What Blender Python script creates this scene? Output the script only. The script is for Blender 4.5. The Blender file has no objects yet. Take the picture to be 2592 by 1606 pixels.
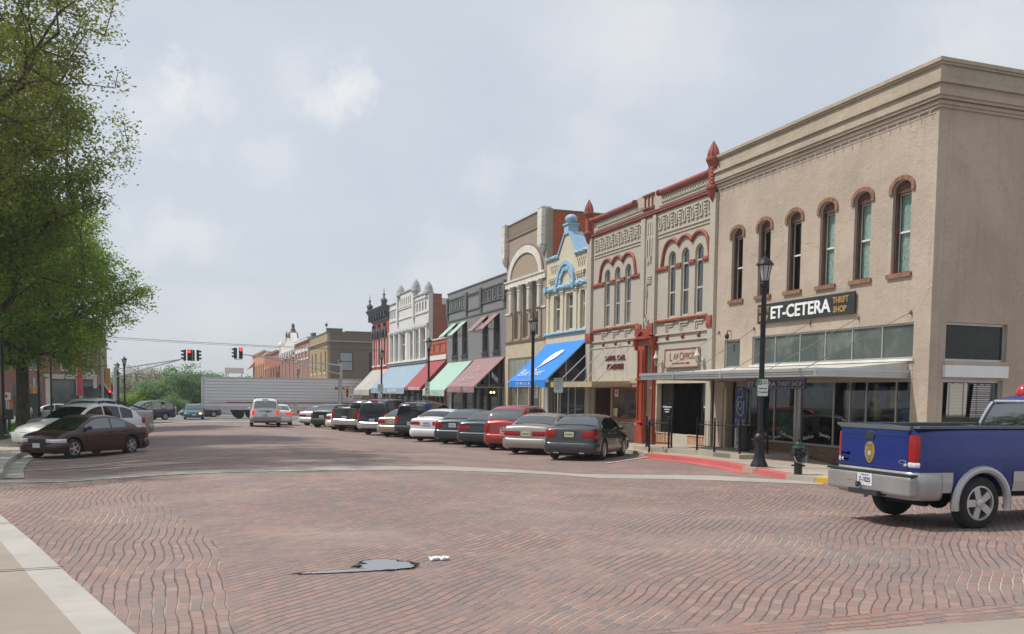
import bpy, bmesh, math, random
import numpy as np
from mathutils import Vector, Matrix
from mathutils.geometry import tessellate_polygon
R_ = math.radians
random.seed(7)
SC = bpy.context.scene
COL = SC.collection

# ------------------------------------------------------------------ camera
CAM_M = ((0.9419635, -0.0097695, 0.3355731), (-0.3354882, -0.0641555, 0.9398573), (0.0123469, -0.9978921, -0.0637097))
cd = bpy.data.cameras.new('camera'); cam = bpy.data.objects.new('camera', cd); COL.objects.link(cam)
m = Matrix.Identity(4)
for i in range(3):
    m[i][0] = CAM_M[i][0]; m[i][1] = -CAM_M[i][1]; m[i][2] = -CAM_M[i][2]
m[2][3] = 1.8
cam.matrix_world = m
cd.sensor_width = 36; cd.lens = 2300 / 2592 * 36; cd.shift_y = (1142 - 803) / 2592
cd.clip_start = 0.1; cd.clip_end = 3000
SC.camera = cam

# ------------------------------------------------------------------ light and sky
SUNV = Vector((-0.52, 0.20, 0.83)).normalized()
elev = math.asin(SUNV.z); azim = math.atan2(SUNV.x, SUNV.y)
sd = bpy.data.lights.new('sun', 'SUN'); sd.energy = 3.9; sd.angle = R_(0.9); sd.color = (1, 0.95, 0.88)
sun = bpy.data.objects.new('sun', sd); COL.objects.link(sun)
sun.rotation_euler = SUNV.to_track_quat('Z', 'Y').to_euler()
W = bpy.data.worlds.new('World'); SC.world = W; W.use_nodes = True
wn = W.node_tree.nodes; wl = W.node_tree.links; wn.clear()
wo = wn.new('ShaderNodeOutputWorld'); bg = wn.new('ShaderNodeBackground'); bg.inputs[1].default_value = 0.105
sky = wn.new('ShaderNodeTexSky'); sky.sky_type = 'NISHITA'; sky.sun_disc = False
sky.sun_elevation = elev; sky.sun_rotation = azim; sky.altitude = 300; sky.air_density = 1.0; sky.dust_density = 3.0; sky.ozone_density = 1.5
tc = wn.new('ShaderNodeTexCoord')
def wmath(op, a, b=None, c=None):
    n = wn.new('ShaderNodeMath'); n.operation = op
    for i, v in enumerate((a, b, c)):
        if v is None: continue
        if isinstance(v, (int, float)): n.inputs[i].default_value = v
        else: wl.new(v, n.inputs[i])
    return n.outputs[0]
def wmix(f, a, b):
    n = wn.new('ShaderNodeMix'); n.data_type = 'RGBA'
    if isinstance(f, (int, float)): n.inputs[0].default_value = f
    else: wl.new(f, n.inputs[0])
    for k, v in ((6, a), (7, b)):
        if isinstance(v, tuple): n.inputs[k].default_value = (*v, 1)
        else: wl.new(v, n.inputs[k])
    return n.outputs[2]
sep = wn.new('ShaderNodeSeparateXYZ'); wl.new(tc.outputs['Generated'], sep.inputs[0])
# clouds live on a flat layer overhead: direction / height
zc = wmath('MAXIMUM', sep.outputs[2], 0.03)
zc2 = wmath('ADD', zc, 0.12)
cx = wmath('DIVIDE', sep.outputs[0], zc2); cy = wmath('DIVIDE', sep.outputs[1], zc2)
cmb = wn.new('ShaderNodeCombineXYZ'); wl.new(cx, cmb.inputs[0]); wl.new(cy, cmb.inputs[1])
def wnoise(vec, scale, detail, rough, dist=0.0):
    n = wn.new('ShaderNodeTexNoise'); n.inputs['Scale'].default_value = scale; n.inputs['Detail'].default_value = detail
    n.inputs['Roughness'].default_value = rough; n.inputs['Distortion'].default_value = dist
    wl.new(vec, n.inputs['Vector']); return n.outputs[0]
def wramp(f, p0, p1):
    n = wn.new('ShaderNodeMapRange'); n.interpolation_type = 'SMOOTHSTEP'
    wl.new(f, n.inputs[0]); n.inputs[1].default_value = p0; n.inputs[2].default_value = p1; return n.outputs[0]
CLOUD = (8.5, 8.55, 8.6)
HAZY = (6.6, 7.15, 7.9)
# a thin veil over the blue, slightly darker banks, then small soft cumulus
veil = wramp(wnoise(cmb.outputs[0], 0.55, 5, 0.55, 0.4), 0.30, 0.62)
c1 = wmix(0.70, sky.outputs[0], HAZY)
c2 = wmix(wmath('MULTIPLY', veil, 0.42), c1, (7.25, 7.6, 8.1))
grey = wramp(wnoise(cmb.outputs[0], 0.8, 4, 0.5, 0.2), 0.56, 0.74)
c3 = wmix(wmath('MULTIPLY', grey, 0.35), c2, (5.9, 6.4, 7.1))
def vdir(px, py):
    v = Vector((px - 1296, py - 1142, 2300)).normalized()
    return Vector([sum(CAM_M[i][k] * v[k] for k in range(3)) for i in range(3)])
puff = None
warp = wnoise(tc.outputs['Generated'], 22, 7, 0.66)
wv = wmath('MULTIPLY', wmath('SUBTRACT', warp, 0.5), 0.125)
for (px, py, rx, st) in ((455, 215, 52, .7), (430, 265, 85, .62), (520, 240, 66, .5), (860, 240, 60, .75), (900, 225, 52, .6), (830, 262, 62, .6), (400, 590, 80, .5), (500, 600, 65, .45), (340, 570, 55, .45), (700, 400, 60, .3), (1130, 690, 110, .45), (1230, 440, 60, .25), (1600, 60, 230, .5), (1700, 130, 160, .35), (2480, 90, 150, .5), (1500, 380, 150, .3), (560, 815, 80, .3), (760, 200, 70, .3)):
    d = vdir(px, py)
    n = wn.new('ShaderNodeVectorMath'); n.operation = 'DISTANCE'; wl.new(tc.outputs['Generated'], n.inputs[0]); n.inputs[1].default_value = d
    dd = wmath('ADD', n.outputs['Value'], wv)
    r = rx / 2300
    f = wmath('MULTIPLY', wmath('SUBTRACT', 1.0, wramp(dd, r * -0.2, r * 1.5)), st)
    puff = f if puff is None else wmath('MAXIMUM', puff, f)
gen = wramp(wnoise(cmb.outputs[0], 1.3, 6, 0.6, 0.3), 0.60, 0.78)
c4 = wmix(wmath('MULTIPLY', gen, 0.35), c3, CLOUD)
c5 = wmix(puff, c4, CLOUD)
# haze brightens the air near the horizon
hz = wmath('SUBTRACT', 1.0, wramp(sep.outputs[2], 0.0, 0.22))
c6 = wmix(wmath('MULTIPLY', hz, 0.45), c5, (7.0, 7.25, 7.6))
wl.new(c6, bg.inputs[0]); wl.new(bg.outputs[0], wo.inputs[0])
SC.view_settings.view_transform = 'Standard'; SC.view_settings.look = 'None'
SC.view_settings.exposure = 0.0; SC.view_settings.gamma = 1.0
try:
    SC.cycles.max_bounces = 8; SC.cycles.transparent_max_bounces = 12
except Exception: pass

# ------------------------------------------------------------------ materials
class NT:
    def __init__(s, name):
        s.m = bpy.data.materials.new(name); s.m.use_nodes = True
        s.n = s.m.node_tree.nodes; s.l = s.m.node_tree.links; s.b = s.n['Principled BSDF']; s.out = s.n['Material Output']
    def node(s, t): return s.n.new(t)
    def val(s, sock, v):
        if v is None: return
        if isinstance(v, (int, float)): sock.default_value = v
        elif isinstance(v, tuple): sock.default_value = (*v, 1) if len(sock.default_value) == 4 and len(v) == 3 else v
        else: s.l.new(v, sock)
    def math(s, op, a, b=None, c=None):
        n = s.node('ShaderNodeMath'); n.operation = op
        for i, v in enumerate((a, b, c)): s.val(n.inputs[i], v)
        return n.outputs[0]
    def mix(s, f, a, b, mode='MIX'):
        n = s.node('ShaderNodeMix'); n.data_type = 'RGBA'; n.blend_type = mode
        s.val(n.inputs[0], f); s.val(n.inputs[6], a); s.val(n.inputs[7], b); return n.outputs[2]
    def noise(s, vec, scale, detail=4, rough=.55, dist=0.0, col=False):
        n = s.node('ShaderNodeTexNoise'); n.inputs['Scale'].default_value = scale; n.inputs['Detail'].default_value = detail
        n.inputs['Roughness'].default_value = rough; n.inputs['Distortion'].default_value = dist
        if vec is not None: s.l.new(vec, n.inputs['Vector'])
        return n.outputs[1 if col else 0]
    def ramp(s, f, a, b, to0=0.0, to1=1.0, smooth=True):
        n = s.node('ShaderNodeMapRange')
        if smooth: n.interpolation_type = 'SMOOTHSTEP'
        s.l.new(f, n.inputs[0]); n.inputs[1].default_value = a; n.inputs[2].default_value = b
        n.inputs[3].default_value = to0; n.inputs[4].default_value = to1; return n.outputs[0]
    def comb(s, x, y, z=0.0):
        n = s.node('ShaderNodeCombineXYZ'); s.val(n.inputs[0], x); s.val(n.inputs[1], y); s.val(n.inputs[2], z); return n.outputs[0]
    def sep(s, v):
        n = s.node('ShaderNodeSeparateXYZ'); s.l.new(v, n.inputs[0]); return n.outputs
    def pos(s): return s.node('ShaderNodeNewGeometry').outputs['Position']
    def obj(s): return s.node('ShaderNodeTexCoord').outputs['Object']
    def bump(s, h, strength=.4, dist=.01):
        n = s.node('ShaderNodeBump'); n.inputs['Strength'].default_value = strength; n.inputs['Distance'].default_value = dist
        s.l.new(h, n.inputs['Height']); s.l.new(n.outputs[0], s.b.inputs['Normal'])
    def set(s, **k):
        for a, v in k.items(): s.val(s.b.inputs[a.replace('_', ' ')], v)
        return s.m
MATS = {}
def mat(name, color, rough=.7, metal=0.0, var=.12, vs=2.0, bump=0.0, bs=30.0, coat=0.0, spec=None, dirt=0.0, bd=.01):
    if name in MATS: return MATS[name]
    t = NT(name); p = t.pos() if dirt >= 0 and coat == 0 else t.obj()
    dark = tuple(c * (1 - var) for c in color); lite = tuple(min(1, c * (1 + var * .7)) for c in color)
    c = t.mix(t.ramp(t.noise(p, vs, 5, .6), .3, .7), dark, lite)
    if dirt > 0:
        sp = t.sep(p); streak = t.noise(t.comb(t.math('MULTIPLY', t.math('ADD', sp[0], sp[1]), 2.2), t.math('MULTIPLY', sp[2], .35)), 1.6, 6, .65)
        c = t.mix(t.math('MULTIPLY', t.ramp(streak, .5, .72), dirt), c, tuple(x * .62 for x in color))
        c = t.mix(t.math('MULTIPLY', t.ramp(t.noise(p, .7, 5, .6), .5, .75), dirt * .8), c, tuple(min(1, x * 1.14) for x in color))
    t.set(Base_Color=c, Roughness=t.ramp(t.noise(p, vs * 3, 3), 0, 1, max(0, rough - .08), min(1, rough + .08)), Metallic=metal)
    if coat: t.set(Coat_Weight=coat, Coat_Roughness=.06)
    if spec is not None: t.set(Specular_IOR_Level=spec)
    if bump: t.bump(t.noise(p, bs, 5, .65), bump, bd)
    MATS[name] = t.m; return t.m
def brick(name, c1, c2, mortar, painted=False, rough=.85, bump=.5, dirt=.25, bw=.22, rh=.075, ms=.009):
    """masonry: bricks laid in level courses, along either wall direction"""
    if name in MATS: return MATS[name]
    t = NT(name); p = t.pos(); sp = t.sep(p)
    v = t.comb(t.math('ADD', sp[0], sp[1]), sp[2])
    b = t.node('ShaderNodeTexBrick'); t.l.new(v, b.inputs['Vector'])
    b.inputs['Scale'].default_value = 1.0; b.inputs['Brick Width'].default_value = bw; b.inputs['Row Height'].default_value = rh
    b.inputs['Mortar Size'].default_value = ms; b.inputs['Mortar Smooth'].default_value = .3; b.inputs['Bias'].default_value = 0
    t.val(b.inputs['Color1'], c1); t.val(b.inputs['Color2'], c2); t.val(b.inputs['Mortar'], mortar)
    c = b.outputs[0]
    n1 = t.noise(p, 1.1, 6, .65)
    c = t.mix(t.math('MULTIPLY', t.ramp(n1, .45, .75), dirt), c, tuple(x * .55 for x in c1))
    c = t.mix(t.math('MULTIPLY', t.ramp(t.noise(p, 7, 4, .6), .4, .8), dirt * .6), c, tuple(min(1, x * 1.25) for x in c2))
    t.set(Base_Color=c, Roughness=rough)
    h = t.math('ADD', t.math('MULTIPLY', b.outputs[1], -1.0), t.math('MULTIPLY', t.noise(p, 40, 4), .5))
    t.bump(h, bump, .01)
    MATS[name] = t.m; return t.m
def glass(name='dark_glass', color=(.02, .026, .03), rough=.06, var=.5, lit=(.10, .12, .13), spec=.8):
    """window glass with whatever is dim behind it: blinds and rooms as soft patches"""
    if name in MATS: return MATS[name]
    t = NT(name); p = t.pos()
    c = t.mix(t.math('MULTIPLY', t.ramp(t.noise(p, .9, 4, .6), .45, .7), var), color, lit)
    t.set(Base_Color=c, Roughness=rough, Specular_IOR_Level=spec, IOR=1.6)
    t.bump(t.noise(p, .8, 2), .15, .02)
    MATS[name] = t.m; return t.m
def clear_glass(name='clear_glass', tint=(.75, .82, .8), refl=.16):
    if name in MATS: return MATS[name]
    t = NT(name); tr = t.node('ShaderNodeBsdfTransparent'); tr.inputs[0].default_value = (*tint, 1)
    gl = t.node('ShaderNodeBsdfGlossy'); gl.inputs['Roughness'].default_value = .02; gl.inputs['Color'].default_value = (1, 1, 1, 1)
    lw = t.node('ShaderNodeFresnel'); lw.inputs[0].default_value = 1.5
    bf = t.node('ShaderNodeNewGeometry').outputs['Backfacing']
    f = t.math('MULTIPLY', t.math('SUBTRACT', 1, bf), t.math('ADD', t.math('MULTIPLY', lw.outputs[0], .9), refl * .4))
    mx = t.node('ShaderNodeMixShader'); t.l.new(f, mx.inputs[0]); t.l.new(tr.outputs[0], mx.inputs[1]); t.l.new(gl.outputs[0], mx.inputs[2])
    t.l.new(mx.outputs[0], t.out.inputs[0]); MATS[name] = t.m; return t.m
def emit(name, color, strength):
    if name in MATS: return MATS[name]
    t = NT(name); t.set(Base_Color=color, Emission_Color=color, Emission_Strength=strength, Roughness=.3); MATS[name] = t.m; return t.m
def paint(name, color, metal=.35, rough=.34):
    return mat(name, color, rough, metal, .04, 1.5, coat=.9, dirt=-1)

# ------------------------------------------------------------------ mesh builders
OFF = Vector((0, 0, 0))
SPLIT = {'pilaster', 'shop_window', 'bulkhead', 'corner_pier', 'stay_rod', 'column', 'pier', 'wheel_flare', 'lower_cladding', 'bullet_finial', 'finial', 'corner_block', 'stud', 'exhaust', 'side_moulding', 'shopfront_frame', 'party_wall', 'square_panel', 'mullion', 'door_surround', 'stone_band', 'sill', 'interior', 'post', 'leg', 'chimney', 'coping', 'hood', 'surround', 'fascia', 'window', 'placard_holder', 'brick_panelling', 'rough_band', 'rail_cap', 'sail_panel', 'landing_gear', 'brick_motif', 'reverse_light', 'cornice', 'shopfront_surround', 'racks', 'window_bar', 'niche_voussoir', 'moulding', 'brick_trim', 'border', 'gable_coping'}
class MB:
    def __init__(s): s.v = []; s.f = []
    def add(s, vs, fs):
        o = len(s.v); s.v += [tuple(v) for v in vs]; s.f += [tuple(i + o for i in f) for f in fs]; return s
    def box(s, x0, x1, y0, y1, z0, z1):
        return s.add([(x0, y0, z0), (x1, y0, z0), (x1, y1, z0), (x0, y1, z0), (x0, y0, z1), (x1, y0, z1), (x1, y1, z1), (x0, y1, z1)],
                     [(0, 3, 2, 1), (4, 5, 6, 7), (0, 1, 5, 4), (1, 2, 6, 5), (2, 3, 7, 6), (3, 0, 4, 7)])
    def obox(s, c, ax, hx, hy, hz):
        """box about c with its x axis along direction ax in plan"""
        a = Vector((ax[0], ax[1], 0)).normalized(); b = Vector((-a.y, a.x, 0)); c = Vector(c); u = Vector((0, 0, 1))
        vs = [c + a * (i * hx) + b * (j * hy) + u * (k * hz) for k in (-1, 1) for (i, j) in ((-1, -1), (1, -1), (1, 1), (-1, 1))]
        return s.add(vs, [(0, 3, 2, 1), (4, 5, 6, 7), (0, 1, 5, 4), (1, 2, 6, 5), (2, 3, 7, 6), (3, 0, 4, 7)])
    def plate(s, loops, fn, t0, t1):
        """flat plate: loops of 2D points (first outline, then holes), fn(u, v, w) -> 3D, from w=t0 to w=t1"""
        tri = tessellate_polygon([[Vector((a, b, 0)) for a, b in lp] for lp in loops])
        flat = [p for lp in loops for p in lp]; n = len(flat)
        vs = [fn(a, b, t0) for a, b in flat] + [fn(a, b, t1) for a, b in flat]
        fs = [tuple(t) for t in tri] + [tuple(i + n for i in reversed(t)) for t in tri]
        o = 0
        for lp in loops:
            k = len(lp)
            for i in range(k):
                j = (i + 1) % k; fs.append((o + i, o + j, o + j + n, o + i + n))
            o += k
        return s.add(vs, fs)
    def tube(s, pts, r, n=8, cap=True):
        pts = [Vector(p) for p in pts]; rs = r if isinstance(r, (list, tuple)) else [r] * len(pts)
        vs = []; fs = []; up = None
        for i, p in enumerate(pts):
            d = (pts[min(i + 1, len(pts) - 1)] - pts[max(i - 1, 0)]).normalized()
            if up is None: up = Vector((0, 0, 1)) if abs(d.z) < .9 else Vector((1, 0, 0))
            a = d.cross(up).normalized(); b = a.cross(d).normalized(); up = b
            for k in range(n):
                t = 2 * math.pi * k / n; vs.append(p + (a * math.cos(t) + b * math.sin(t)) * rs[i])
        for i in range(len(pts) - 1):
            for k in range(n):
                k2 = (k + 1) % n; fs.append((i * n + k, i * n + k2, (i + 1) * n + k2, (i + 1) * n + k))
        if cap: fs += [tuple(range(n - 1, -1, -1)), tuple(range((len(pts) - 1) * n, len(pts) * n))]
        return s.add(vs, fs)
    def lathe(s, prof, c=(0, 0, 0), n=16, axis='z', flute=0.0, nf=0, cap=True):
        vs = []; fs = []
        for (r, h) in prof:
            for k in range(n):
                t = 2 * math.pi * k / n; rr = r * (1 + flute * math.cos(nf * t))
                a, b = rr * math.cos(t), rr * math.sin(t)
                vs.append((c[0] + a, c[1] + b, c[2] + h) if axis == 'z' else ((c[0] + a, c[1] + h, c[2] + b) if axis == 'y' else (c[0] + h, c[1] + a, c[2] + b)))
        for i in range(len(prof) - 1):
            for k in range(n):
                k2 = (k + 1) % n; fs.append((i * n + k, i * n + k2, (i + 1) * n + k2, (i + 1) * n + k))
        if cap: fs += [tuple(range(n - 1, -1, -1)), tuple(range((len(prof) - 1) * n, len(prof) * n))]
        return s.add(vs, fs)
    def ball(s, c, rx, ry, rz, n=12, m=8):
        pr = [(max(1e-3, math.sin(math.pi * i / m)), -math.cos(math.pi * i / m)) for i in range(m + 1)]
        o = len(s.v); s.lathe(pr, (0, 0, 0), n)
        for i in range(o, len(s.v)): v = s.v[i]; s.v[i] = (c[0] + v[0] * rx, c[1] + v[1] * ry, c[2] + v[2] * rz)
        return s
    def clusters(s, gap=.02):
        """pieces that do not touch, as separate builders"""
        n = len(s.v); par = list(range(n))
        def find(a):
            while par[a] != a: par[a] = par[par[a]]; a = par[a]
            return a
        for f in s.f:
            r = find(f[0])
            for i in f[1:]: par[find(i)] = r
        isl = {}
        for i in range(n): isl.setdefault(find(i), []).append(i)
        bx = []
        for k, ids in isl.items():
            xs = [s.v[i] for i in ids]; bx.append([k, [min(v[a] for v in xs) - gap / 2 for a in range(3)], [max(v[a] for v in xs) + gap / 2 for a in range(3)]])
        g = list(range(len(bx)))
        def fg(a):
            while g[a] != a: g[a] = g[g[a]]; a = g[a]
            return a
        for i in range(len(bx)):
            for j in range(i):
                if all(bx[i][1][a] <= bx[j][2][a] and bx[j][1][a] <= bx[i][2][a] for a in range(3)): g[fg(i)] = fg(j)
        root = {bx[i][0]: fg(i) for i in range(len(bx))}; out = {}
        for f in s.f: out.setdefault(root[find(f[0])], []).append(f)
        res = []
        for fs in out.values():
            m_ = MB(); mp = {}
            for f in fs:
                for i in f:
                    if i not in mp: mp[i] = len(m_.v); m_.v.append(s.v[i])
                m_.f.append(tuple(mp[i] for i in f))
            res.append(m_)
        return res
    def build(s, name, mt, parent=None, smooth=False, sharp=38, off=None, fix=True):
        if name in SPLIT and parent is not None and len(s.v) < 6000:
            cl = s.clusters()
            if 1 < len(cl) <= 30:
                for m_ in cl: o = m_.build1(name, mt, parent, smooth, sharp, off, fix)
                return o
        return s.build1(name, mt, parent, smooth, sharp, off, fix)
    def build1(s, name, mt, parent=None, smooth=False, sharp=38, off=None, fix=True):
        o3 = OFF if off is None else Vector(off)
        me = bpy.data.meshes.new(name); me.from_pydata([(v[0] - o3.x, v[1] - o3.y, v[2] - o3.z) for v in s.v], [], s.f)
        if fix:
            bm = bmesh.new(); bm.from_mesh(me); bmesh.ops.recalc_face_normals(bm, faces=bm.faces); bm.to_mesh(me); bm.free()
        me.update()
        if smooth:
            me.shade_smooth()
            if sharp < 180: me.set_sharp_from_angle(angle=R_(sharp))
        for mm in (mt if isinstance(mt, (list, tuple)) else [mt]): me.materials.append(mm)
        o = bpy.data.objects.new(name, me); COL.objects.link(o)
        if parent is not None: o.parent = parent
        elif off is None and OFF.length == 0: pass
        else: o.location = o3
        return o
def tag(o, label=None, cat=None, group=None, kind=None):
    if label: o['label'] = label
    if cat: o['category'] = cat
    if group: o['group'] = group
    if kind: o['kind'] = kind
    return o
def thing(name, label, cat, loc=(0, 0, 0), rz=0.0, group=None, world=True):
    """an Empty at the thing's base; world=True: parts are given in world coordinates (rz must be 0)"""
    global OFF
    o = bpy.data.objects.new(name, None); COL.objects.link(o); o.location = loc; o.rotation_euler = (0, 0, rz)
    o.empty_display_size = .3
    OFF = Vector(loc) if world else Vector((0, 0, 0))
    return tag(o, label, cat, group)
def world0():
    global OFF
    OFF = Vector((0, 0, 0))
def copy_tree(o, parent=None):
    c = o.copy(); COL.objects.link(c); c.parent = parent
    for ch in list(o.children): copy_tree(ch, c)
    return c
FONTS = {}
def text_mesh(body, size, ext=.01, width=None, bold=0.0, shear=0.0, align='CENTER', spacing=1.0):
    """2D lettering as verts/faces in its own plane, scaled to width if given"""
    c = bpy.data.curves.new('lettering', 'FONT'); c.body = body; c.size = size; c.extrude = ext; c.align_x = align; c.align_y = 'CENTER'
    c.offset = bold; c.shear = shear; c.space_character = spacing; c.resolution_u = 3
    o = bpy.data.objects.new('lettering', c); me = bpy.data.meshes.new_from_object(o)
    vs = [tuple(v.co) for v in me.vertices]; fs = [tuple(p.vertices) for p in me.polygons]
    bpy.data.objects.remove(o); bpy.data.curves.remove(c); bpy.data.meshes.remove(me)
    if not vs: return vs, fs
    x0 = min(v[0] for v in vs); x1 = max(v[0] for v in vs); y0 = min(v[1] for v in vs); y1 = max(v[1] for v in vs)
    k = (width / (x1 - x0)) if width else 1
    return [((v[0] - (x0 + x1) / 2) * k, v[1] - (y0 + y1) / 2, v[2]) for v in vs], fs
def letter(mb, body, size, fn, ext=.01, width=None, bold=0.0, shear=0.0, h=None, spacing=1.0):
    vs, fs = text_mesh(body, size, ext, width, bold, shear, spacing=spacing)
    if vs and h:
        hh = max(v[1] for v in vs) - min(v[1] for v in vs); vs = [(v[0], v[1] * h / hh, v[2]) for v in vs]
    mb.add([fn(*v) for v in vs], fs)

def sm(t): t = min(1, max(0, t)); return t * t * (3 - 2 * t)
def gz(x, y):
    """height of the street: falls gently away from the camera, crowned in the middle of the far arm"""
    return -.0125 * y + .22 * max(0, 1 - ((x - 3.5) / 6) ** 2) * sm((y - 13) / 7) * (1 - sm((y - 76) / 8))
def wob(x, y):
    if x > 17.5 or x < -7.5: return 0
    return .0032 * (math.sin(x * 1.7 + y * .9) + math.sin(x * .63 - y * 1.31 + 1.7) + .7 * math.sin(x * 2.9 + y * 2.3 + .6))
def gzw(x, y): return gz(x, y) + wob(x, y)
# ------------------------------------------------------------------ the ground
WOB = wob
def sheet(name, mt, xs, ys, dz=0.0, wob=0.0, kind='structure', zf=None):
    """grid sheet following the street; xs may be a function of y giving the two edges"""
    mb = MB(); cols = None
    for y in ys:
        row = xs(y) if callable(xs) else xs
        cols = len(row)
        for x in row:
            w = WOB(x, y) if wob else 0
    
            mb.v.append((x, y, (zf(x, y) if zf else gz(x, y)) + dz + w))
    for j in range(len(ys) - 1):
        for i in range(cols - 1):
            a = j * cols + i; mb.f.append((a, a + 1, a + cols + 1, a + cols))
    world0(); o = mb.build(name, mt, smooth=True, sharp=180, fix=False)
    return tag(o, kind=kind)
def lin(a, b, n): return [a + (b - a) * i / n for i in range(n + 1)]

def street_brick():
    t = NT('street_brick'); p = t.pos(); sp = t.sep(p)
    n1 = t.sep(t.noise(p, .38, 3, .5, col=True)); n2 = t.sep(t.noise(p, 2.6, 3, .55, col=True)); n3 = t.sep(t.noise(p, 14, 3, .6, col=True))
    def w(i): return t.math('ADD', t.math('ADD', t.math('MULTIPLY', t.math('SUBTRACT', n1[i], .5), .42), t.math('MULTIPLY', t.math('SUBTRACT', n2[i], .5), .015)), t.math('MULTIPLY', t.math('SUBTRACT', n3[i], .5), .010))
    x = t.math('ADD', sp[0], w(0)); y = t.math('ADD', sp[1], w(1))
    q = .70711
    ud = t.math('MULTIPLY', t.math('ADD', x, y), q); vd = t.math('MULTIPLY', t.math('SUBTRACT', y, x), q)
    # the gutter band keeps its courses along the kerb (leftwards of x = .3), the crossing is laid on the diagonal
    edge = t.math('ADD', .33, t.math('MULTIPLY', t.math('MAXIMUM', t.math('SUBTRACT', sp[1], 12.0), 0), -.17))
    mA = t.math('LESS_THAN', sp[0], edge)
    mC = t.math('LESS_THAN', t.math('ADD', y, t.math('MULTIPLY', x, .075)), 6.72)
    mD = t.math('GREATER_THAN', t.math('ADD', sp[1], t.math('MULTIPLY', t.math('MAXIMUM', sp[0], 0), .16)), 22.4)
    def sel(mk, a, b): return t.math('ADD', t.math('MULTIPLY', mk, a), t.math('MULTIPLY', t.math('SUBTRACT', 1, mk), b))
    u = sel(mA, y, ud); v = sel(mA, x, vd)
    mCD = t.math('MAXIMUM', mC, mD)
    u = sel(mCD, x, u); v = sel(mCD, y, v)
    RW, BL = .105, .215
    r = t.math('DIVIDE', v, RW); row = t.math('FLOOR', r); fv = t.math('SUBTRACT', r, row)
    sh = t.math('MULTIPLY', t.math('FRACT', t.math('MULTIPLY', row, .5)), 1.0)
    cc = t.math('ADD', t.math('DIVIDE', u, BL), sh); colm = t.math('FLOOR', cc); fu = t.math('SUBTRACT', cc, colm)
    dv = t.math('MULTIPLY', t.math('MINIMUM', fv, t.math('SUBTRACT', 1, fv)), RW)
    du = t.math('MULTIPLY', t.math('MINIMUM', fu, t.math('SUBTRACT', 1, fu)), BL)
    wn_ = t.node('ShaderNodeTexWhiteNoise'); wn_.noise_dimensions = '2D'; t.l.new(t.comb(row, colm), wn_.inputs['Vector'])
    rnd = wn_.outputs['Value']
    wn2 = t.node('ShaderNodeTexWhiteNoise'); wn2.noise_dimensions = '2D'; t.l.new(t.comb(colm, t.math('ADD', row, 37.3)), wn2.inputs['Vector'])
    rnd2 = wn2.outputs['Value']
    jw = t.ramp(t.noise(p, 1.3, 3), .35, .75, .004, .011)
    jv = t.ramp(t.math('SUBTRACT', dv, jw), -.004, .006)
    ju = t.ramp(t.math('SUBTRACT', du, .004), -.003, .006)
    brickm = t.math('MULTIPLY', jv, t.math('ADD', .35, t.math('MULTIPLY', ju, .65)))
    cr = t.node('ShaderNodeValToRGB'); e = cr.color_ramp.elements
    e[0].position = 0; e[0].color = (.155, .130, .128, 1); e[1].position = 1; e[1].color = (.285, .130, .098, 1)
    for ps, c in ((.25, (.195, .148, .140)), (.5, (.230, .155, .138)), (.72, (.265, .165, .140)), (.9, (.30, .205, .168))):
        k = e.new(ps); k.color = (*c, 1)
    t.l.new(t.math('ADD', t.math('MULTIPLY', rnd, .7), t.math('MULTIPLY', t.ramp(n1[2], .3, .7), .3)), cr.inputs[0])
    wear = t.mix(t.math('MULTIPLY', t.ramp(t.noise(p, 26, 5, .7), .42, .7), .4), cr.outputs[0], (.31, .235, .208))
    wear = t.mix(t.math('MULTIPLY', t.ramp(t.noise(p, .23, 5, .6, .6), .42, .68), .38), wear, (.29, .225, .20))
    wear = t.mix(t.math('MULTIPLY', t.ramp(t.noise(p, .9, 5, .65), .52, .78), .38), wear, (.24, .105, .075))
    jc = t.mix(t.ramp(t.noise(p, .45, 5, .65), .47, .64), (.14, .090, .070), (.44, .35, .26))
    c = t.mix(brickm, jc, wear)
    t.set(Base_Color=c, Roughness=t.ramp(rnd2, 0, 1, .62, .85, False))
    hh = t.math('ADD', t.math('MULTIPLY', brickm, .7), t.math('ADD', t.math('MULTIPLY', rnd2, .22), t.math('MULTIPLY', t.noise(p, 45, 4), .18)))
    t.bump(hh, .85, .014)
    return t.m
M_STREET = street_brick()
def concrete(name, color, joints=None, stain=.25, rough=.85):
    t = NT(name); p = t.pos(); sp = t.sep(p)
    c = t.mix(t.ramp(t.noise(p, .8, 6, .6), .3, .7), tuple(x * .88 for x in color), tuple(min(1, x * 1.08) for x in color))
    c = t.mix(t.math('MULTIPLY', t.ramp(t.noise(p, 3.2, 6, .7, .5), .52, .75), stain), c, tuple(x * .62 for x in color))
    c = t.mix(t.math('MULTIPLY', t.ramp(t.noise(p, 60, 3, .7), .55, .7), .3), c, tuple(x * .75 for x in color))
    # faint broom and tyre streaks
    st = t.noise(t.comb(t.math('MULTIPLY', sp[0], .6), t.math('MULTIPLY', sp[1], 7)), 1.2, 4, .6)
    c = t.mix(t.math('MULTIPLY', t.ramp(st, .45, .7), .16), c, tuple(x * .7 for x in color))
    if joints:
        for ax, sz in ((0, joints), (1, joints)):
            f = t.math('FRACT', t.math('DIVIDE', t.math('ADD', sp[ax], .37), sz)); d = t.math('MULTIPLY', t.math('MINIMUM', f, t.math('SUBTRACT', 1, f)), sz)
            c = t.mix(t.math('MULTIPLY', t.math('LESS_THAN', d, .010), .75), c, tuple(x * .3 for x in color))
    t.set(Base_Color=c, Roughness=rough); t.bump(t.noise(p, 90, 4, .7), .25, .006)
    MATS[name] = t.m; return t.m
C_WALK = concrete('pavement_concrete', (.39, .34, .275), 1.5)
C_NEAR = concrete('corner_concrete', (.30, .255, .21), None, .18)
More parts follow.
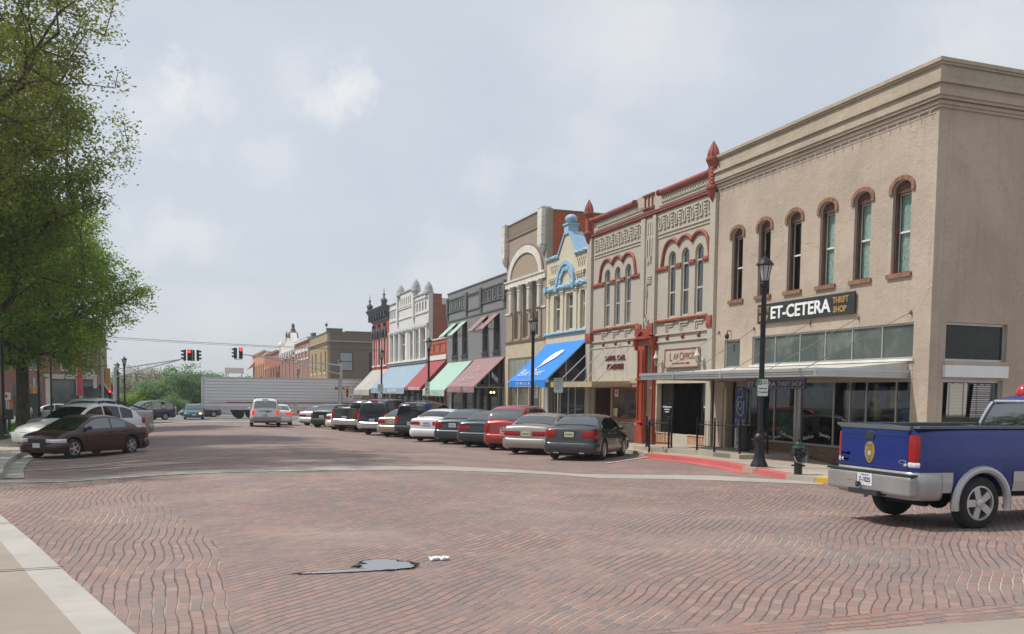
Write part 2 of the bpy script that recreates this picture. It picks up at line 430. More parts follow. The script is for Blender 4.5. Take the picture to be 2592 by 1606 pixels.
C_EDGE = concrete('edge_concrete', (.40, .375, .34), None, .2)
C_STRIP = concrete('strip_concrete', (.36, .335, .295), None, .3)
C_RED = concrete('red_kerb_paint', (.52, .13, .12), None, .5)
C_YEL = concrete('yellow_kerb_paint', (.66, .40, .04), None, .3)
C_WHITE = mat('road_white', (.55, .53, .50), .8, var=.3, vs=8)

# far land first (a little below everything), then the brick street on it
t = NT('land'); p = t.pos()
t.set(Base_Color=t.mix(t.ramp(t.noise(p, .3, 6, .6), .35, .65), (.055, .085, .03), (.12, .125, .06)), Roughness=.95); M_LAND = t.m
sheet('ground', M_LAND, lin(-500, 500, 8), lin(-60, 900, 12), -.12, zf=lambda x, y: -.0125 * y)
asph = concrete('far_asphalt', (.20, .185, .17), None, .3)
# brick: near crossing and the far arm
ys = [4.2 + i * .22 for i in range(60)] + [17.5 + i * .25 for i in range(40)] + [27.6 + i * .6 for i in range(81)]
sheet('street', M_STREET, lin(-7, 17.6, 110), ys, 0, .007)
sheet('street', M_STREET, lin(17.55, 75, 50), lin(4.2, 17.6, 14), .0)
sheet('street', M_STREET, lin(-70, -6.9, 40), lin(9.0, 21.6, 14), -.004)
sheet('road', asph, lin(-90, 110, 20), lin(75.5, 126, 10), .012)
sheet('road', asph, lin(-6.5, 15.2, 4), lin(126.1, 420, 10), -.01)

# concrete strip where the crossing ends (measured along both edges)
SF = [(-7.5, 22.9), (-3.96, 22.83), (-.46, 22.86), (3.92, 22.37), (6.2, 22.3), (8.0, 21.9), (10.5, 21.0), (12.59, 19.98), (14.12, 17.75)]
SN = [(-7.5, 22.05), (-3.82, 22.03), (-.44, 21.94), (3.67, 20.97), (5.8, 20.95), (7.36, 20.7), (9.7, 19.9), (11.88, 18.85), (13.7, 17.1)]
def ribbon(name, mt, A, B, dz, sub=6, kind='structure', cross=3, zfun=None):
    mb = MB(); pts = []
    for k in range(len(A) - 1):
        for i in range(sub + (k == len(A) - 2)):
            f = i / sub; pts.append((Vector(A[k]).lerp(Vector(A[k + 1]), f), Vector(B[k]).lerp(Vector(B[k + 1]), f)))
    for a, b in pts:
        for j in range(cross + 1):
            q = a.lerp(b, j / cross); mb.v.append((q.x, q.y, (zfun or gz)(q.x, q.y) + dz))
    c = cross + 1
    for k in range(len(pts) - 1):
        for j in range(cross): a = k * c + j; mb.f.append((a, a + 1, a + 1 + c, a + c))
    world0(); return tag(mb.build(name, mt, smooth=True, sharp=180), kind=kind)
ribbon('concrete_strip', C_STRIP, SF, SN, .007, 10, zfun=gzw)
W2 = [(a[0] * .97 + b[0] * .03, b[1] + .10) for a, b in zip(SF[:4], SN[:4])]
ribbon('concrete_strip', C_WHITE, [(x, y + .05) for x, y in SN[:4]], [(x, y - .07) for x, y in SN[:4]], .011, 8, zfun=gzw)
ribbon('concrete_strip', C_STRIP, [(-6.5, 75.2), (-1, 75.2), (4, 75.2), (9, 75.2), (15, 75.2)], [(-6.5, 72.3), (-1, 72.3), (4, 72.3), (9, 72.3), (15, 72.3)], .02, 10, zfun=gzw)
# near edge of the crossing at the right of the frame, and the corner apron at the left
ribbon('near_pavement', C_NEAR, [(-3, 5.9), (5, 5.78), (9, 5.55), (14, 5.2), (70, 3.0)], [(-3, -25), (5, -25), (9, -25), (14, -25), (70, -25)], .02, 3, cross=8)
def corner_pts():
    A = [(.9, 4.6), (.25, 5.6), (-.42, 7.48), (-1.15, 10.1), (-1.86, 12.72), (-2.75, 15.81), (-3.35, 17.3), (-4.6, 18.6), (-7, 19.4), (-30, 20)]
    return A
A = corner_pts()
B = [(a[0] - .34 if i < 7 else a[0] - .1, a[1] - (.03 if i < 7 else .34)) for i, a in enumerate(A)]
ribbon('kerb', C_EDGE, A, B, .0215, 4)
Bw = [(-14, b[1]) if b[1] < 17 else (max(-30, b[0] - 8), min(b[1], 17)) for b in B]
ribbon('corner_pavement', C_NEAR, B, [(-20, b[1] - .3) for b in B[:-2]] + [(-25, 15), (-30, 13)], .0215, 4, cross=10)
mb = MB()
for (x0, x1, y0) in ((-14, -1.26, 10.55), (-14, -2.35, 14.6)):
    mb.add([(x0, y0 - .9, gz(x0, y0) + .035), (x1, y0, gz(x1, y0) + .0385), (x1, y0 + .035, gz(x1, y0) + .0385), (x0, y0 - .86, gz(x0, y0) + .035)], [(0, 1, 2, 3)])
world0(); tag(mb.build('corner_pavement', mat('joint', (.08, .07, .06), .9)), kind='structure')

# puddle and litter
def smooth2(P):
    for _ in range(2): P = [q for a, b in zip(P, P[1:] + P[:1]) for q in ((a[0] * .75 + b[0] * .25, a[1] * .75 + b[1] * .25), (a[0] * .25 + b[0] * .75, a[1] * .25 + b[1] * .75))]
    return P
t = NT('puddle_water'); t.set(Base_Color=(.16, .16, .16), Roughness=.03, Specular_IOR_Level=1.0, IOR=1.8); t.bump(t.noise(t.pos(), 5, 2), .04, .01)
p = t.pos(); sp = t.sep(p)
def gauss(cx_, cy_, rx, ry):
    a = t.math('DIVIDE', t.math('SUBTRACT', sp[0], cx_), rx); b = t.math('DIVIDE', t.math('SUBTRACT', sp[1], cy_), ry)
    return t.math('SUBTRACT', 1, t.math('SQRT', t.math('ADD', t.math('MULTIPLY', a, a), t.math('MULTIPLY', b, b))))
g_ = t.math('MAXIMUM', t.math('MAXIMUM', gauss(2.05, 9.80, .34, .30), gauss(1.62, 9.60, .60, .09)), gauss(2.02, 10.05, .22, .17))
q_ = t.math('MULTIPLY', t.math('ADD', sp[0], sp[1]), .7071); r_ = t.math('MULTIPLY', t.math('SUBTRACT', sp[1], sp[0]), .7071)
nn = t.noise(t.comb(t.math('MULTIPLY', q_, 4), t.math('MULTIPLY', r_, 16)), 1, 5, .6)
g_ = t.math('ADD', g_, t.math('MULTIPLY', t.math('SUBTRACT', nn, .5), .9))
tr_ = t.node('ShaderNodeBsdfTransparent'); wet = t.node('ShaderNodeBsdfTransparent'); wet.inputs[0].default_value = (.55, .50, .48, 1)
m1 = t.node('ShaderNodeMixShader'); t.l.new(t.ramp(g_, -.12, .06), m1.inputs[0]); t.l.new(tr_.outputs[0], m1.inputs[1]); t.l.new(wet.outputs[0], m1.inputs[2])
m2 = t.node('ShaderNodeMixShader'); t.l.new(t.ramp(g_, .10, .16), m2.inputs[0]); t.l.new(m1.outputs[0], m2.inputs[1]); t.l.new(t.b.outputs[0], m2.inputs[2]); t.l.new(m2.outputs[0], t.out.inputs[0]); M_PUD = t.m
mb = MB(); pl = [(1.18, 9.60), (1.45, 9.66), (1.62, 9.72), (1.80, 9.76), (1.90, 9.90), (1.86, 10.02), (2.02, 10.10), (2.22, 10.07), (2.38, 9.98), (2.36, 9.86), (2.48, 9.74), (2.42, 9.60), (2.24, 9.50), (2.0, 9.44), (1.78, 9.50), (1.5, 9.53), (1.22, 9.55)]
pl = [(2.0 + 1.25 * math.cos(a_ * .2), 9.75 + .62 * math.sin(a_ * .2)) for a_ in range(31)]
mb.plate([pl], lambda u, v, w: (u, v, -.0125 * v + .0095 + w), .0, .001)
world0(); tag(mb.build('puddle', M_PUD), 'shallow puddle lying on the brick street in the foreground', 'puddle')
mb = MB(); random.seed(3)
for k in range(5):
    x = 2.58 + k * .04; y = 9.95 + random.uniform(-.03, .03); z = gz(x, y)
    mb.add([(x, y, z + .012), (x + .07, y + .02, z + .03 + random.uniform(0, .04)), (x + .06, y + .09, z + .035), (x - .01, y + .07, z + .05)], [(0, 1, 2, 3)])
o = mb.build('paper_scrap', mat('paper', (.75, .75, .75), .8)); tag(o, 'crumpled white paper scrap beside the puddle', 'litter')
mb = MB(); x, y = 9.9, 8.35; z = gz(x, y)
mb.add([(x, y, z + .012), (x + .08, y, z + .03), (x + .07, y + .05, z + .02), (x, y + .05, z + .035)], [(0, 1, 2, 3)])
tag(mb.build('paper_scrap', MATS['paper']), 'tiny white scrap lying on the bricks below the blue pickup', 'litter')

# ---- right pavement with kerb
def sw(x, y): return -.0125 * y
KR = [(75, 16.3), (18.5, 16.45), (14.9, 16.5), (14.35, 16.75), (13.85, 17.6), (13.75, 18.6), (14.2, 20.6), (14.75, 22.6), (15.0, 24.6), (14.95, 26.6), (14.8, 27.9), (15.1, 28.6), (15.3, 29.4), (15.3, 45), (15.3, 75), (15.3, 84)]
KI = [(75, 16.65), (18.5, 16.8), (15.05, 16.85), (14.6, 17.0), (14.2, 17.75), (14.1, 18.6), (14.55, 20.5), (15.1, 22.5), (15.35, 24.6), (15.3, 26.7), (15.2, 28.0), (15.4, 28.8), (15.55, 29.5), (15.55, 45), (15.55, 75), (15.55, 84)]
KC = [(75, 21), (18.9, 19.3), (17.0, 18.4), (17.0, 18.5), (17.0, 18.9), (17.0, 19.3), (17.2, 21.0), (18.0, 22.6), (18.9, 24.6), (18.9, 26.7), (18.9, 28.0), (18.9, 28.8), (18.9, 29.5), (18.9, 45), (18.9, 75), (18.9, 84)]
ribbon('pavement', C_WALK, KI, KC, .13, 6, cross=6, zfun=sw)
mb = MB(); mb.box(16.9, 75, 17.5, 19.35, -.9, -.0125 * 18 + .128); world0(); tag(mb.build('pavement', C_WALK), kind='structure')
def kerb(name, mt, i0, i1):
    ribbon(name, mt, KR[i0:i1 + 1], KI[i0:i1 + 1], .1315, 6, cross=1, zfun=sw)
    mb = MB()
    for k in range(i0, i1):
        (a, b), (c, d) = KR[k], KR[k + 1]
        mb.add([(a, b, sw(a, b) - .15), (c, d, sw(c, d) - .15), (c, d, sw(c, d) + .1315), (a, b, sw(a, b) + .1315)], [(0, 1, 2, 3)])
    world0(); tag(mb.build(name, mt), kind='structure')
kerb('yellow_kerb', C_YEL, 0, 4); kerb('kerb', C_WALK, 4, 5); kerb('red_kerb', C_RED, 5, 10); kerb('kerb', C_WALK, 10, 15)
ribbon('red_kerb', C_RED, [(x - .42, y) for x, y in KR[6:11]], [(x - .003, y) for x, y in KR[6:11]], .006, 6, cross=1)
# upper step carrying the railings
mb = MB(); mb.plate([[(16.15, 24.2), (18.6, 24.0), (18.6, 30.6), (15.75, 30.6), (15.6, 28.9), (16.1, 26.6)]], lambda u, v, w: (u, v, -.0125 * v + w), .05, .27)
world0(); tag(mb.build('pavement_step', C_WALK), kind='structure')
# parking bay lines on the right and left
mb = MB()
def stripe(x0, y0, x1, y1, w=.10):
    d = Vector((x1 - x0, y1 - y0)).normalized(); n = Vector((-d.y, d.x)) * w / 2; k = 6
    for i in range(k):
        a = Vector((x0, y0)).lerp(Vector((x1, y1)), i / k); b = Vector((x0, y0)).lerp(Vector((x1, y1)), (i + 1) / k)
        q = [a - n, b - n, b + n, a + n]; mb.add([(p.x, p.y, gz(p.x, p.y) + .022) for p in q], [(0, 1, 2, 3)])
for k in range(14):
    y = 25.3 + k * 3.35; stripe(12.0, y - .3, 15.1, y + 2.6)
for k in range(12):
    y = 27.2 + k * 3.6; stripe(-1.6, y, -4.3, y - 1.9)
stripe(-2.6, 25.2, .4, 25.6); stripe(-2.2, 27.5, .3, 27.9)
world0(); tag(mb.build('parking_lines', C_WHITE), kind='structure')

# ---- left side: kerb, gutter, pavement, lawn
KL = [(-30, 20.4), (-9, 20.6), (-6.3, 21.0), (-4.6, 21.9), (-3.95, 23.1), (-4.35, 25.6), (-4.7, 28.6), (-4.95, 32), (-5.1, 40), (-5.2, 60), (-5.2, 75)]
KLi = [(-30, 20.8), (-9.1, 21.0), (-6.6, 21.4), (-4.95, 22.3), (-4.35, 23.2), (-4.72, 25.6), (-5.05, 28.6), (-5.3, 32), (-5.45, 40), (-5.55, 60), (-5.55, 75)]
ribbon('kerb', C_EDGE, KL, KLi, .15, 6, cross=1, zfun=sw)
mb = MB()
for (a, b), (c, d) in zip(KL, KL[1:]): mb.add([(a, b, sw(a, b) - .2), (c, d, sw(c, d) - .2), (c, d, sw(c, d) + .15), (a, b, sw(a, b) + .15)], [(0, 1, 2, 3)])
world0(); tag(mb.build('kerb', C_EDGE), kind='structure')
ribbon('gutter', C_STRIP, [(x + .42, y + .1) for x, y in KL[4:]], [(x - .01, y) for x, y in KL[4:]], .018, 5, cross=3)
ribbon('pavement', C_WALK, KLi, [(-30, 23.5), (-11, 24), (-9.5, 25), (-8.2, 26), (-7.6, 27), (-7.4, 30), (-7.3, 33), (-7.2, 38), (-7.15, 45), (-7.2, 60), (-7.2, 75)], .148, 5, cross=4, zfun=sw)
ribbon('pavement', C_WALK, [(-7.0, 47.0), (-30, 44.0)], [(-7.0, 51.5), (-30, 50.5)], .152, 8, cross=3, zfun=sw)
t = NT('lawn_soil'); p = t.pos()
t.set(Base_Color=t.mix(t.ramp(t.noise(p, 5, 5, .7), .35, .65), (.06, .13, .02), (.13, .21, .04)), Roughness=.95); M_LAWN = t.m
sheet('lawn', M_LAWN, lin(-60, -7.1, 30), lin(21.5, 80, 40), .135, zf=sw)
t = NT('grass_blades'); oi = t.node('ShaderNodeNewGeometry')
t.set(Base_Color=t.mix(oi.outputs['Random Per Island'], (.07, .16, .02), (.17, .28, .05)), Roughness=.7); M_BLADE = t.m
rng = np.random.default_rng(4)
def blades(n, x0, x1, y0, y1):
    mb = MB(); X = rng.uniform(x0, x1, n); Y = rng.uniform(y0, y1, n)
    for x, y in zip(X, Y):
        a = random.uniform(0, 6.28); h = random.uniform(.05, .11); dx, dy = math.cos(a) * .02, math.sin(a) * .02; z = sw(x, y) + .13
        mb.add([(x - dx, y - dy, z), (x + dx, y + dy, z), (x + dy * 1.5, y + dx * 1.5, z + h)], [(0, 1, 2)])
    world0(); tag(mb.build('grass', M_BLADE, fix=False), kind='stuff')
blades(9000, -13, -7.15, 38, 46.9); blades(12000, -16, -7.15, 51.6, 72)
# ------------------------------------------------------------------ building kit
XF = 18.5
def FQ(y, z, w): return (XF - w, y, z)
def FX(xf): return lambda y, z, w: (xf - w, y, z)
def rect(y0, y1, z0, z1): return [(y0, z0), (y1, z0), (y1, z1), (y0, z1)]
def shape(y0, y1, z0, zs, rise=0.0, n=12):
    """rectangle with an elliptical arch of the given rise on top of zs"""
    if rise <= 0: return rect(y0, y1, z0, zs)
    c = (y0 + y1) / 2; r = (y1 - y0) / 2
    return [(y0, z0), (y1, z0)] + [(c + r * math.cos(math.pi * k / n), zs + rise * math.sin(math.pi * k / n)) for k in range(n + 1)]
def plate(loops, w0, w1, fn=FQ):
    return MB().plate(loops, fn, w0, w1)
def fbox(mb, y0, y1, z0, z1, w0, w1, xf=XF): return mb.box(xf - w1, xf - w0, y0, y1, z0, z1)
def window(parent, y0, y1, z0, zs, rise=0.0, w=-.16, fr=.06, mf=None, mg=None, rails=(), verts=(), fn=FQ, name='window', curtain=None):
    loops = [shape(y0, y1, z0, zs, rise)]
    zz = [z0] + list(rails) + [None]; vv = [y0] + list(verts) + [y1]
    for i in range(len(zz) - 1):
        lo = zz[i] + (fr if i == 0 else fr * .45); top = zz[i + 1] is None
        for j in range(len(vv) - 1):
            a = vv[j] + (fr if j == 0 else fr * .4); b = vv[j + 1] - (fr if j == len(vv) - 2 else fr * .4)
            if top: loops.append(shape(a, b, lo, zs - (fr if rise <= 0 else 0), max(0, rise - fr) if len(vv) == 2 else 0))
            else: loops.append(rect(a, b, lo, zz[i + 1] - fr * .45))
    f = plate(loops, w, w + .05, fn).build(name, mf, parent)
    e = .012
    plate([shape(y0 + e, y1 - e, z0 + e, zs - (e if rise <= 0 else 0), max(0, rise - e))], w + .008, w + .02, fn).build('pane', mg, f)
    if curtain: plate([rect(y0 + fr, y1 - fr, z0 + fr, zs)], w - .04, w - .03, fn).build('curtain', curtain, f)
    return f
def arc_pts(c, zc, ry, rz, a0=0, a1=180, n=16): return [(c + ry * math.cos(R_(a0 + (a1 - a0) * k / n)), zc + rz * math.sin(R_(a0 + (a1 - a0) * k / n))) for k in range(n + 1)]
def arch_band(c, zc, r_in, r_out, legs=0.0, n=16, rzi=None, rzo=None):
    o = arc_pts(c, zc, r_out, rzo or r_out, 0, 180, n); i = arc_pts(c, zc, r_in, rzi or r_in, 180, 0, n)
    if legs: o = [(c + r_out, zc - legs)] + o + [(c - r_out, zc - legs)]; i = [(c - r_in, zc - legs)] + i + [(c + r_in, zc - legs)]
    return o + i
def txt_fn(yc, zc, w, xf=XF): return lambda u, v, t: (xf - w - t, yc - u, zc + v)
def rough_box(mb, y0, y1, z0, z1, w0, w1, seed=0, n=10, amp=.03, xf=XF):
    """rock-faced stone course: the front face is broken up"""
    rg = random.Random(seed); k = max(2, int((y1 - y0) / .16)); m_ = 3
    base = len(mb.v)
    for j in range(m_ + 1):
        for i in range(k + 1):
            e = 0 if j in (0, m_) or i in (0, k) else 1
            mb.v.append((xf - w1 - e * rg.uniform(0, amp) + (1 - e) * rg.uniform(0, amp * .5), y0 + (y1 - y0) * i / k, z0 + (z1 - z0) * j / m_ + (rg.uniform(-1, 1) * amp * .3)))
    for j in range(m_):
        for i in range(k): a = base + j * (k + 1) + i; mb.f.append((a, a + 1, a + k + 2, a + k + 1))
    mb.box(xf - w1 + amp * .6, xf - w0, y0, y1, z0 + .004, z1 - .004)
def awning(parent, y0, y1, zt, xb, zb, zv, mt, seams=0, side=(False, False), fmat=None, scallop=False, xt=XF - .03, name='awning', shrink=0.0):
    mb = MB(); n = max(4, int((y1 - y0) / .45)); v = []
    rg = random.Random(int(y0 * 10)); a0, a1 = y0, y1; b0, b1 = y0 + shrink, y1 - shrink
    th = .012; K = 4
    for k in range(K + 1):
        f = k / K
        for i in range(n + 1):
            sag = .025 * math.sin(math.pi * f) * (1 if i % 2 else .2)
            ya = (a0 + (a1 - a0) * i / n) * (1 - f) + (b0 + (b1 - b0) * i / n) * f
            v.append((xt + (xb - xt) * f, ya, zt + (zb - zt) * f - sag))
    for i in range(n + 1):
        sc = (.05 if (scallop and i % 2) else 0)
        v.append((xb - .01, b0 + (b1 - b0) * i / n, zv - sc + rg.uniform(-.008, .008)))
    fs = []
    for k in range(K + 1):
        for i in range(n): a = k * (n + 1) + i; fs.append((a, a + 1, a + n + 2, a + n + 1))
    mb.add(v, fs); mb.add([(x + th, y, z - th) for x, y, z in v], [tuple(reversed(f)) for f in fs])
    for s_, on in ((0, side[0]), (1, side[1])):
        if on:
            ya, yb = (a0, b0) if s_ == 0 else (a1, b1); q = .006 if s_ == 0 else -.006
            mb.add([(xt, ya + q, zt), (xb, yb + q, zb), (xb, yb + q, zv), (xt, ya + q, zb - .02)], [(0, 1, 2, 3)])
    a = mb.build(name, mt, parent, fix=False)
    if fmat:
        mf = MB()
        for yy in (y0 + .02, y1 - .02):
            mf.tube([(xt, yy, zt - .03), (xb + .03, yy, zb - .04)], .018, 6); mf.tube([(xt, yy, zb - .05), (xb + .03, yy, zb - .05)], .018, 6)
            xm = (xt + xb) / 2; mf.tube([(xm, yy, (zt + zb) / 2 - .03), (xm, yy, zb - .05)], .014, 6)
        mf.tube([(xb + .03, y0, zb - .05), (xb + .03, y1, zb - .05)], .018, 6)
        mf.build('awning_frame', fmat, a)
    return a
def slope_fn(yc, f, zt, xb, zb, xt=XF - .03, lift=.03, off=0.0):
    """lettering laid on an awning's slope: f = fraction of the way down"""
    d = Vector((xt - xb, 0, zt - zb)); L = d.length; d.normalize(); nrm = Vector((-d.z, 0, d.x))
    c = Vector((xt, yc, zt)) - d * (L * f) + nrm * lift
    return lambda u, v, t: tuple(c + Vector((0, -u, 0)) + d * v + nrm * t)
def shell(parent, y0, y1, top, mside, mroof, depth=16, front=.32, xf=XF, roof=None, zb=-2.0, name='side_wall', sides=(1, 1), back=True):
    """side walls, back wall and flat roof behind the front"""
    e = .004
    x0 = xf + front; x1 = xf + depth
    if sides[0]: MB().box(x0, x1, y0 + e, y0 + .3, zb, top).build(name, mside, parent)
    if sides[1]: MB().box(x0, x1, y1 - .3, y1 - e, zb, top).build(name, mside, parent)
    if back: MB().box(x1 - .3, x1 - .003, y0 + .301, y1 - .301, zb, top - .01).build('back_wall', mside, parent)
    r = roof if roof is not None else top - .5
    MB().box(x0 - .02, x1 - .01, y0 + .15, y1 - .15, r - .2, r).build('roof', mroof, parent)
def lband(mb, z0, z1, p, y0, y1, x1, xf=XF, q=None):
    """moulding running along the street front and returning down the side that faces the camera"""
    q = p if q is None else q
    mb.plate([[(xf - p, y1), (xf - p, y0 - q), (x1, y0 - q), (x1, y0), (xf, y0), (xf, y1)]], lambda u, v, w: (u, v, w), z0, z1)
M_ROOF = mat('tar_roof', (.09, .085, .08), .9, bump=.3, bs=12)
M_ROOFW = mat('white_roof', (.72, .72, .72), .7)
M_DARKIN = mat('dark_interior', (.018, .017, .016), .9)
G_DARK = glass('dark_glass')
G_SKY = glass('sky_glass', (.05, .06, .065), .05, .6, (.16, .18, .18), 1.0)
G_GREEN = glass('green_glass', (.085, .103, .098), .16, .7, (.20, .22, .205), .4)
G_CLEAR = clear_glass(refl=.04)
G_SHADE = glass('shade_glass', (.018, .018, .016), .12, .5, (.05, .045, .035), .25)
G_CAR = None
M_ALU = mat('aluminium', (.52, .53, .54), .42, .6, .08)
M_DARKMET = mat('dark_metal', (.03, .03, .032), .5, .3)
M_WHITEW = mat('white_paint', (.70, .68, .64), .65, var=.08, dirt=.25)
M_GOLD = mat('gold_letter', (.42, .28, .10), .5, .2)
M_BLACKP = mat('black_paint', (.018, .018, .02), .4)
M_CURT = mat('lace_curtain', (.75, .76, .75), .9, var=.25, vs=9)

# ================================================================== tan corner building
def stucco(name, col):
    t = NT(name); p = t.pos(); sp = t.sep(p)
    c = t.mix(t.ramp(t.noise(p, .55, 6, .65, .4), .32, .7), tuple(x * .86 for x in col), tuple(min(1, x * 1.07) for x in col))
    c = t.mix(t.math('MULTIPLY', t.ramp(t.noise(p, 9, 6, .7), .45, .75), .35), c, tuple(x * .72 for x in col))
    st = t.noise(t.comb(t.math('MULTIPLY', t.math('ADD', sp[0], sp[1]), 3.2), t.math('MULTIPLY', sp[2], .22)), 1.3, 6, .7)
    c = t.mix(t.math('MULTIPLY', t.ramp(st, .50, .70), .42), c, tuple(x * .68 for x in col))
    up = t.ramp(sp[2], 9.2, 10.7)
    c = t.mix(t.math('MULTIPLY', t.math('MULTIPLY', up, t.ramp(t.noise(p, 3.5, 5, .65), .4, .62)), .5), c, (.30, .30, .20))
    vo = t.node('ShaderNodeTexVoronoi'); vo.feature = 'DISTANCE_TO_EDGE'; vo.inputs['Scale'].default_value = .42
    wv_ = t.node('ShaderNodeVectorMath'); wv_.operation = 'ADD'; t.l.new(p, wv_.inputs[0]); t.l.new(t.noise(p, 1.4, 5, .7, col=True), wv_.inputs[1]); t.l.new(wv_.outputs[0], vo.inputs['Vector'])
    crack = t.math('MULTIPLY', t.math('SUBTRACT', 1, t.ramp(vo.outputs[0], .004, .014)), t.ramp(t.noise(p, .5, 3), .5, .62))
    c = t.mix(t.math('MULTIPLY', crack, .35), c, tuple(min(1, x * 1.3) for x in col))
    t.set(Base_Color=c, Roughness=.92)
    h = t.math('ADD', t.math('ADD', t.noise(p, 22, 6, .7), t.math('MULTIPLY', t.noise(p, 5, 4, .6), 1.4)), t.math('MULTIPLY', crack, .8))
    t.bump(h, .9, .02); return t.m
M_STUC = stucco('tan_stucco', (.46, .375, .30))
M_STUCB = stucco('buff_stucco', (.50, .41, .31))
M_BRK = brick('window_brick', (.17, .070, .042), (.30, .145, .075), (.25, .19, .14), bw=.075, rh=.24, ms=.010, dirt=.1)
M_BROWNW = mat('brown_wood', (.10, .045, .032), .6, var=.2)
ZB = -1.2
Y0T = 19.06
bt = thing('corner_building', 'two storey tan stucco corner building with five clerestory panes, flat metal canopy and thrift shop', 'building', (18.5, 24.3, -.15))
WY = [20.26, 21.80, 23.34, 24.95, 26.57, 28.19]
holes = [shape(y - .345, y + .345, 5.22, 7.53, .21) for y in WY]
holes += [rect(19.65, 27.12, 2.87, 3.85), rect(27.86, 28.85, 2.80, 3.82), rect(19.68, 28.88, -.32, 2.31)]
plate([rect(Y0T, 29.5, -1.0, 10.45)] + holes, -.32, 0).build('wall', M_STUC, bt)
# side wall towards the cross street, starting just behind the street front
SXF = lambda x, z, w: (x, Y0T - w, z)
plate([rect(18.824, 42, -1.0, 10.45), rect(19.03, 21.18, 2.80, 3.83), rect(19.0, 21.10, -.02, 2.30), rect(24, 25.1, 5.3, 7.7), rect(29, 30.1, 5.3, 7.7)], -.32, .0015, SXF).build('side_wall', M_STUC, bt)
MB().box(18.83, 42, 29.2, 29.496, -1.0, 10.4).build('side_wall', M_STUC, bt)
MB().box(41.7, 41.99, 19.4, 29.19, -1.0, 10.4).build('back_wall', M_STUC, bt)
MB().box(18.6, 41.9, 19.2, 29.3, 9.55, 9.75).build('roof', M_ROOF, bt)
MB().box(18.83, 41.6, 19.4, 29.19, 4.55, 4.75).build('floor', M_DARKIN, bt)
mb = MB()
for z0, z1, p in ((9.36, 9.44, .05), (9.44, 9.53, .09), (9.55, 9.63, .15), (9.63, 9.80, .19), (9.80, 9.93, .16), (9.93, 10.02, .24), (10.02, 10.06, .20), (10.06, 10.44, .04), (10.44, 10.50, .10), (10.50, 10.60, .14)):
    lband(mb, z0, z1 - .002, p, Y0T, 29.52, 42)
co = mb.build('cornice', M_STUC, bt)
mb = MB()
for k in range(27): y = 19.3 + k * .385; mb.tube([(18.5 - .06, y, 9.33), (18.5 - .10, y + .01, 9.24)], .014, 5)
mb.tube([(18.5 - .065, 19.2, 9.34), (18.5 - .065, 24, 9.32), (18.5 - .065, 29.4, 9.35)], .008, 5)
mb.build('light_string', mat('lamp_string', (.42, .40, .36), .6), bt)
for i, y in enumerate(WY):
    w = window(bt, y - .345, y + .345, 5.22, 7.45, 0, -.26, .055, M_WHITEW if i > 0 else M_WHITEW, G_CLEAR, rails=(6.37,), curtain=M_CURT if i < 3 else None)
    # brown frame around the white sash, arched head board
    plate([shape(y - .345, y + .345, 5.22, 7.53, .21), rect(y - .285, y + .285, 5.27, 7.42)], -.21, -.10).build('frame', M_BROWNW, w)
    plate([arch_band(y, 7.53, .355, .475, .12, 12, .22, .34)], 0.002, .05).build('hood', M_BRK, w)
    MB().box(18.5 - .07, 18.5, y - .46, y + .46, 5.10, 5.22).build('sill', M_BRK, w)
MULL = [20.88, 22.12, 23.33, 24.56, 25.87]
window(bt, 19.65, 27.12, 2.87, 3.85, 0, -.10, .05, M_ALU, G_GREEN, verts=MULL, name='clerestory_window')
window(bt, 27.86, 28.85, 2.80, 3.82, 0, -.10, .06, M_ALU, G_GREEN, name='clerestory_window')
mb = MB(); mb.box(18.5 - .05, 18.5, 19.6, 27.2, 2.80, 2.868); mb.box(18.5 - .05, 18.5, 27.8, 28.9, 2.73, 2.797); mb.build('sill', M_WHITEW, bt)
M_CANB = mat('canopy_white', (.55, .54, .50), .7, dirt=.3)
# canopy
M_CAN = mat('canopy_metal', (.50, .52, .53), .38, .55, .08)
mb = MB()
for (z0, z1, p) in ((2.335, 2.405, .0), (2.408, 2.468, .02), (2.471, 2.56, .045)):
    mb.plate([[(15.5 - p, 29.6 + p), (15.5 - p, 19.76 - p), (18.49, 19.76 - p), (18.49, 19.80), (15.55, 19.80), (15.55, 29.56), (18.49, 29.56), (18.49, 29.6 + p)]], lambda u, v, w: (u, v, w), z0, z1)
for y in (19.80, 24.3, 27.2): mb.box(15.44, 15.50, y - .04, y + .04, 2.33, 2.565)
cn = mb.build('canopy', M_CAN, bt)
MB().add([(15.56, 19.81, 2.50), (15.56, 29.55, 2.50), (18.49, 29.55, 2.78), (18.49, 19.81, 2.78), (15.56, 19.81, 2.37), (15.56, 29.55, 2.37), (18.49, 29.55, 2.40), (18.49, 19.81, 2.40)], [(0, 1, 2, 3), (7, 6, 5, 4), (0, 4, 5, 1), (1, 5, 6, 2), (2, 6, 7, 3), (3, 7, 4, 0)]).build('canopy_deck', M_CANB, cn)
mb = MB()
for yt, yb in ((19.75, 20.4), (21.8, 22.0), (24.0, 23.9), (27.0, 26.2), (29.2, 28.3)): mb.tube([(18.48, yt, 4.12), (15.62, yb, 2.57)], .010, 5)
for yt in (19.75, 21.8, 24.0, 27.0, 29.2): mb.ball((18.46, yt, 4.12), .04, .04, .07, 6, 4)
mb.build('stay_rod', mat('rusty_rod', (.22, .19, .16), .6, .4), cn)
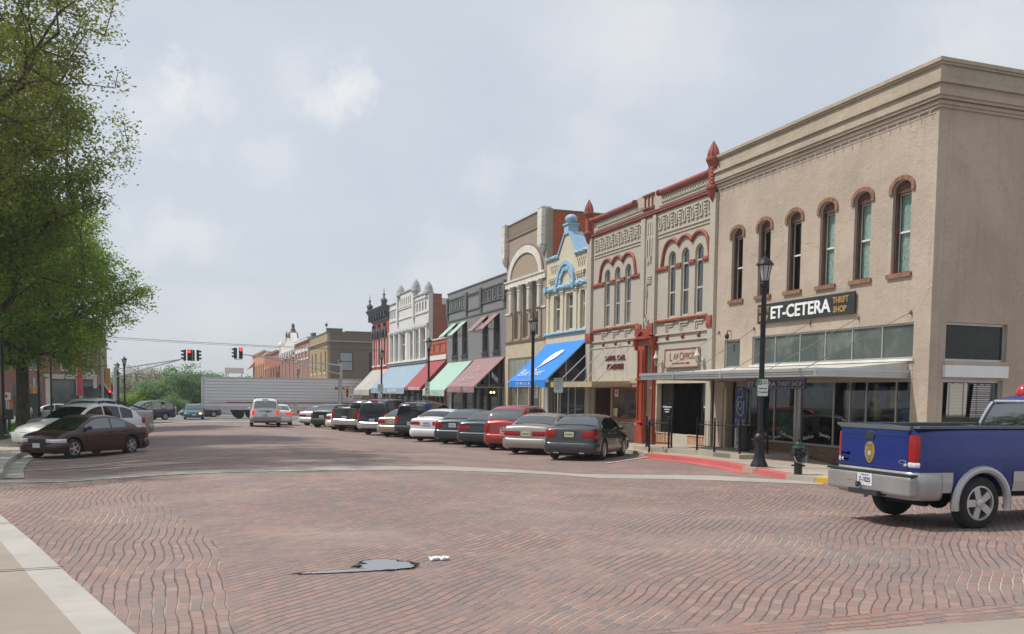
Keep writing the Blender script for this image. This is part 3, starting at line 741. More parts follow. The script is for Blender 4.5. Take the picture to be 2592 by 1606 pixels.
# shop front
M_TANP = mat('tan_trim', (.50, .42, .31), .75, var=.1, dirt=.2, bump=.2)
sf = MB(); sf.box(18.82, 18.95, 19.70, 24.85, -.35, .24); sf.box(18.82, 18.95, 24.86, 27.66, -.36, .24); sf.build('bulkhead', brick('bulkhead_brick', (.17, .10, .07), (.27, .17, .11), (.2, .17, .14)), bt)
mb = MB()
def post(y, z0=.30, z1=2.24, x=18.84, r=.03): mb.box(x - r, x + r, y - r, y + r, z0, z1)
POSTS = (19.75, 20.55, 21.75, 22.45, 23.18, 24.80, 25.04, 26.2, 27.62)
for y in POSTS: post(y, r=.05 if y in (24.80, 25.04) else .025)
mb.box(18.80, 18.88, 19.70, 27.66, 2.24, 2.31); mb.box(18.80, 18.90, 19.7, 27.66, .24, .30); mb.box(18.83, 18.87, 24.83, 25.01, .30, 2.24)
mb.build('shopfront_frame', M_ALU, bt)
mb = MB()
for a, b in zip(POSTS, POSTS[1:]):
    if b - a > .3: mb.box(18.835, 18.842, a + .04, b - .04, .30, 2.24)
mb.build('shop_window', G_CLEAR, bt)
mb = MB(); mb.lathe([(.13, -.3), (.13, 2.45)], (19.10, 22.75, 0), 14)
mb.build('column', M_TANP, bt)
mb = MB(); mb.box(18.53, 18.80, 28.68, 28.88, -.3, 2.3); mb.box(18.45, 18.58, 28.72, 29.3, 2.05, 2.28); mb.build('pier', M_STUCB, bt)
# interior
mb = MB(); mb.box(24.0, 24.1, 19.4, 29.1, -.4, 4.5); mb.box(18.9, 24, 19.4, 29.1, -.45, -.36); mb.box(18.86, 24, 19.4, 29.1, 2.34, 2.45); mb.box(18.9, 24, 27.68, 27.76, -.4, 2.34)
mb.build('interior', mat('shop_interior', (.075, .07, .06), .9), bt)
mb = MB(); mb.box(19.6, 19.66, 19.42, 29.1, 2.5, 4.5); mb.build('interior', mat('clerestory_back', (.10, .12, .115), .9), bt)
# side shop door in the recess, with banner on the wall
dr = MB(); dr.plate([rect(27.80, 28.66, -.3, 2.05), rect(27.92, 28.54, .0, 1.95)], FX(18.95), -.04, .04); dr.box(18.88, 18.93, 27.92, 28.54, .55, .63); dr.box(18.88, 18.93, 27.92, 28.54, .82, .88)
dd_ = dr.build('door', M_DARKMET, bt); plate([rect(27.92, 28.54, .0, 1.95)], -.01, .01, FX(18.95)).build('pane', G_DARK, dd_)
MB().box(18.93, 19.0, 27.76, 28.68, 2.05, 2.33).build('door_head', M_STUCB, bt)
# side windows
ws = window(bt, 19.03, 21.18, 2.80, 3.83, 0, -.14, .06, M_ALU, G_SHADE, fn=SXF)
MB().box(19.0, 21.2, Y0T - .04, Y0T - .002, 2.70, 2.795).build('sill', M_STUCB, ws)
MB().box(18.97, 21.18, Y0T - .10, Y0T - .003, 2.37, 2.69).build('sign_panel', mat('white_panel', (.72, .74, .76), .5, var=.04), bt)
window(bt, 19.0, 21.10, -.02, 2.30, 0, -.14, .06, M_ALU, G_CLEAR, fn=SXF)
mb = MB(); mb.box(19.0, 21.2, Y0T + .9, Y0T + 1.0, -.3, 2.5); mb.build('interior', M_DARKIN, bt)
for a in (24, 29): window(bt, a, a + 1.1, 5.3, 7.7, 0, -.2, .06, M_WHITEW, G_DARK, rails=(6.5,), fn=SXF)
# woven rugs hanging in the side window
def rug(x0, x1, y, zt, zb, mt, nm, lab):
    mb = MB(); n = 8
    for i in range(n + 1):
        for j in range(7):
            x = x0 + (x1 - x0) * i / n - .10 * (j / 6) * (1 if nm == 'dark' else .25); mb.v.append((x, y + .012 * math.sin(i * 1.5), zt + (zb - zt) * j / 6 + .012 * math.sin(i * 2.1)))
    for i in range(n):
        for j in range(6): a = i * 7 + j; mb.f.append((a, a + 1, a + 8, a + 7))
    o = len(mb.v)
    for i in range(26):
        x = x0 + (x1 - x0) * (i + .5) / 26 - (.10 if nm == 'dark' else .025); mb.add([(x - .008, y, zb), (x + .008, y, zb), (x + .002, y + .004, zb - .08)], [(0, 1, 2)])
    world0(); tag(mb.build('hanging_rug', mt, fix=False), lab, 'rug', 'woven rugs hanging in the side window')
def rugmat(name, a, b, sc, col):
    t = NT(name); sp = t.sep(t.pos()); f = t.math('FRACT', t.math('MULTIPLY', sp[2], sc)); c = t.mix(t.ramp(f, .35, .5), a, b)
    c = t.mix(t.math('MULTIPLY', t.ramp(t.noise(t.comb(0.0, t.math('MULTIPLY', sp[2], 11.0)), 1, 2), .5, .62), col), c, (.05, .045, .05))
    fx = t.math('LESS_THAN', t.math('ABSOLUTE', t.math('SUBTRACT', t.math('FRACT', t.math('MULTIPLY', sp[0], 2.1)), .5)), .045)
    t.set(Base_Color=t.mix(t.math('MULTIPLY', fx, .7), c, (.12, .10, .10)), Roughness=.95); return t.m
M_RUG1 = rugmat('cream_rug', (.62, .60, .54), (.44, .41, .37), 26, .0); M_RUG2 = rugmat('striped_rug', (.58, .56, .54), (.12, .11, .13), 17, .5)
rug(19.22, 19.90, Y0T + .05, 2.21, 1.36, M_RUG1, 'light', 'cream woven rug with fringe hanging left in the side window')
rug(20.12, 20.75, Y0T + .05, 2.19, 1.32, M_RUG2, 'dark', 'black and white striped rug hanging right in the side window')
# clothes in the shop window
def shirt(x, y, z, w, h, col, ax, lab, name='hanging_shirt'):
    M_ = mat('cloth_%d' % int(sum(c * 997 for c in col) * 10), col, .9, var=.25, vs=6)
    mb = MB(); hw = w / 2
    pl = [(-hw * .75, 0), (hw * .75, 0), (hw * .78, h * .62), (hw * 1.25, h * .40), (hw * 1.45, h * .55), (hw * .95, h * .92), (hw * .35, h), (-hw * .35, h), (-hw * .95, h * .92), (-hw * 1.45, h * .55), (-hw * 1.25, h * .40), (-hw * .78, h * .62)]
    f = (lambda u, v, t: (x + t, y - u, z + v)) if ax == 'y' else (lambda u, v, t: (x + u, y + t, z + v))
    mb.plate([pl], f, -.05, .05); world0()
    tag(mb.build(name, M_), lab, 'clothing', 'clothes hanging in the thrift shop window')
shirt(19.15, 20.97, 1.50, .36, .62, (.42, .30, .23), 'y', 'peach blouse hanging in the thrift shop window right of the purple shirt')
shirt(19.10, 21.33, 1.50, .38, .62, (.17, .15, .33), 'y', 'purple shirt hanging in the thrift shop window')
shirt(19.15, 21.66, 1.15, .20, 1.05, (.42, .36, .12), 'y', 'long yellow scarf hanging beside the purple shirt')
shirt(19.20, 20.50, .9, .40, .85, (.02, .07, .26), 'y', 'dark blue coat low in the thrift shop window beside the corner pier')
shirt(19.20, 25.77, 1.60, .30, .50, (.02, .12, .26), 'y', 'small blue top hanging high left of the thick window post')
shirt(19.25, 24.45, 1.58, .50, .52, (.01, .15, .14), 'y', 'dark teal top hanging high right of the thick window post')
shirt(19.3, 27.35, .45, .40, 1.3, (.02, .20, .21), 'y', 'long teal garment at the left end of the thrift shop window')
for k, (y, c) in enumerate(((24.2, (.10, .09, .08)), (23.8, (.05, .06, .10)), (23.45, (.14, .11, .08)), (22.95, (.16, .16, .20)))):
    shirt(20.3, y, .7, .34, 1.0, c, 'y', ['dull brown', 'navy', 'tan', 'lilac'][k] + ' dress on the dim rack inside the thrift shop', 'hanging_dress')
for k, c in enumerate(((.36, .34, .30), (.14, .27, .22), (.33, .28, .20), (.30, .05, .04))):
    mb = MB(); y = 25.4 + k * .5; mb.ball((19.35, y, .58 + .10 * (k % 2)), .2, .27, .26, 10, 7); world0()
    tag(mb.build('cloth_bundle', mat('bundle_%d' % k, c, .9, var=.3, vs=7), smooth=True), ['white cushion', 'green blanket', 'beige basket', 'dark red cushion'][k] + ' displayed low in the left thrift shop window', 'goods', 'goods in the thrift shop window')
MB_ = MB(); MB_.box(19.2, 19.3, 25.35, 27.1, 1.30, 1.50); world0(); tag(MB_.build('red_shelf_cloth', mat('red_cloth', (.45, .05, .04), .8, var=.5, vs=3)), 'red patterned cloth across the left thrift shop window', 'cloth')
MB_ = MB(); MB_.box(19.35, 19.4, 25.3, 27.1, .80, 1.25); world0(); tag(MB_.build('green_backdrop_cloth', mat('green_cloth', (.12, .20, .16), .8, var=.5, vs=3)), 'pale green cloth hung below the red one in the shop window', 'cloth')
# writing on the glass
mb = MB()
for body, yc, zc, rot in (('Linens', 26.52, .46, -.28), ('Books', 26.0, .44, .12), ('Collectibles', 25.42, .50, -.22)):
    c_, s_ = math.cos(rot), math.sin(rot); letter(mb, body, .17, lambda u, v, t, yc=yc, zc=zc: (18.82 - t, yc - (u * c_ - v * s_), zc + u * s_ + v * c_), .002)
mb.build('window_lettering', M_WHITEW, bt) if False else None
OFF = Vector((18.5, 24.3, -.15)); mb.build('window_lettering', mat('white_letter', (.75, .75, .75), .5, var=0), bt)
mb = MB()
for body, yc, zc, rot in (('Kitchen', 24.35, .50, .22), ('- Jewelry', 23.58, .58, -.18)):
    c_, s_ = math.cos(rot), math.sin(rot); letter(mb, body, .17, lambda u, v, t, yc=yc, zc=zc: (18.82 - t, yc - (u * c_ - v * s_), zc + u * s_ + v * c_), .002)
mb.build('window_lettering', MATS['white_letter'], bt)
# the signs
def signboard(name, label, cat, y0, y1, z0, z1, w, mb_board, parts, xf=XF, th=.05, extra=None):
    s = thing(name, label, cat, (xf - w, (y0 + y1) / 2, (z0 + z1) / 2))
    MB().box(xf - w - th, xf - w, y0, y1, z0, z1).build('board', mb_board, s)
    for nm, mt, items in parts:
        m_ = MB()
        for it in items: letter(m_, it[0], it[1], txt_fn(it[2], it[3], w + th, xf), it[4] if len(it) > 4 else .01, **(it[5] if len(it) > 5 else {}))
        m_.build(nm, mt, s)
    return s
M_SLATE = mat('slate_board', (.022, .026, .028), .6, var=.25, vs=3)
s_ = signboard('shop_sign', 'long black board reading ET-CETERA above the clerestory of the tan building', 'sign', 21.9, 26.72, 4.25, 4.90, .05, M_SLATE, [
    ('lettering', MATS['white_letter'], [('ET-CETERA', .5, 24.44, 4.575, .02, dict(width=3.0, bold=.012, h=.42))]),
    ('gold_lettering', M_GOLD, [('THRIFT', .2, 22.50, 4.71, .015, dict(width=.70, bold=.006, h=.19)), ('SHOP', .2, 22.52, 4.43, .015, dict(width=.58, bold=.006, h=.19)), ('THRIFT', .2, 26.36, 4.71, .015, dict(width=.62, bold=.006, h=.19)), ('SHOP', .2, 26.36, 4.43, .015, dict(width=.52, bold=.006, h=.19))])])
mb = MB()
for k in range(4): mb.box(18.38, 18.44, 21.90, 26.72, 4.25 + k * .1625 + .150, 4.25 + k * .1625 + .1625)
M_NAVY = mat('navy_board', (.018, .028, .095), .45, var=.1)
M_GREYL = mat('grey_letter', (.45, .47, .52), .5, var=0)
s_ = signboard('hanging_sign', 'long navy board reading ET CETERA THRIFT SHOP hung under the canopy', 'sign', 22.15, 25.13, 2.02, 2.33, 1.5, M_NAVY, [
    ('lettering', M_GREYL, [('ET CETERA', .3, 24.28, 2.175, .006, dict(width=1.46, bold=.008, h=.155)), ('THRIFT SHOP', .3, 22.88, 2.175, .006, dict(width=1.18, h=.145))])])
mb = MB()
for a in ((22.19, 25.09, 2.045, 2.058), (22.19, 25.09, 2.292, 2.305), (22.19, 22.203, 2.058, 2.292), (25.077, 25.09, 2.058, 2.292)): mb.box(16.941, 16.949, *a)
for y in (22.6, 24.7): mb.tube([(16.97, y, 2.32), (16.97, y, 2.42)], .01, 5)
mb.build('border', M_GREYL, s_)
s_ = signboard('shop_banner', 'tall navy banner with jug emblem beside the thrift shop door', 'banner', 27.18, 27.86, .70, 2.12, .12, mat('blue_banner', (.05, .075, .20), .7, var=.1), [
    ('lettering', M_GREYL, [('ET CETERA', .1, 27.52, .92, .004, dict(width=.58, h=.11)), ('THRIFT SHOP', .1, 27.52, .79, .004, dict(width=.46, h=.08))])], th=.02)
mb = MB(); f = txt_fn(27.52, 1.50, .145)
def curve_tube(mb, pts, r, fn): mb.tube([fn(u, v, .004) for u, v in pts], r, 6)
curve_tube(mb, [(.17, .30), (.05, .24), (-.12, .26), (-.19, .14), (-.19, -.22), (-.10, -.36), (.10, -.40), (.20, -.28), (.21, .12)], .022, f)
curve_tube(mb, [(-.12, .42), (-.06, .54), (.06, .56), (.12, .46), (.10, .34)], .018, f)
curve_tube(mb, [(.11 * math.cos(a * .55), .14 * math.sin(a * .55) - .03) for a in range(12)], .018, f)
mb.build('emblem', M_GREYL, s_)
s_ = signboard('notice_board', 'white notice sheet below the navy banner by the door', 'sign', 27.20, 27.84, -.12, .66, .12, mat('notice_white', (.62, .64, .66), .7), [('lettering', M_NAVY, [('STORE', .09, 27.52, .54), ('HOURS', .09, 27.52, .40), ('10 - 5', .08, 27.52, .26), ('MON - SAT', .07, 27.52, .12)])], th=.015)
# alarm bell / small wall lamp on the tan wall
s_ = thing('wall_lamp', 'small dark globe lamp on the tan wall above the small clerestory pane', 'lamp', (18.5, 28.45, 4.0))
mb = MB(); mb.tube([(18.5, 28.45, 4.12), (18.36, 28.45, 4.14), (18.33, 28.45, 4.02)], .02, 6); mb.build('bracket', M_DARKMET, s_)
MB().ball((18.33, 28.45, 3.93), .08, .08, .11).build('globe', M_DARKMET, s_, smooth=True)
# ================================================================== grey-beige double building (law offices, attorneys)
M_GB = brick('putty_brick', (.44, .40, .335), (.475, .43, .365), (.395, .355, .30), dirt=.12, bump=.6, bw=.22, rh=.075)
M_GBP = mat('putty_plain', (.46, .42, .35), .8, var=.07, dirt=.15, bump=.15)
M_RUST = mat('rust_stone', (.29, .072, .045), .85, var=.3, vs=6, bump=.8, bs=22, bd=.02)
M_RUSTP = mat('rust_paint', (.27, .068, .045), .6, var=.15, dirt=.1)
M_RED2 = mat('red_gloss', (.30, .050, .022), .5, var=.15)
bl = thing('law_building', 'putty brick twin building with rust red triple arches and law offices sign', 'building', (18.5, 35, -.3))
Y0, Y1 = 29.5, 40.45
WR = [32.84, 31.80, 30.76]; WL = [38.86, 37.80, 36.74]
hl = [shape(y - .30, y + .30, 4.93, 7.30, .30) for y in WR + WL]
hl += [rect(29.94, 33.86, .22, 2.27), rect(34.12, 34.70, -.32, 3.85), rect(35.42, 38.2, .70, 2.09), rect(38.28, 40.2, -.35, 2.09)]
plate([[(Y0, -1.3), (Y1, -1.3), (Y1, 10.05), (36.04, 10.05), (36.04, 10.30), (33.70, 10.28), (33.70, 10.02), (Y0, 10.02)]] + hl, -.34, 0).build('wall', M_GB, bl)
shell(bl, Y0, 40.9, 10.0, M_GB, M_ROOF, 17, .345, roof=9.3)
for y in WR + WL:
    w = window(bl, y - .30, y + .30, 4.93, 7.30, .30, -.13, .075, M_GBP, G_SKY if y > 35 else G_DARK, rails=(5.95, 7.0), curtain=None)
# pilasters
mb = MB()
for a, b in ((29.5, 29.86), (40.45, 40.93), (35.0, 35.36), (34.05, 34.30)): fbox(mb, a, b, -1.0 if a > 39 or a < 30 else 4.3, 9.26, 0, .13)
fbox(mb, 34.30, 35.0, 4.4, 9.26, 0, .06)
mb.build('pilaster', M_GB, bl)
mb = MB()
for a, b in ((29.9, 34.0), (35.4, 40.3)):
    fbox(mb, a, b, 8.40, 8.46, 0, .05); fbox(mb, a, b, 8.26, 8.32, 0, .035)
    fbox(mb, a, b, 9.12, 9.26, 0, .06)
    n = int((b - a) / .30); st = (b - a) / n
    for i in range(n):
        y = a + i * st
        if i % 2 == 0:
            fbox(mb, y + .03, y + .10, 8.62, 9.12, 0, .06); fbox(mb, y + .10, y + .20, 9.04, 9.12, 0, .06); fbox(mb, y + .20, y + .27, 8.62, 9.04, 0, .06); fbox(mb, y + .10, y + .20, 8.62, 8.67, 0, .06)
        else:
            for k in range(4): fbox(mb, y + .03 + .02 * (k % 2), y + .22, 8.60 + .125 * k, 8.67 + .125 * k, 0, .06)
            fbox(mb, y + .22, y + .29, 8.80, 9.12, 0, .055)
    for k in range(int((b - a - .2) / .19)): fbox(mb, a + .1 + k * .19, a + .19 + k * .19, 9.66, 9.84, 0, .05); fbox(mb, a + .13 + k * .19, a + .24 + k * .19, 9.70, 9.76, .05, .08)
    fbox(mb, a, b, 9.58, 9.64, 0, .03)
mb.build('brick_frieze', M_GBP, bl)
mb = MB()
for i in range(3): fbox(mb, 34.42 + i * .19, 34.50 + i * .19, 8.55, 9.05, .06, .09)
for y0_, z0_, z1_ in ((34.4, 7.6, 8.35), (34.62, 7.4, 8.4), (34.84, 7.6, 8.35), (34.5, 7.35, 7.62), (34.74, 7.3, 7.6)): fbox(mb, y0_, y0_ + .09, z0_, z1_, .06, .11)
for k in range(4): fbox(mb, 34.42, 34.82, 6.75 - .09 * k, 6.80 - .09 * k, .06, .11)
fbox(mb, 34.80, 34.88, 4.9, 6.55, .06, .11)
for k in range(3): fbox(mb, 34.74, 34.92, 6.15 - .11 * k, 6.21 - .11 * k, .06, .11)
mb.plate([[(34.60, 4.95), (34.80, 5.25), (35.0, 4.95), (34.80, 4.62)], [(34.68, 4.95), (34.80, 4.78), (34.92, 4.95), (34.80, 5.13)]], FQ, .06, .11)
mb.build('brick_motif', M_GBP, bl)
# main rust cornice line, top mouldings, ladder motif
mb = MB(); fbox(mb, 29.86, 40.5, 9.27, 9.33, 0, .08); fbox(mb, 29.86, 40.5, 9.33, 9.42, 0, .15); fbox(mb, 29.86, 40.5, 9.42, 9.45, 0, .17)
for a, b in ((30.05, 33.80), (36.02, 40.35)):
    pr = [(.0, 9.98), (.08, 9.98), (.16, 10.04), (.19, 10.11), (.17, 10.18), (.10, 10.23), (0, 10.24)]
    mb.plate([pr], lambda u, v, w: (18.5 - u, w, v), a, b)
pth = [(18.38, 30.10, 10.10), (18.38, 29.98, 10.13), (18.38, 29.88, 10.22), (18.38, 29.82, 10.36)]; mb.tube(pth, .10, 8)
mb.tube([(18.38, 40.30, 10.10), (18.38, 40.5, 10.13), (18.38, 40.65, 10.25), (18.38, 40.72, 10.40)], .10, 8)
for yy in (33.83, 36.0): mb.lathe([(.13, 0), (.13, .06)], (18.36, yy - .03, 10.10), 12, 'y')
mb.build('cornice', M_RUSTP, bl)
mb = MB(); fbox(mb, 34.42, 35.38, 10.20, 10.27, 0, .09); rough_box(mb, 34.42, 35.38, 9.62, 9.72, 0, .10, 3)
for y in (34.56, 34.88, 35.20): fbox(mb, y - .03, y + .03, 9.72, 10.20, 0, .07)
mb.build('ladder_motif', M_RUSTP, bl)
mb = MB(); fbox(mb, 34.4, 35.4, 9.73, 10.19, 0, .012); mb.build('recess', M_GBP, bl)
# turrets
def scaly(name, col):
    t = NT(name); sp = t.sep(t.obj()); u = t.math('ADD', sp[1], t.math('MULTIPLY', sp[0], 1.0))
    a = t.math('ABSOLUTE', t.math('SUBTRACT', t.math('FRACT', t.math('MULTIPLY', t.math('ADD', u, sp[2]), 7.5)), .5)); b = t.math('ABSOLUTE', t.math('SUBTRACT', t.math('FRACT', t.math('MULTIPLY', t.math('SUBTRACT', u, sp[2]), 7.5)), .5))
    h = t.math('MAXIMUM', a, b)
    t.set(Base_Color=t.mix(t.ramp(h, .36, .46), col, tuple(min(1, c * 2.3 + .08) for c in col)), Roughness=.6); t.bump(h, .8, .03); return t.m
M_SCALE = scaly('scale_shaft', (.20, .03, .022))
for yc, s_ in ((29.72, 1.0), (40.78, 1.0)):
    z0 = 8.97 if yc < 35 else 9.05
    mb = MB(); mb.lathe([(.02, z0), (.10, z0 + .12), (.17, z0 + .3), (.19, z0 + .42), (.24, z0 + .45), (.24, z0 + .52), (.17, z0 + .56)], (18.36, yc, 0), 14)
    mb.lathe([(.17, 10.22), (.20, 10.30), (.25, 10.42), (.27, 10.44), (.27, 10.53), (.23, 10.56)], (18.36, yc, 0), 14)
    tr = mb.build('turret', M_RUSTP, bl, smooth=True)
    mb = MB(); mb.lathe([(.165, z0 + .55), (.165, 10.24)], (18.36, yc, 0), 16); mb.build('shaft', M_SCALE, tr, smooth=True)
    mb = MB(); mb.lathe([(.21, 10.55), (.215, 10.66), (.17, 10.85), (.09, 11.02), (.02, 11.16)], (18.36, yc, 0), 32, flute=.10, nf=8); mb.build('finial', M_RUSTP, tr, smooth=True)
# arches over the windows
for ws_ in (WR, WL):
    path = []
    ys_ = sorted(ws_); path.append((ys_[0] - .80, 7.06)); path.append((ys_[0] - .76, 7.20))
    rr = .64; zc = 7.42
    for i, y in enumerate(ys_):
        a0 = 175 if i == 0 else 180 - math.degrees(math.acos(min(1, .53 / rr))); a1 = 5 if i == 2 else math.degrees(math.acos(min(1, .53 / rr)))
        for k in range(11): a = R_(a0 + (a1 - a0) * k / 10); path.append((y + rr * (1.08 if (i == 0 and math.cos(a) < 0) or (i == 2 and math.cos(a) > 0) else 1) * math.cos(a), zc + rr * math.sin(a)))
    path += [(ys_[2] + .76, 7.20), (ys_[2] + .80, 7.06)]
    mb = MB(); mb.tube([(18.47, a, b) for a, b in path], .078, 8); mb.build('arch_hood', M_RUSTP, bl, smooth=True, sharp=60)
    mb = MB(); a, b = (29.88, 34.04) if ws_ is WR else (35.4, 40.4)
    edges = [a] + sum([[y - .30, y + .30] for y in ys_], []) + [b]
    for k in range(0, 8, 2): rough_box(mb, edges[k], edges[k + 1], 6.89, 7.05, 0, .07, k)
    mb.build('stone_band', M_RUST, bl)
    mb = MB(); rough_box(mb, a + .0, b - .02, 4.77, 4.88, 0, .10, 9); mb.build('sill', M_RUST, bl)
mb = MB()
for a, b, z0, z1 in ((29.54, 29.90, 4.34, 4.78), (35.12, 35.66, 4.30, 4.80), (34.08, 34.56, 4.30, 4.80), (40.33, 40.93, 4.26, 4.72)): rough_box(mb, a, b, z0, z1, .0, .19, int(a * 10), amp=.05)
mb.build('corner_block', M_RUST, bl)
# bands, corner motifs and studs below
mb = MB()
for a, b in ((29.9, 34.03), (35.66, 40.35)):
    fbox(mb, a, b, 4.25, 4.31, 0, .07); fbox(mb, a, b, 3.95, 4.01, 0, .06)
for ys_ in ((32.9, 31.75, 30.6), (39.0, 37.8, 36.6)):
    for y in ys_:
        fbox(mb, y - .33, y + .33, 4.65, 4.70, 0, .06); fbox(mb, y + .27, y + .33, 4.38, 4.65, 0, .06); fbox(mb, y - .22, y + .22, 4.55, 4.59, 0, .04); fbox(mb, y + .16, y + .22, 4.38, 4.55, 0, .04)
mb.build('moulding', M_GBP, bl)
mb = MB()
for y in (33.03, 31.81, 30.6, 39.1, 37.8, 36.45): mb.lathe([(.02, -.12), (.06, -.03), (.07, .03), (.04, .08)], (18.44, y, 4.13), 8)
mb.build('stud', M_RUSTP, bl)
# red iron door surround
mb = MB()
for a, b, w in ((34.74, 35.36, .22), (33.90, 34.08, .18)):
    fbox(mb, a, b, -.4, 3.9, 0, w - .06); fbox(mb, a + .08, a + .14, .7, 3.7, w - .06, w); fbox(mb, b - .14, b - .08, .7, 3.7, w - .06, w) if b - a > .3 else None
    fbox(mb, a - .03, b + .03, -.45, .10, 0, w + .02); fbox(mb, a - .02, b + .02, .58, .70, 0, w + .05); fbox(mb, a - .02, b + .02, 2.4, 2.5, 0, w + .02)
    mb.plate([[(a - .02, .10), (b + .02, .10), (b + .03, .40), ((a + b) / 2, .58), (a - .03, .40)]], FQ, 0, w + .03)
fbox(mb, 33.95, 35.70, 3.88, 4.16, 0, .16); fbox(mb, 33.88, 35.78, 4.16, 4.22, 0, .32)
mb.plate([[(34.3, 4.22), (35.4, 4.22), (34.85, 4.60)], [(34.5, 4.27), (35.2, 4.27), (34.85, 4.50)]], FQ, .0, .30); mb.plate([[(34.45, 4.23), (35.25, 4.23), (34.85, 4.54)]], FQ, .0, .22)
for y in (33.95, 35.45): mb.lathe([(.06, 3.7), (.13, 3.95), (.17, 4.14)], (18.36, y + .1, 0), 10)
mb.build('door_surround', M_RED2, bl)
dr = MB(); dr.plate([rect(34.1, 34.72, -.32, 2.05), rect(34.2, 34.62, 1.0, 1.9)], FQ, -.20, -.15); fbox(dr, 34.1, 34.72, 2.05, 2.13, -.2, -.08); dr.plate([rect(34.1, 34.72, 2.13, 3.86), rect(34.2, 34.62, 2.25, 3.7)], FQ, -.20, -.15)
d_ = dr.build('door', M_TANP, bl); plate([rect(34.18, 34.64, .95, 3.75)], -.23, -.20).build('pane', G_DARK, d_)
MB().ball((18.62, 34.62, .78), .03, .03, .03, 8, 6).build('door_knob', M_ALU, d_)
# law offices shop opening
mb = MB(); fbox(mb, 29.9, 34.0, 2.27, 2.40, -.1, .06); fbox(mb, 33.78, 33.92, .2, 2.3, -.15, .05); fbox(mb, 29.5, 29.95, -.3, 2.35, 0, .05); mb.build('shopfront_frame', M_TANP, bl)
M_OBR = brick('orange_brick', (.42, .20, .10), (.52, .30, .17), (.42, .36, .3), bw=.3, rh=.11)
mb = MB(); fbox(mb, 29.6, 31.3, -1, .215, 0, .03); fbox(mb, 32.6, 34.05, -1, .215, 0, .03); fbox(mb, 31.3, 32.6, -1, .20, -.5, -.3); mb.build('bulkhead', M_OBR, bl)
mb = MB(); fbox(mb, 29.58, 31.3, .215, .26, -.02, .06); fbox(mb, 32.6, 34.05, .215, .26, -.02, .06); mb.build('sill', M_TANP, bl)
gp = glass('black_glass', (.006, .006, .007), .05, .3, (.02, .02, .02), .6)
mb = MB(); mb.box(18.7, 18.71, 32.85, 33.78, .24, 2.27); mb.box(18.7, 18.71, 29.95, 30.6, .24, 2.27); mb.box(18.71, 19.3, 32.84, 32.85, .24, 2.27); mb.box(18.71, 19.3, 30.6, 30.61, .24, 2.27); mb.build('shop_window', gp, bl)
mb = MB(); mb.box(20.6, 20.7, 29.8, 34, -.4, 2.4); mb.box(18.9, 20.6, 33.95, 34.0, -.4, 2.4); mb.box(18.9, 20.6, 29.86, 29.92, -.4, 2.4); mb.box(18.86, 20.6, 29.93, 33.94, 2.3, 2.38); mb.build('interior', MATS['dark_interior'], bl)
mb = MB(); mb.box(18.68, 18.72, 32.83, 32.87, .24, 2.27); mb.box(18.68, 18.72, 30.58, 30.62, .24, 2.27); mb.build('mullion', M_DARKMET, bl)
mb = MB()
for body, sz, yc, zc, wd in (('ATTORNEYS AT LAW', .09, 33.32, 1.30, .74), ('GENERAL PRACTICE', .05, 33.32, 1.20, .44), ('SUITE', .06, 33.32, 1.10, .3), ('INSURANCE', .12, 30.22, 1.35, .48), ('AGENCY', .07, 30.18, 1.20, .36), ('AUTO', .05, 30.12, 1.08, .24), ('HOME', .05, 30.12, .99, .24), ('LIFE', .05, 30.12, .90, .22)):
    letter(mb, body, sz, lambda u, v, t, yc=yc, zc=zc: (18.69 - t, yc - u, zc + v), .002, width=wd, bold=.003)
mb.build('window_lettering', MATS['white_letter'], bl)
# attorneys side: panel, door, window, stone base
mb = MB(); fbox(mb, 35.42, 40.3, 2.40, 3.94, 0, .03)
mb.build('sign_panel', M_GBP, bl)
mb = MB()
for y in (36.6, 37.85, 39.1): fbox(mb, y - .006, y + .006, 2.42, 3.92, .03, .034)
mb.build('panel_joint', mat('joint_grey', (.25, .23, .2), .8), bl)
M_MARQ = mat('marquee_tan', (.42, .35, .22), .8, var=.15, dirt=.35)
mb = MB(); mb.box(16.6, 18.49, 36.2, 46.3, 2.13, 2.19); mb.box(16.56, 16.62, 36.18, 46.3, 2.10, 2.34); mb.box(16.62, 18.49, 36.18, 36.24, 2.19, 2.34); fbox(mb, 35.40, 36.18, 2.29, 2.46, 0, .06); mb.build('marquee', M_MARQ, bl)
mb = MB()
for yt, yb, zt in ((40.3, 40.1, 4.02), (38.65, 38.5, 4.08), (37.3, 37.1, 4.10), (35.75, 35.85, 4.16)): mb.tube([(18.48, yt, zt), (16.62, yb, 2.35)], .022, 6)
mb.build('stay_rod', M_ALU, bl)
M_STONE = NT('ledge_stone'); p = M_STONE.pos(); sp = M_STONE.sep(p); vo = M_STONE.node('ShaderNodeTexBrick'); M_STONE.l.new(M_STONE.comb(M_STONE.math('ADD', sp[0], sp[1]), sp[2]), vo.inputs['Vector'])
vo.inputs['Scale'].default_value = 1; vo.inputs['Brick Width'].default_value = .31; vo.inputs['Row Height'].default_value = .10; vo.inputs['Mortar Size'].default_value = .012; vo.offset = .37
M_STONE.val(vo.inputs['Color1'], (.40, .34, .25)); M_STONE.val(vo.inputs['Color2'], (.24, .23, .20)); M_STONE.val(vo.inputs['Mortar'], (.12, .10, .08)); M_STONE.set(Base_Color=vo.outputs[0], Roughness=.9); M_STONE.bump(M_STONE.math('ADD', M_STONE.math('MULTIPLY', vo.outputs[1], -1), M_STONE.noise(p, 12, 4)), .7, .03); M_STONE = M_STONE.m
mb = MB(); rough_box(mb, 35.4, 38.2, -1.0, .66, -.02, .06, 4); mb.build('stone_base', M_STONE, bl)
wd_ = window(bl, 35.42, 38.2, .70, 2.09, 0, -.12, .07, M_RED2, glass('shop_reflection', (.05, .045, .04), .05, .8, (.16, .12, .09), .8), name='shop_window')
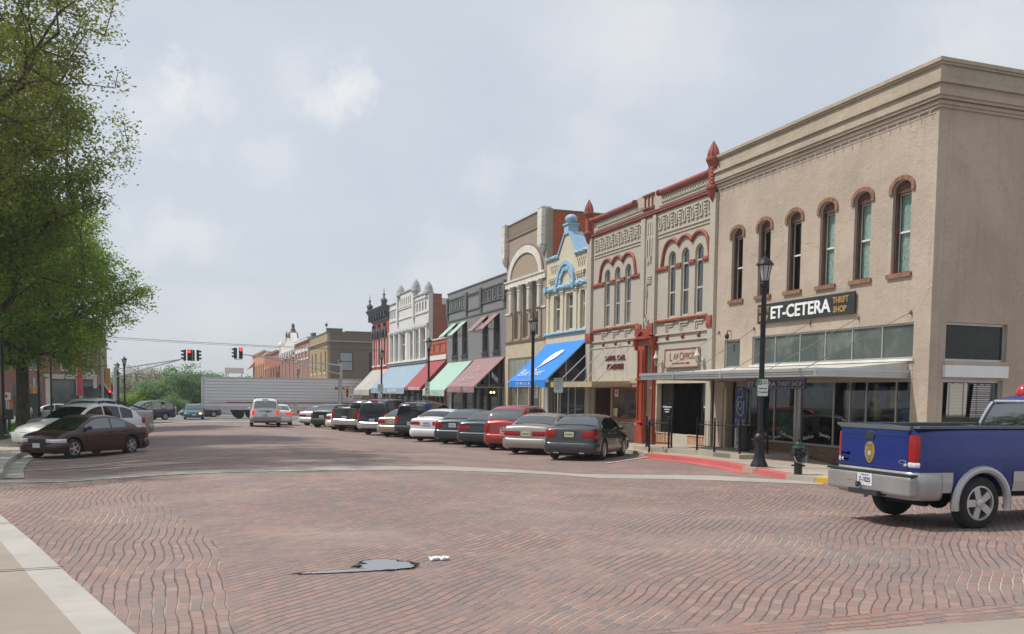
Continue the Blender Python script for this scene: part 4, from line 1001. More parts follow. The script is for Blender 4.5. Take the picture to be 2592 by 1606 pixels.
mb = MB(); fbox(mb, 35.4, 38.24, .62, .70, 0, .09); fbox(mb, 35.4, 38.24, 2.09, 2.16, 0, .04); mb.build('sill', M_RED2, wd_)
mb = MB(); mb.box(18.6, 19.6, 40.1, 40.3, -.4, 2.2); mb.box(19.5, 19.6, 38.3, 40.1, -.4, 2.2); mb.box(18.6, 19.5, 38.2, 38.3, -.4, 2.2); mb.build('door_recess', M_BROWNW, bl)
dr = MB(); dr.plate([rect(38.45, 39.6, -.35, 1.9), rect(38.65, 39.4, .3, 1.7)], FX(19.45), 0, .05); d_ = dr.build('door', M_RED2, bl); plate([rect(38.63, 39.42, .28, 1.72)], .01, .02, FX(19.45)).build('pane', G_DARK, d_)
M_REDX = mat('red_cross_paint', (.55, .03, .03), .5)
def cross_sign(name, label, c, s, fnx, back=True):
    t_ = thing(name, label, 'sign', c)
    mb = MB(); mb.plate([rect(-s, s, -s, s)], fnx, 0, .012); mb.build('board', mat('poster_white', (.66, .66, .65), .7), t_)
    mb = MB(); q = s * .17; r = s * .52; mb.plate([[(-q, -r), (q, -r), (q, -q), (r, -q), (r, q), (q, q), (q, r), (-q, r), (-q, q), (-r, q), (-r, -q), (-q, -q)]], fnx, .013, .018); mb.build('red_cross', M_REDX, t_)
    return t_
cross_sign('window_poster', 'white poster with red cross in the attorneys window', (18.36, 37.85, 1.88), .19, lambda u, v, w: (18.59 - w, 37.85 - u, 1.88 + v))
s_ = thing('window_poster', 'yellow and white notices low in the attorneys window', 'poster', (18.58, 38.0, .9))
MB().box(18.575, 18.585, 37.98, 38.14, .74, 1.16).build('yellow_sheet', mat('yellow_sheet', (.6, .5, .05), .7), s_); MB().box(18.575, 18.585, 37.72, 37.94, .76, 1.16).build('white_sheet', mat('poster_white', (.66, .66, .65), .7), s_)
s_ = signboard('law_sign', 'framed sign board reading LAW OFFICES between two wall lanterns', 'sign', 30.5, 33.13, 2.88, 3.65, .02, M_GBP, [
    ('lettering', M_RUSTP, [('L', .4, 32.62, 3.33, .01, dict(width=.20, h=.34, bold=.004)), ('AW', .3, 32.22, 3.33, .01, dict(width=.40, h=.25, bold=.004)), ('O', .4, 31.78, 3.33, .01, dict(width=.32, h=.34, bold=.004)), ('FFICES', .3, 31.18, 3.33, .01, dict(width=.82, h=.25, bold=.004)), ('HARTWIG, DUNN - REED', .1, 31.85, 3.05, .01, dict(width=1.35, h=.085, bold=.004))])])
mb = MB()
for a in ((30.5, 33.13, 2.88, 2.92), (30.5, 33.13, 3.61, 3.65), (30.5, 30.54, 2.92, 3.61), (33.09, 33.13, 2.92, 3.61)): mb.box(18.405, 18.431, *a)
mb.build('border', M_RUSTP, s_)
s_ = thing('raised_letters', 'dark red raised letters on the attorneys panel', 'sign', (18.46, 37.8, 3.3))
mb = MB()
letter(mb, 'DUVALL, BROS.', .4, txt_fn(37.79, 3.44, .04), .035, width=2.05, h=.26, bold=.012); letter(mb, 'ATTORNEYS', .4, txt_fn(37.78, 3.06, .04), .035, width=1.72, h=.26, bold=.012)
mb.build('lettering', mat('maroon_letter', (.12, .022, .025), .5), s_)
M_LANT = mat('cream_lantern', (.62, .58, .50), .5)
for yc, lab in ((33.5, 'cream wall lantern left of the LAW OFFICES sign'), (30.28, 'cream wall lantern right of the LAW OFFICES sign')):
    s_ = thing('wall_lantern', lab, 'lantern', (18.4, yc, 3.2), group='wall lanterns beside the law sign')
    MB().lathe([(.12, 3.30), (.10, 3.35), (.05, 3.46), (.012, 3.62)], (18.22, yc, 0), 8).build('lantern_cap', M_LANT, s_)
    mb = MB(); mb.tube([(18.22, yc, 3.02), (18.34, yc, 2.98), (18.42, yc, 3.12), (18.5, yc, 3.12)], .018, 6); mb.box(18.46, 18.5, yc - .05, yc + .05, 3.0, 3.26); mb.build('bracket', M_LANT, s_)
    mb = MB()
    for k in range(6): a = k * math.pi / 3; mb.tube([(18.22 + .045 * math.cos(a), yc + .045 * math.sin(a), 3.02), (18.22 + .105 * math.cos(a), yc + .105 * math.sin(a), 3.30)], .009, 4)
    mb.build('lantern_cage', M_LANT, s_); MB().lathe([(.035, 3.02), (.09, 3.29)], (18.22, yc, 0), 8).build('lantern_glass', G_CLEAR, s_)

# ================================================================== cream building with blue trim
M_CREAM = brick('cream_brick', (.575, .505, .375), (.61, .54, .41), (.53, .465, .345), dirt=.12, bump=.4)
M_CREAMP = mat('cream_paint', (.60, .53, .40), .8, var=.08, dirt=.2)
M_BLUES = mat('blue_stone', (.28, .45, .58), .8, var=.25, vs=6, bump=.8, bs=20, bd=.02)
M_BLUEP = mat('pale_blue', (.30, .47, .62), .7, var=.08, dirt=.1)
bb = thing('cream_building', 'narrow cream building with pale blue stone trim, round niche and steep ball topped gable', 'building', (18.5, 43.7, -.4))
WB = [(44.60, 45.46), (42.89, 43.76), (41.12, 41.98)]
gab = [(44.85, 8.92), (43.95, 10.00), (43.50, 10.00), (42.62, 8.80)]
plate([[(40.94, -1.4), (46.54, -1.4), (46.54, 8.92)] + gab + [(40.94, 8.80)]] + [rect(a, b, 5.07, 6.97) for a, b in WB] + [rect(41.0, 46.1, -.4, 4.3)] + [rect(44.98 - .0 + k * .24 + .02, 44.98 + k * .24 + .13, 8.13, 8.42) for k in range(4)] + [rect(41.45 + k * .24, 41.45 + k * .24 + .11, 8.13, 8.42) for k in range(4)], -.32, 0).build('wall', M_CREAM, bb)
shell(bb, 40.95, 46.5, 8.7, M_CREAM, M_ROOF, 17, .33, roof=8.3)
MB().box(18.75, 18.8, 41, 46.4, 8.0, 8.5).build('slot_backing', MATS['cream_paint'], bb)
mb = MB(); rough_box(mb, 44.80, 46.58, 8.92, 9.10, -.35, .10, 1, amp=.05); rough_box(mb, 40.9, 42.66, 8.80, 8.98, -.35, .10, 2, amp=.05)
mb.build('coping', M_BLUES, bb)
mb = MB()
for (ya, za), (yb, zb_) in (((44.92, 8.98), (43.96, 10.06)), ((42.52, 8.88), (43.49, 10.06))):
    d = Vector((yb - ya, zb_ - za)).normalized(); n_ = Vector((-d.y, d.x)) * (.09 if ya > yb else -.09)
    n_ = Vector((abs(n_.x) * (1 if ya > yb else -1), abs(n_.y)))
    mb.plate([[(ya, za), (yb, zb_), (yb + n_.x, zb_ + n_.y), (ya + n_.x, za + n_.y)]], FQ, -.72, .07)
mb.box(18.53, 19.2, 43.5, 43.95, 9.3, 10.05)
mb.plate([[(44.8, 8.9), (43.95, 9.95), (43.5, 9.95), (42.7, 8.85)]], FQ, -.70, -.33)
mb.build('gable_coping', M_BLUEP, bb)
mb = MB(); mb.box(18.42, 18.98, 43.46, 44.0, 10.0, 10.45); mb.box(18.36, 19.04, 43.40, 44.06, 10.45, 10.53); mb.build('gable_neck', M_BLUEP, bb)
MB().ball((18.70, 43.73, 10.76), .33, .33, .26, 18, 12).build('ball_finial', M_BLUES, bb, smooth=True, sharp=180)
mb = MB(); mb.plate([arch_band(43.73, 7.5, .95, 1.16, 0, 18)], FQ, 0, .16); mb.build('niche_hood', M_BLUEP, bb)
mb = MB()
for k in range(9):
    a0, a1 = R_(180 * k / 9 + 1.2), R_(180 * (k + 1) / 9 - 1.2)
    mb.plate([[(43.73 + .66 * math.cos(a0), 7.5 + .66 * math.sin(a0)), (43.73 + .94 * math.cos(a0), 7.5 + .94 * math.sin(a0)), (43.73 + .94 * math.cos(a1), 7.5 + .94 * math.sin(a1)), (43.73 + .66 * math.cos(a1), 7.5 + .66 * math.sin(a1))]], FQ, 0, .10 + .02 * (k % 2))
mb.build('niche_voussoir', M_BLUES, bb)
mb = MB(); rough_box(mb, 40.94, 46.56, 7.22, 7.48, 0, .13, 5, amp=.06)
for y in (46.35, 44.85, 42.6): rough_box(mb, y - .16, y + .16, 7.16, 7.54, .0, .22, int(y), amp=.05)
mb.build('stone_band', M_BLUES, bb)
mb = MB(); rough_box(mb, 40.96, 46.5, 4.90, 5.03, 0, .13, 6); mb.build('sill', M_BLUES, bb)
mb = MB()
for ya in (45.0, 41.45):
    fbox(mb, ya - .1, ya + 1.12, 7.90, 7.96, 0, .10)
    for k in range(4): fbox(mb, ya + .05 + k * .26, ya + .16 + k * .26, 7.66, 7.90, 0, .09); fbox(mb, ya - .02 + k * .26, ya + .18 + k * .26, 7.78, 7.83, 0, .12)
    for k in range(5): fbox(mb, ya - .1 + k * .24, ya - .1 + k * .24 + .11, 8.52, 8.60, 0, .05)
for y in (46.2, 44.2, 42.45, 40.99 + .12): 
    for k in range(3): fbox(mb, y - .20 - .03 * k, y + .20 + .03 * k, 6.92 + .08 * k, 6.985 + .08 * k, 0, .07 + .03 * k)
    fbox(mb, y - .15, y + .15, 5.03, 6.92, 0, .06)
mb.build('brick_trim', M_CREAMP, bb)
for a, b in WB: window(bb, a, b, 5.07, 6.97, 0, -.2, .09, M_CREAMP, G_SKY, rails=(6.28,))
MB().box(18.5 - .02, 18.5, 41.0, 46.5, 4.35, 4.89).build('fascia', M_CREAMP, bb)
M_BLUEA = mat('blue_canvas', (.012, .205, .64), .62, var=.06, vs=1.5)
aw = awning(bb, 40.98, 46.3, 4.47, 16.3, 2.45, 2.10, M_BLUEA, fmat=M_ALU)
WL_ = MATS['white_letter']; xb, zt, zb_ = 16.3, 4.47, 2.45
mb = MB(); f = slope_fn(43.9, .80, zt, xb, zb_)
letter(mb, 'Blue River', .6, f, .004, width=3.4, shear=.1, bold=-.006, h=.50)
letter(mb, 'JEWELRY', .3, lambda u, v, t: (16.275 - t, 43.9 - u, 2.27 + v), .003, width=2.5, h=.2, spacing=1.9)
for z in (2.125, 2.44): mb.box(16.27, 16.28, 42.6, 45.2, z, z + .013)
f2 = slope_fn(43.25, .46, zt, xb, zb_)
mb.build('lettering', WL_, aw)
mb = MB()
fe = [(a * 1.35, b * 1.05) for a, b in [(-.55, -.75), (-.35, -.45), (-.42, -.1), (-.30, .2), (-.1, .45), (.25, .62), (.55, .62), (.62, .45), (.45, .1), (.15, -.2), (-.15, -.45)]]
mb.plate([fe, [(-.1, .0), (.05, .1), (.1, .25), (-.02, .18)], [(.2, .2), (.38, .38), (.44, .5), (.26, .4)], [(-.28, -.25), (-.12, -.18), (-.06, -.06), (-.2, -.12)]], f2, 0, .004)
mb.build('feather_emblem', WL_, aw)
# shop front below
mb = MB(); fbox(mb, 41.0, 41.1, -.4, 2.2, -.3, 0); fbox(mb, 45.95, 46.5, -1, 4.3, 0, .04); 
for y in (41.2, 42.9, 43.8, 44.9, 45.7): mb.box(18.72, 18.80, y - .05, y + .05, -.4, 2.2)
mb.build('shopfront_frame', M_ALU, bb)
mb = MB(); mb.box(18.75, 18.76, 41.1, 46, -.1, 4.3); mb.build('shop_window', G_DARK, bb)

# ================================================================== tall taupe building with the great arch
M_TAUPE = mat('taupe_paint', (.33, .265, .205), .85, var=.08, dirt=.2, bump=.3, bs=50)
M_TAUPB = brick('taupe_brick', (.34, .275, .215), (.37, .30, .235), (.30, .245, .19), dirt=.12)
M_SIENNA = brick('sienna_brick', (.42, .085, .028), (.50, .13, .045), (.30, .10, .05), dirt=.35, bump=.6)
M_WSTONE = mat('white_stone', (.66, .63, .56), .75, var=.12, dirt=.3, bump=.3, bs=25)
ba = thing('arched_building', 'tall taupe building with white great arch, lattice tympanum and white corner piers', 'building', (18.5, 49.9, -.5))
GW = [(47.66, 48.72), (49.27, 50.26), (50.93, 51.74)]
plate([rect(46.58, 53.2, -1.5, 11.86)] + [rect(a, b, 5.02, 8.06) for a, b in GW] + [rect(46.9, 52.6, -.5, 3.88)], -.35, 0).build('wall', M_TAUPE, ba)
MB().box(18.86, 36, 46.585, 46.9, -1.5, 11.75).build('party_wall', M_SIENNA, ba); MB().box(18.86, 36, 52.85, 53.15, -1.5, 11.5).build('party_wall', M_SIENNA, ba)
MB().box(35.7, 35.98, 46.91, 52.84, -1.5, 11.3).build('back_wall', M_SIENNA, ba); MB().box(18.8, 35.9, 46.8, 53.0, 10.9, 11.05).build('roof', M_ROOF, ba)
MB().box(18.88, 36.02, 46.54, 46.94, 11.75, 11.82).build('coping', mat('mossy_coping', (.20, .21, .15), .9), ba)
mb = MB(); mb.box(25.0, 26.8, 46.62, 47.4, 11.7, 12.25); mb.box(24.95, 26.85, 46.57, 47.45, 12.25, 12.33); mb.build('chimney', M_SIENNA, ba)
mb = MB()
for k in range(9): fbox(mb, 47.36, 52.9, 11.08 + k * .085, 11.13 + k * .085, 0, .05)
fbox(mb, 47.3, 52.95, 11.02, 11.06, 0, .07)
mb.build('brick_ribs', M_TAUPB, ba)
MB().box(18.4, 18.9, 47.35, 52.95, 11.862, 11.92).build('coping', mat('grey_coping', (.30, .30, .27), .8), ba)
mb = MB()
for a, b in ((46.72, 47.34), (52.86, 53.42)):
    for k in range(4): mb.box(18.22, 18.75, a, b, 9.95 + k * .49, 9.95 + k * .49 + .475)
    mb.lathe([(.26, 9.96), (.24, 9.80), (.13, 9.58), (.03, 9.42)], (18.42, (a + b) / 2, 0), 12)
    mb.box(18.2, 18.78, a - .03, b + .03, 11.9, 11.97)
mb.build('corner_pier', M_WSTONE, ba)
mb = MB(); mb.plate([arch_band(49.88, 8.53, 2.36, 2.80, 0, 28, 1.35, 1.76)], FQ, 0, .12); mb.build('great_arch', M_WSTONE, ba)
mb = MB(); mb.plate([arch_band(49.88, 8.53, 2.805, 2.93, 0, 28, 1.765, 1.87)], FQ, 0, .07); mb.build('arch_hood', mat('mauve_brick', (.23, .16, .13), .85), ba)
def lattice():
    t = NT('lattice'); sp = t.sep(t.pos()); a = t.math('FRACT', t.math('MULTIPLY', t.math('ADD', t.math('MULTIPLY', sp[1], .75), sp[2]), 3.8)); b = t.math('FRACT', t.math('MULTIPLY', t.math('SUBTRACT', t.math('MULTIPLY', sp[1], .75), sp[2]), 3.8))
    h = t.math('MAXIMUM', t.math('LESS_THAN', a, .32), t.math('LESS_THAN', b, .32)); t.set(Base_Color=t.mix(h, (.26, .20, .14), (.44, .36, .27)), Roughness=.85); t.bump(h, .8, .04); return t.m
mb = MB(); mb.plate([arc_pts(49.88, 8.531, 2.37, 1.36, 0, 180, 28)], FQ, 0, .04); mb.build('lattice_tympanum', lattice(), ba)
mb = MB(); fbox(mb, 46.60, 53.2, 8.12, 8.52, 0, .10); fbox(mb, 46.58, 53.2, 8.44, 8.53, .10, .16); fbox(mb, 46.60, 47.5, 6.52, 6.62, 0, .05); fbox(mb, 52.35, 53.2, 6.52, 6.62, 0, .05); mb.build('stone_band', M_WSTONE, ba)
mb = MB(); mt_ = MB()
for y in (52.05, 50.6, 49.0, 47.36):
    mb.lathe([(.17, 6.58), (.17, 7.75)], (18.44, y, 0), 12); mb.box(18.24, 18.5, y - .24, y + .24, 8.02, 8.12); mb.lathe([(.18, 7.72), (.21, 7.78), (.18, 7.82), (.27, 8.02)], (18.44, y, 0), 12, flute=.08, nf=6)
    fbox(mt_, y - .2, y + .2, 4.95, 6.575, 0, .08)
mb.build('column', M_WSTONE, ba, smooth=True); mt_.build('pilaster', M_TAUPE, ba)
for a, b in GW: window(ba, a, b, 5.02, 8.06, 0, -.26, .10, M_TANP, G_DARK, rails=(6.5,), verts=((a + b) / 2,))
mb = MB(); fbox(mb, 46.6, 53.18, 4.80, 4.87, 0, .09); fbox(mb, 46.6, 53.18, 4.87, 4.90, 0, .12); mb.build('string_course', M_TAUPB, ba)
plate([rect(46.6, 53.18, 3.88, 4.79), ], 0, .012).build('fascia', M_TANP, ba)
gl_ = window(ba, 46.95, 52.55, 2.56, 3.86, 0, -.08, .05, M_TANP, glass('ribbed_glass', (.24, .28, .265), .3, .3, (.30, .34, .32), .4), verts=(47.9, 48.8, 49.8, 50.8, 51.7), name='clerestory_window')
mb = MB(); fbox(mb, 46.6, 46.95, -1, 3.88, 0, .05); fbox(mb, 52.58, 53.19, -1, 3.88, 0, .05); fbox(mb, 46.9, 52.6, 2.40, 2.55, -.1, .05)
for y in (47.6, 49.4, 51.3): mb.box(18.62, 18.7, y - .05, y + .05, -.5, 2.4)
mb.build('shopfront_frame', M_TANP, ba)
MB().box(18.66, 18.67, 46.95, 52.58, -.5, 2.4).build('shop_window', glass('tan_glass', (.10, .09, .065), .08, .7, (.22, .20, .14), .6), ba)

# ================================================================== grey building
M_GREY = brick('grey_brick', (.20, .20, .205), (.225, .225, .23), (.175, .175, .18), dirt=.15)
M_GREYP = mat('grey_paint', (.13, .13, .136), .7, var=.08)
M_GREYT = mat('grey_trim', (.115, .118, .125), .7)
bg_ = thing('grey_building', 'grey painted brick building with green and maroon window awnings', 'building', (18.5, 60, -.6))
GWN = [(64.02, 65.22), (61.55, 62.72), (56.86, 57.94), (54.50, 55.60)]
plate([rect(53.22, 66.6, -1.7, 9.10)] + [shape(a, b, 4.45, 6.65, .2) for a, b in GWN] + [rect(53.6, 66.2, -.8, 3.9)], -.34, 0).build('wall', M_GREY, bg_)
shell(bg_, 53.22, 66.6, 8.6, M_GREY, M_ROOF, 19, .35, roof=8.3)
mb = MB()
for a, b in ((53.22, 53.62), (57.98, 58.42), (61.32, 61.78), (66.22, 66.6)): fbox(mb, a, b, 7.5, 8.75, 0, .14); fbox(mb, a + .05, b - .05, 7.15, 7.5, 0, .09)
fbox(mb, 53.22, 66.6, 7.02, 7.10, 0, .05)
for a, b in ((53.65, 57.95), (61.8, 66.2)): fbox(mb, a, b, 8.58, 8.66, 0, .08); fbox(mb, a, b, 7.66, 7.74, 0, .08)
fbox(mb, 58.5, 61.3, 8.55, 8.62, 0, .07); fbox(mb, 58.5, 61.3, 7.45, 7.52, 0, .07)
for k in range(9): fbox(mb, 58.55 + k * .3, 58.68 + k * .3, 8.40, 8.55, 0, .06)
mb.build('brick_panelling', M_GREYT, bg_)
mb = MB(); fbox(mb, 53.2, 66.62, 9.10, 9.17, -.36, .06); mb.build('coping', mat('dark_coping', (.16, .16, .165), .7), bg_)
M_MAR = mat('maroon_panel', (.085, .045, .06), .6); M_GRN = mat('green_panel', (.13, .19, .165), .6)
for s_, m_ in ((62.0, M_GRN), (53.95, M_MAR)):
    for k in range(4):
        mb = MB(); y = s_ + k * 1.02; mb.plate([rect(y, y + .72, 7.82, 8.50), rect(y + .14, y + .58, 7.92, 8.42)], FQ, 0, .05); sq = mb.build('square_panel', M_GREYT, bg_); MB().box(18.49, 18.498, y + .14, y + .58, 7.92, 8.42).build('panel_board', m_, sq)
for a, b in GWN:
    w = window(bg_, a, b, 4.45, 6.65, .2, -.24, .08, M_GREYT, G_DARK, rails=(5.6,)); mb = MB(); fbox(mb, a - .12, b + .12, 4.30, 4.44, 0, .12); fbox(mb, a - .02, b + .02, 3.95, 4.30, 0, .03); mb.build('sill', M_GREYT, w)
M_AGREEN = mat('mint_canvas', (.34, .50, .42), .75, var=.07, vs=3); M_AMAR = mat('mauve_canvas', (.30, .175, .18), .75, var=.08, vs=3)
for (a, b), m_ in zip(GWN, (M_AGREEN, M_AGREEN, M_AMAR, M_AMAR)): awning(bg_, a - .06, b + .06, 6.82, 17.45, 5.85, 5.78, m_, fmat=M_DARKMET, name='window_awning')
awg = awning(bg_, 60.1, 66.2, 3.98, 16.5, 1.95, 1.55, M_AGREEN, fmat=M_ALU, scallop=True)
mb = MB(); letter(mb, 'SHOES', .3, lambda u, v, t: (16.475 - t, 62.6 - u, 1.75 + v), .003, width=1.6, h=.2); mb.build('lettering', mat('pale_letter', (.55, .62, .56), .6), awg)
awm = awning(bg_, 53.3, 59.35, 4.05, 16.5, 2.18, 1.80, M_AMAR, fmat=M_ALU)
mb = MB(); letter(mb, 'The', .5, slope_fn(56.2, .40, 4.05, 16.5, 2.18), .004, width=1.3, h=.5, shear=.5); letter(mb, 'Attire', .6, slope_fn(56.4, .72, 4.05, 16.5, 2.18), .004, width=2.5, h=.6, shear=.5)
letter(mb, 'GIFTS & ACCESSORIES', .3, lambda u, v, t: (16.475 - t, 56.4 - u, 1.99 + v), .003, width=3.6, h=.17); mb.build('lettering', mat('mauve_letter', (.52, .42, .44), .6), awm)
mb = MB()
for y in (53.7, 54.5, 57.0, 58.6, 60.0, 62.5, 66.0): mb.box(18.5, 18.62, y - .12, y + .12, -.8, 3.9)
mb.box(18.5, 18.6, 53.5, 66.3, 2.2, 2.35); mb.build('shopfront_frame', M_GREYP, bg_)
MB().box(18.66, 18.67, 53.6, 66.2, -.8, 3.9).build('shop_window', G_DARK, bg_)
MB().box(16.9, 17.0, 60.05, 60.15, -.7, 1.9).build('awning_post', M_WHITEW, bg_)
lm = emit('warm_bulb', (1.0, .62, .12), 6)
for yc, lab in ((55.35, 'small yellow spotlight left in the shop doorway'), (54.75, 'small yellow spotlight right in the shop doorway')):
    s_ = thing('spotlight', lab, 'lamp', (18.3, yc, 1.9), group='spotlights in the shop doorway'); mb = MB(); mb.tube([(18.4, 55.05, 2.1), (18.3, yc, 1.88)], .02, 5); mb.build('arm', M_DARKMET, s_); MB().ball((18.28, yc, 1.82), .07, .09, .07, 8, 6).build('bulb', lm, s_)

# ================================================================== low red brick shop, white building, red building
M_RBR = brick('red_brick', (.36, .085, .045), (.43, .12, .065), (.30, .13, .09), dirt=.35, bump=.6)
M_RBR2 = brick('burnt_brick', (.33, .075, .040), (.42, .13, .08), (.34, .25, .2), dirt=.5, bump=.7)
br = thing('low_brick_building', 'low orange brick shop squeezed between grey and white buildings', 'building', (18.5, 69.4, -.7))
plate([rect(66.62, 72.3, -1.8, 5.85)] + [rect(66.9, 72.0, -.9, 4.2)], -.3, 0).build('wall', M_RBR, br); shell(br, 66.62, 72.3, 5.6, M_RBR, M_ROOF, 14, .31, roof=5.2)
mb = MB(); rough_box(mb, 66.62, 72.3, 5.85, 5.98, -.3, .06, 2, amp=.06); mb.build('coping', M_WSTONE, br)
mb = MB(); fbox(mb, 66.7, 72.25, 4.30, 4.66, 0, .10); mb.build('fascia', M_WHITEW, br)
mb = MB()
for a, b in ((67.0, 68.6), (68.8, 70.4), (70.6, 72.1)): mb.plate([rect(a, b, 4.85, 5.65), rect(a + .1, b - .1, 4.95, 5.55)], FQ, 0, .04)
mb.build('brick_panelling', M_RBR, br)
M_ARED = mat('red_canvas', (.30, .055, .058), .75, var=.06, vs=3)
awr = awning(br, 66.8, 72.2, 4.24, 16.5, 2.14, 1.92, M_ARED, side=(True, False))
mb = MB(); letter(mb, 'THE SECOND CLOSET', .3, lambda u, v, t: (16.475 - t, 69.0 - u, 2.05 + v), .003, width=3.9, h=.22, bold=.008); mb.build('lettering', MATS['white_letter'], awr)
mb = MB()
for y in (67.2, 68.5, 69.8, 71.1): mb.box(18.5, 18.6, y - .1, y + .1, -.9, 4.2)
mb.build('shopfront_frame', M_BROWNW, br); MB().box(18.62, 18.63, 66.9, 72.0, -.9, 4.2).build('shop_window', glass('brown_glass', (.07, .03, .02), .1, .5, (.12, .06, .04), .5), br)

M_WBR = brick('white_brick', (.62, .61, .59), (.67, .66, .64), (.54, .53, .51), dirt=.18, bump=.4)
M_WGR = mat('weathered_stone', (.40, .41, .40), .9, var=.3, vs=5, bump=.8, bs=14, bd=.03)
bw = thing('white_building', 'white painted brick building with stepped parapet and three grey bullet finials', 'building', (18.5, 80, -.8))
WW = [(85.44, 86.69), (83.23, 84.73), (80.92, 82.48), (77.5, 78.9), (75.35, 76.8), (73.25, 74.72)]
top = [(72.35, -2), (87.7, -2), (87.7, 10.05), (83.9, 10.0), (83.6, 10.75), (77.4, 10.62), (77.2, 9.95), (72.35, 9.85)]
small = [rect(84.15 + k * .85, 84.6 + k * .85, 8.72, 9.35) for k in range(4)] + [rect(73.1 + k * 1.0, 73.6 + k * 1.0, 8.55, 9.3) for k in range(4)] + [rect(77.9 + k * .75, 78.25 + k * .75, 9.55, 10.25) for k in range(7)]
plate([top] + [rect(a, b, 4.6, 7.06) for a, b in WW] + small + [rect(72.7, 87.4, -1, 3.8)], -.35, 0).build('wall', M_WBR, bw)
MB().box(18.86, 19.6, 72.36, 72.7, -2, 9.8).build('side_wall', M_RBR2, bw); MB().box(19.6, 36, 72.36, 72.7, -2, 8.95).build('side_wall', M_RBR2, bw)
MB().box(19.6, 36.05, 72.30, 72.75, 8.95, 9.45).build('parapet', M_WHITEW, bw); MB().box(18.86, 36, 87.4, 87.69, -2, 9.4).build('side_wall', M_WBR, bw)
MB().box(35.7, 36, 72.76, 87.3, -2, 9.4).build('back_wall', M_WBR, bw); MB().box(18.8, 35.9, 72.6, 87.5, 8.3, 8.5).build('roof', M_ROOFW, bw)
MB().box(18.83, 18.86, 72.8, 87.3, 8.5, 9.9).build('slot_backing', mat('slot_grey', (.16, .16, .16), .9), bw)
mb = MB(); rough_box(mb, 72.35, 77.2, 9.86, 9.98, -.3, .08, 1, amp=.05); rough_box(mb, 77.4, 83.6, 10.66, 10.78, -.3, .08, 2, amp=.05); rough_box(mb, 83.9, 87.7, 10.03, 10.15, -.3, .08, 3, amp=.05); rough_box(mb, 72.36, 87.69, 7.07, 7.45, 0, .13, 4, amp=.09)
mb.build('rough_band', M_WGR, bw)
mb = MB()
for yc, z in ((83.2, 10.75), (77.3, 10.62), (72.95, 9.95)):
    mb.lathe([(.38, z - .25), (.44, z - .18), (.44, z + .0), (.40, z + .05), (.39, z + .25), (.25, z + .58), (.03, z + .86)], (18.62, yc, 0), 14)
mb.build('bullet_finial', M_WGR, bw, smooth=True)
mb = MB()
for a, b in ((83.45, 83.95), (77.1, 77.6)): fbox(mb, a, b, 8.1, 10.5, 0, .16); fbox(mb, a + .1, b - .1, 7.75, 8.1, 0, .1)
for a, b, z in ((72.5, 77.0, 8.32), (72.5, 77.0, 9.52), (77.7, 83.4, 8.35), (77.7, 83.4, 9.25), (77.7, 83.4, 9.42), (84, 87.6, 8.4), (84, 87.6, 9.5)): fbox(mb, a, b, z, z + .10, 0, .08)
mb.build('string_course', M_WBR, bw)
mb = MB()
for y in (87.1, 85.08, 82.85, 79.85, 77.15, 75.03, 72.8): fbox(mb, y - .22, y + .22, 4.55, 7.07, 0, .12)
fbox(mb, 79.3, 80.5, 4.55, 7.07, 0, .06)
mb.build('pier', M_WHITEW, bw)
for a, b in WW: window(bw, a, b, 4.6, 7.06, 0, -.22, .08, M_WHITEW, G_DARK, rails=(6.1,))
mb = MB(); fbox(mb, 72.4, 87.6, 4.42, 4.55, 0, .18); mb.build('sill', M_WHITEW, bw); mb = MB(); fbox(mb, 72.4, 87.6, 4.20, 4.42, 0, .14); mb.build('fascia', mat('green_grey', (.14, .15, .15), .7), bw)
M_ABLUE = mat('pale_blue_canvas', (.25, .34, .42), .75, var=.10, vs=2)
awb = awning(bw, 72.4, 86.6, 4.15, 16.5, 2.1, 1.62, M_ABLUE, side=(False, False))
mb = MB(); letter(mb, 'ART CENTER', .3, lambda u, v, t: (16.475 - t, 77.0 - u, 1.88 + v), .003, width=3.4, h=.26, bold=.01); mb.build('lettering', MATS['white_letter'], awb)
mb = MB()
for y in (73.5, 75.5, 77.5, 80, 82.5, 85, 87): mb.box(18.5, 18.6, y - .12, y + .12, -1, 3.8)
mb.build('shopfront_frame', M_GREYP, bw); MB().box(18.64, 18.65, 72.7, 87.4, -1, 3.8).build('shop_window', G_DARK, bw)

M_PRED = mat('painted_red', (.42, .055, .035), .75, var=.12, dirt=.15, bump=.2)
M_METC = mat('green_grey_metal', (.085, .095, .10), .6, .3, .2)
bd_ = thing('red_building', 'narrow red building with heavy dark bracketed cornice and two finials', 'building', (18.5, 91.8, -.9))
RW = [(94.4, 95.5), (91.65, 92.95), (88.95, 90.2)]
plate([rect(87.72, 96.0, -2, 9.1)] + [shape(a, b, 4.45, 7.55, .45) for a, b in RW] + [rect(88.1, 95.6, -1.1, 3.8)], -.34, 0).build('wall', M_PRED, bd_)
shell(bd_, 87.72, 96.0, 8.9, M_PRED, M_ROOF, 17, .35, roof=8.6)
pr = [(0, 8.85), (.12, 8.85), (.16, 9.3), (.26, 9.5), (.50, 9.72), (.66, 9.95), (.74, 10.05), (.74, 10.14), (0, 10.18)]
mb = MB(); mb.plate([pr], lambda u, v, w: (18.5 - u, w, v), 87.65, 96.15); mb.box(18.5, 18.9, 87.72, 96.0, 9.1, 10.1)
for k in range(7): mb.box(18.0, 18.45, 87.95 + k * 1.3, 88.25 + k * 1.3, 9.0, 9.75)
mb.build('cornice', M_METC, bd_)
mb = MB()
for y in (88.3, 95.6): mb.lathe([(.30, 10.1), (.26, 10.5), (.36, 10.55), (.30, 10.75), (.12, 10.9), (.06, 11.1), (.16, 11.2), (.05, 11.35), (.015, 11.85)], (18.1, y, 0), 10)
mb.build('finial', M_METC, bd_)
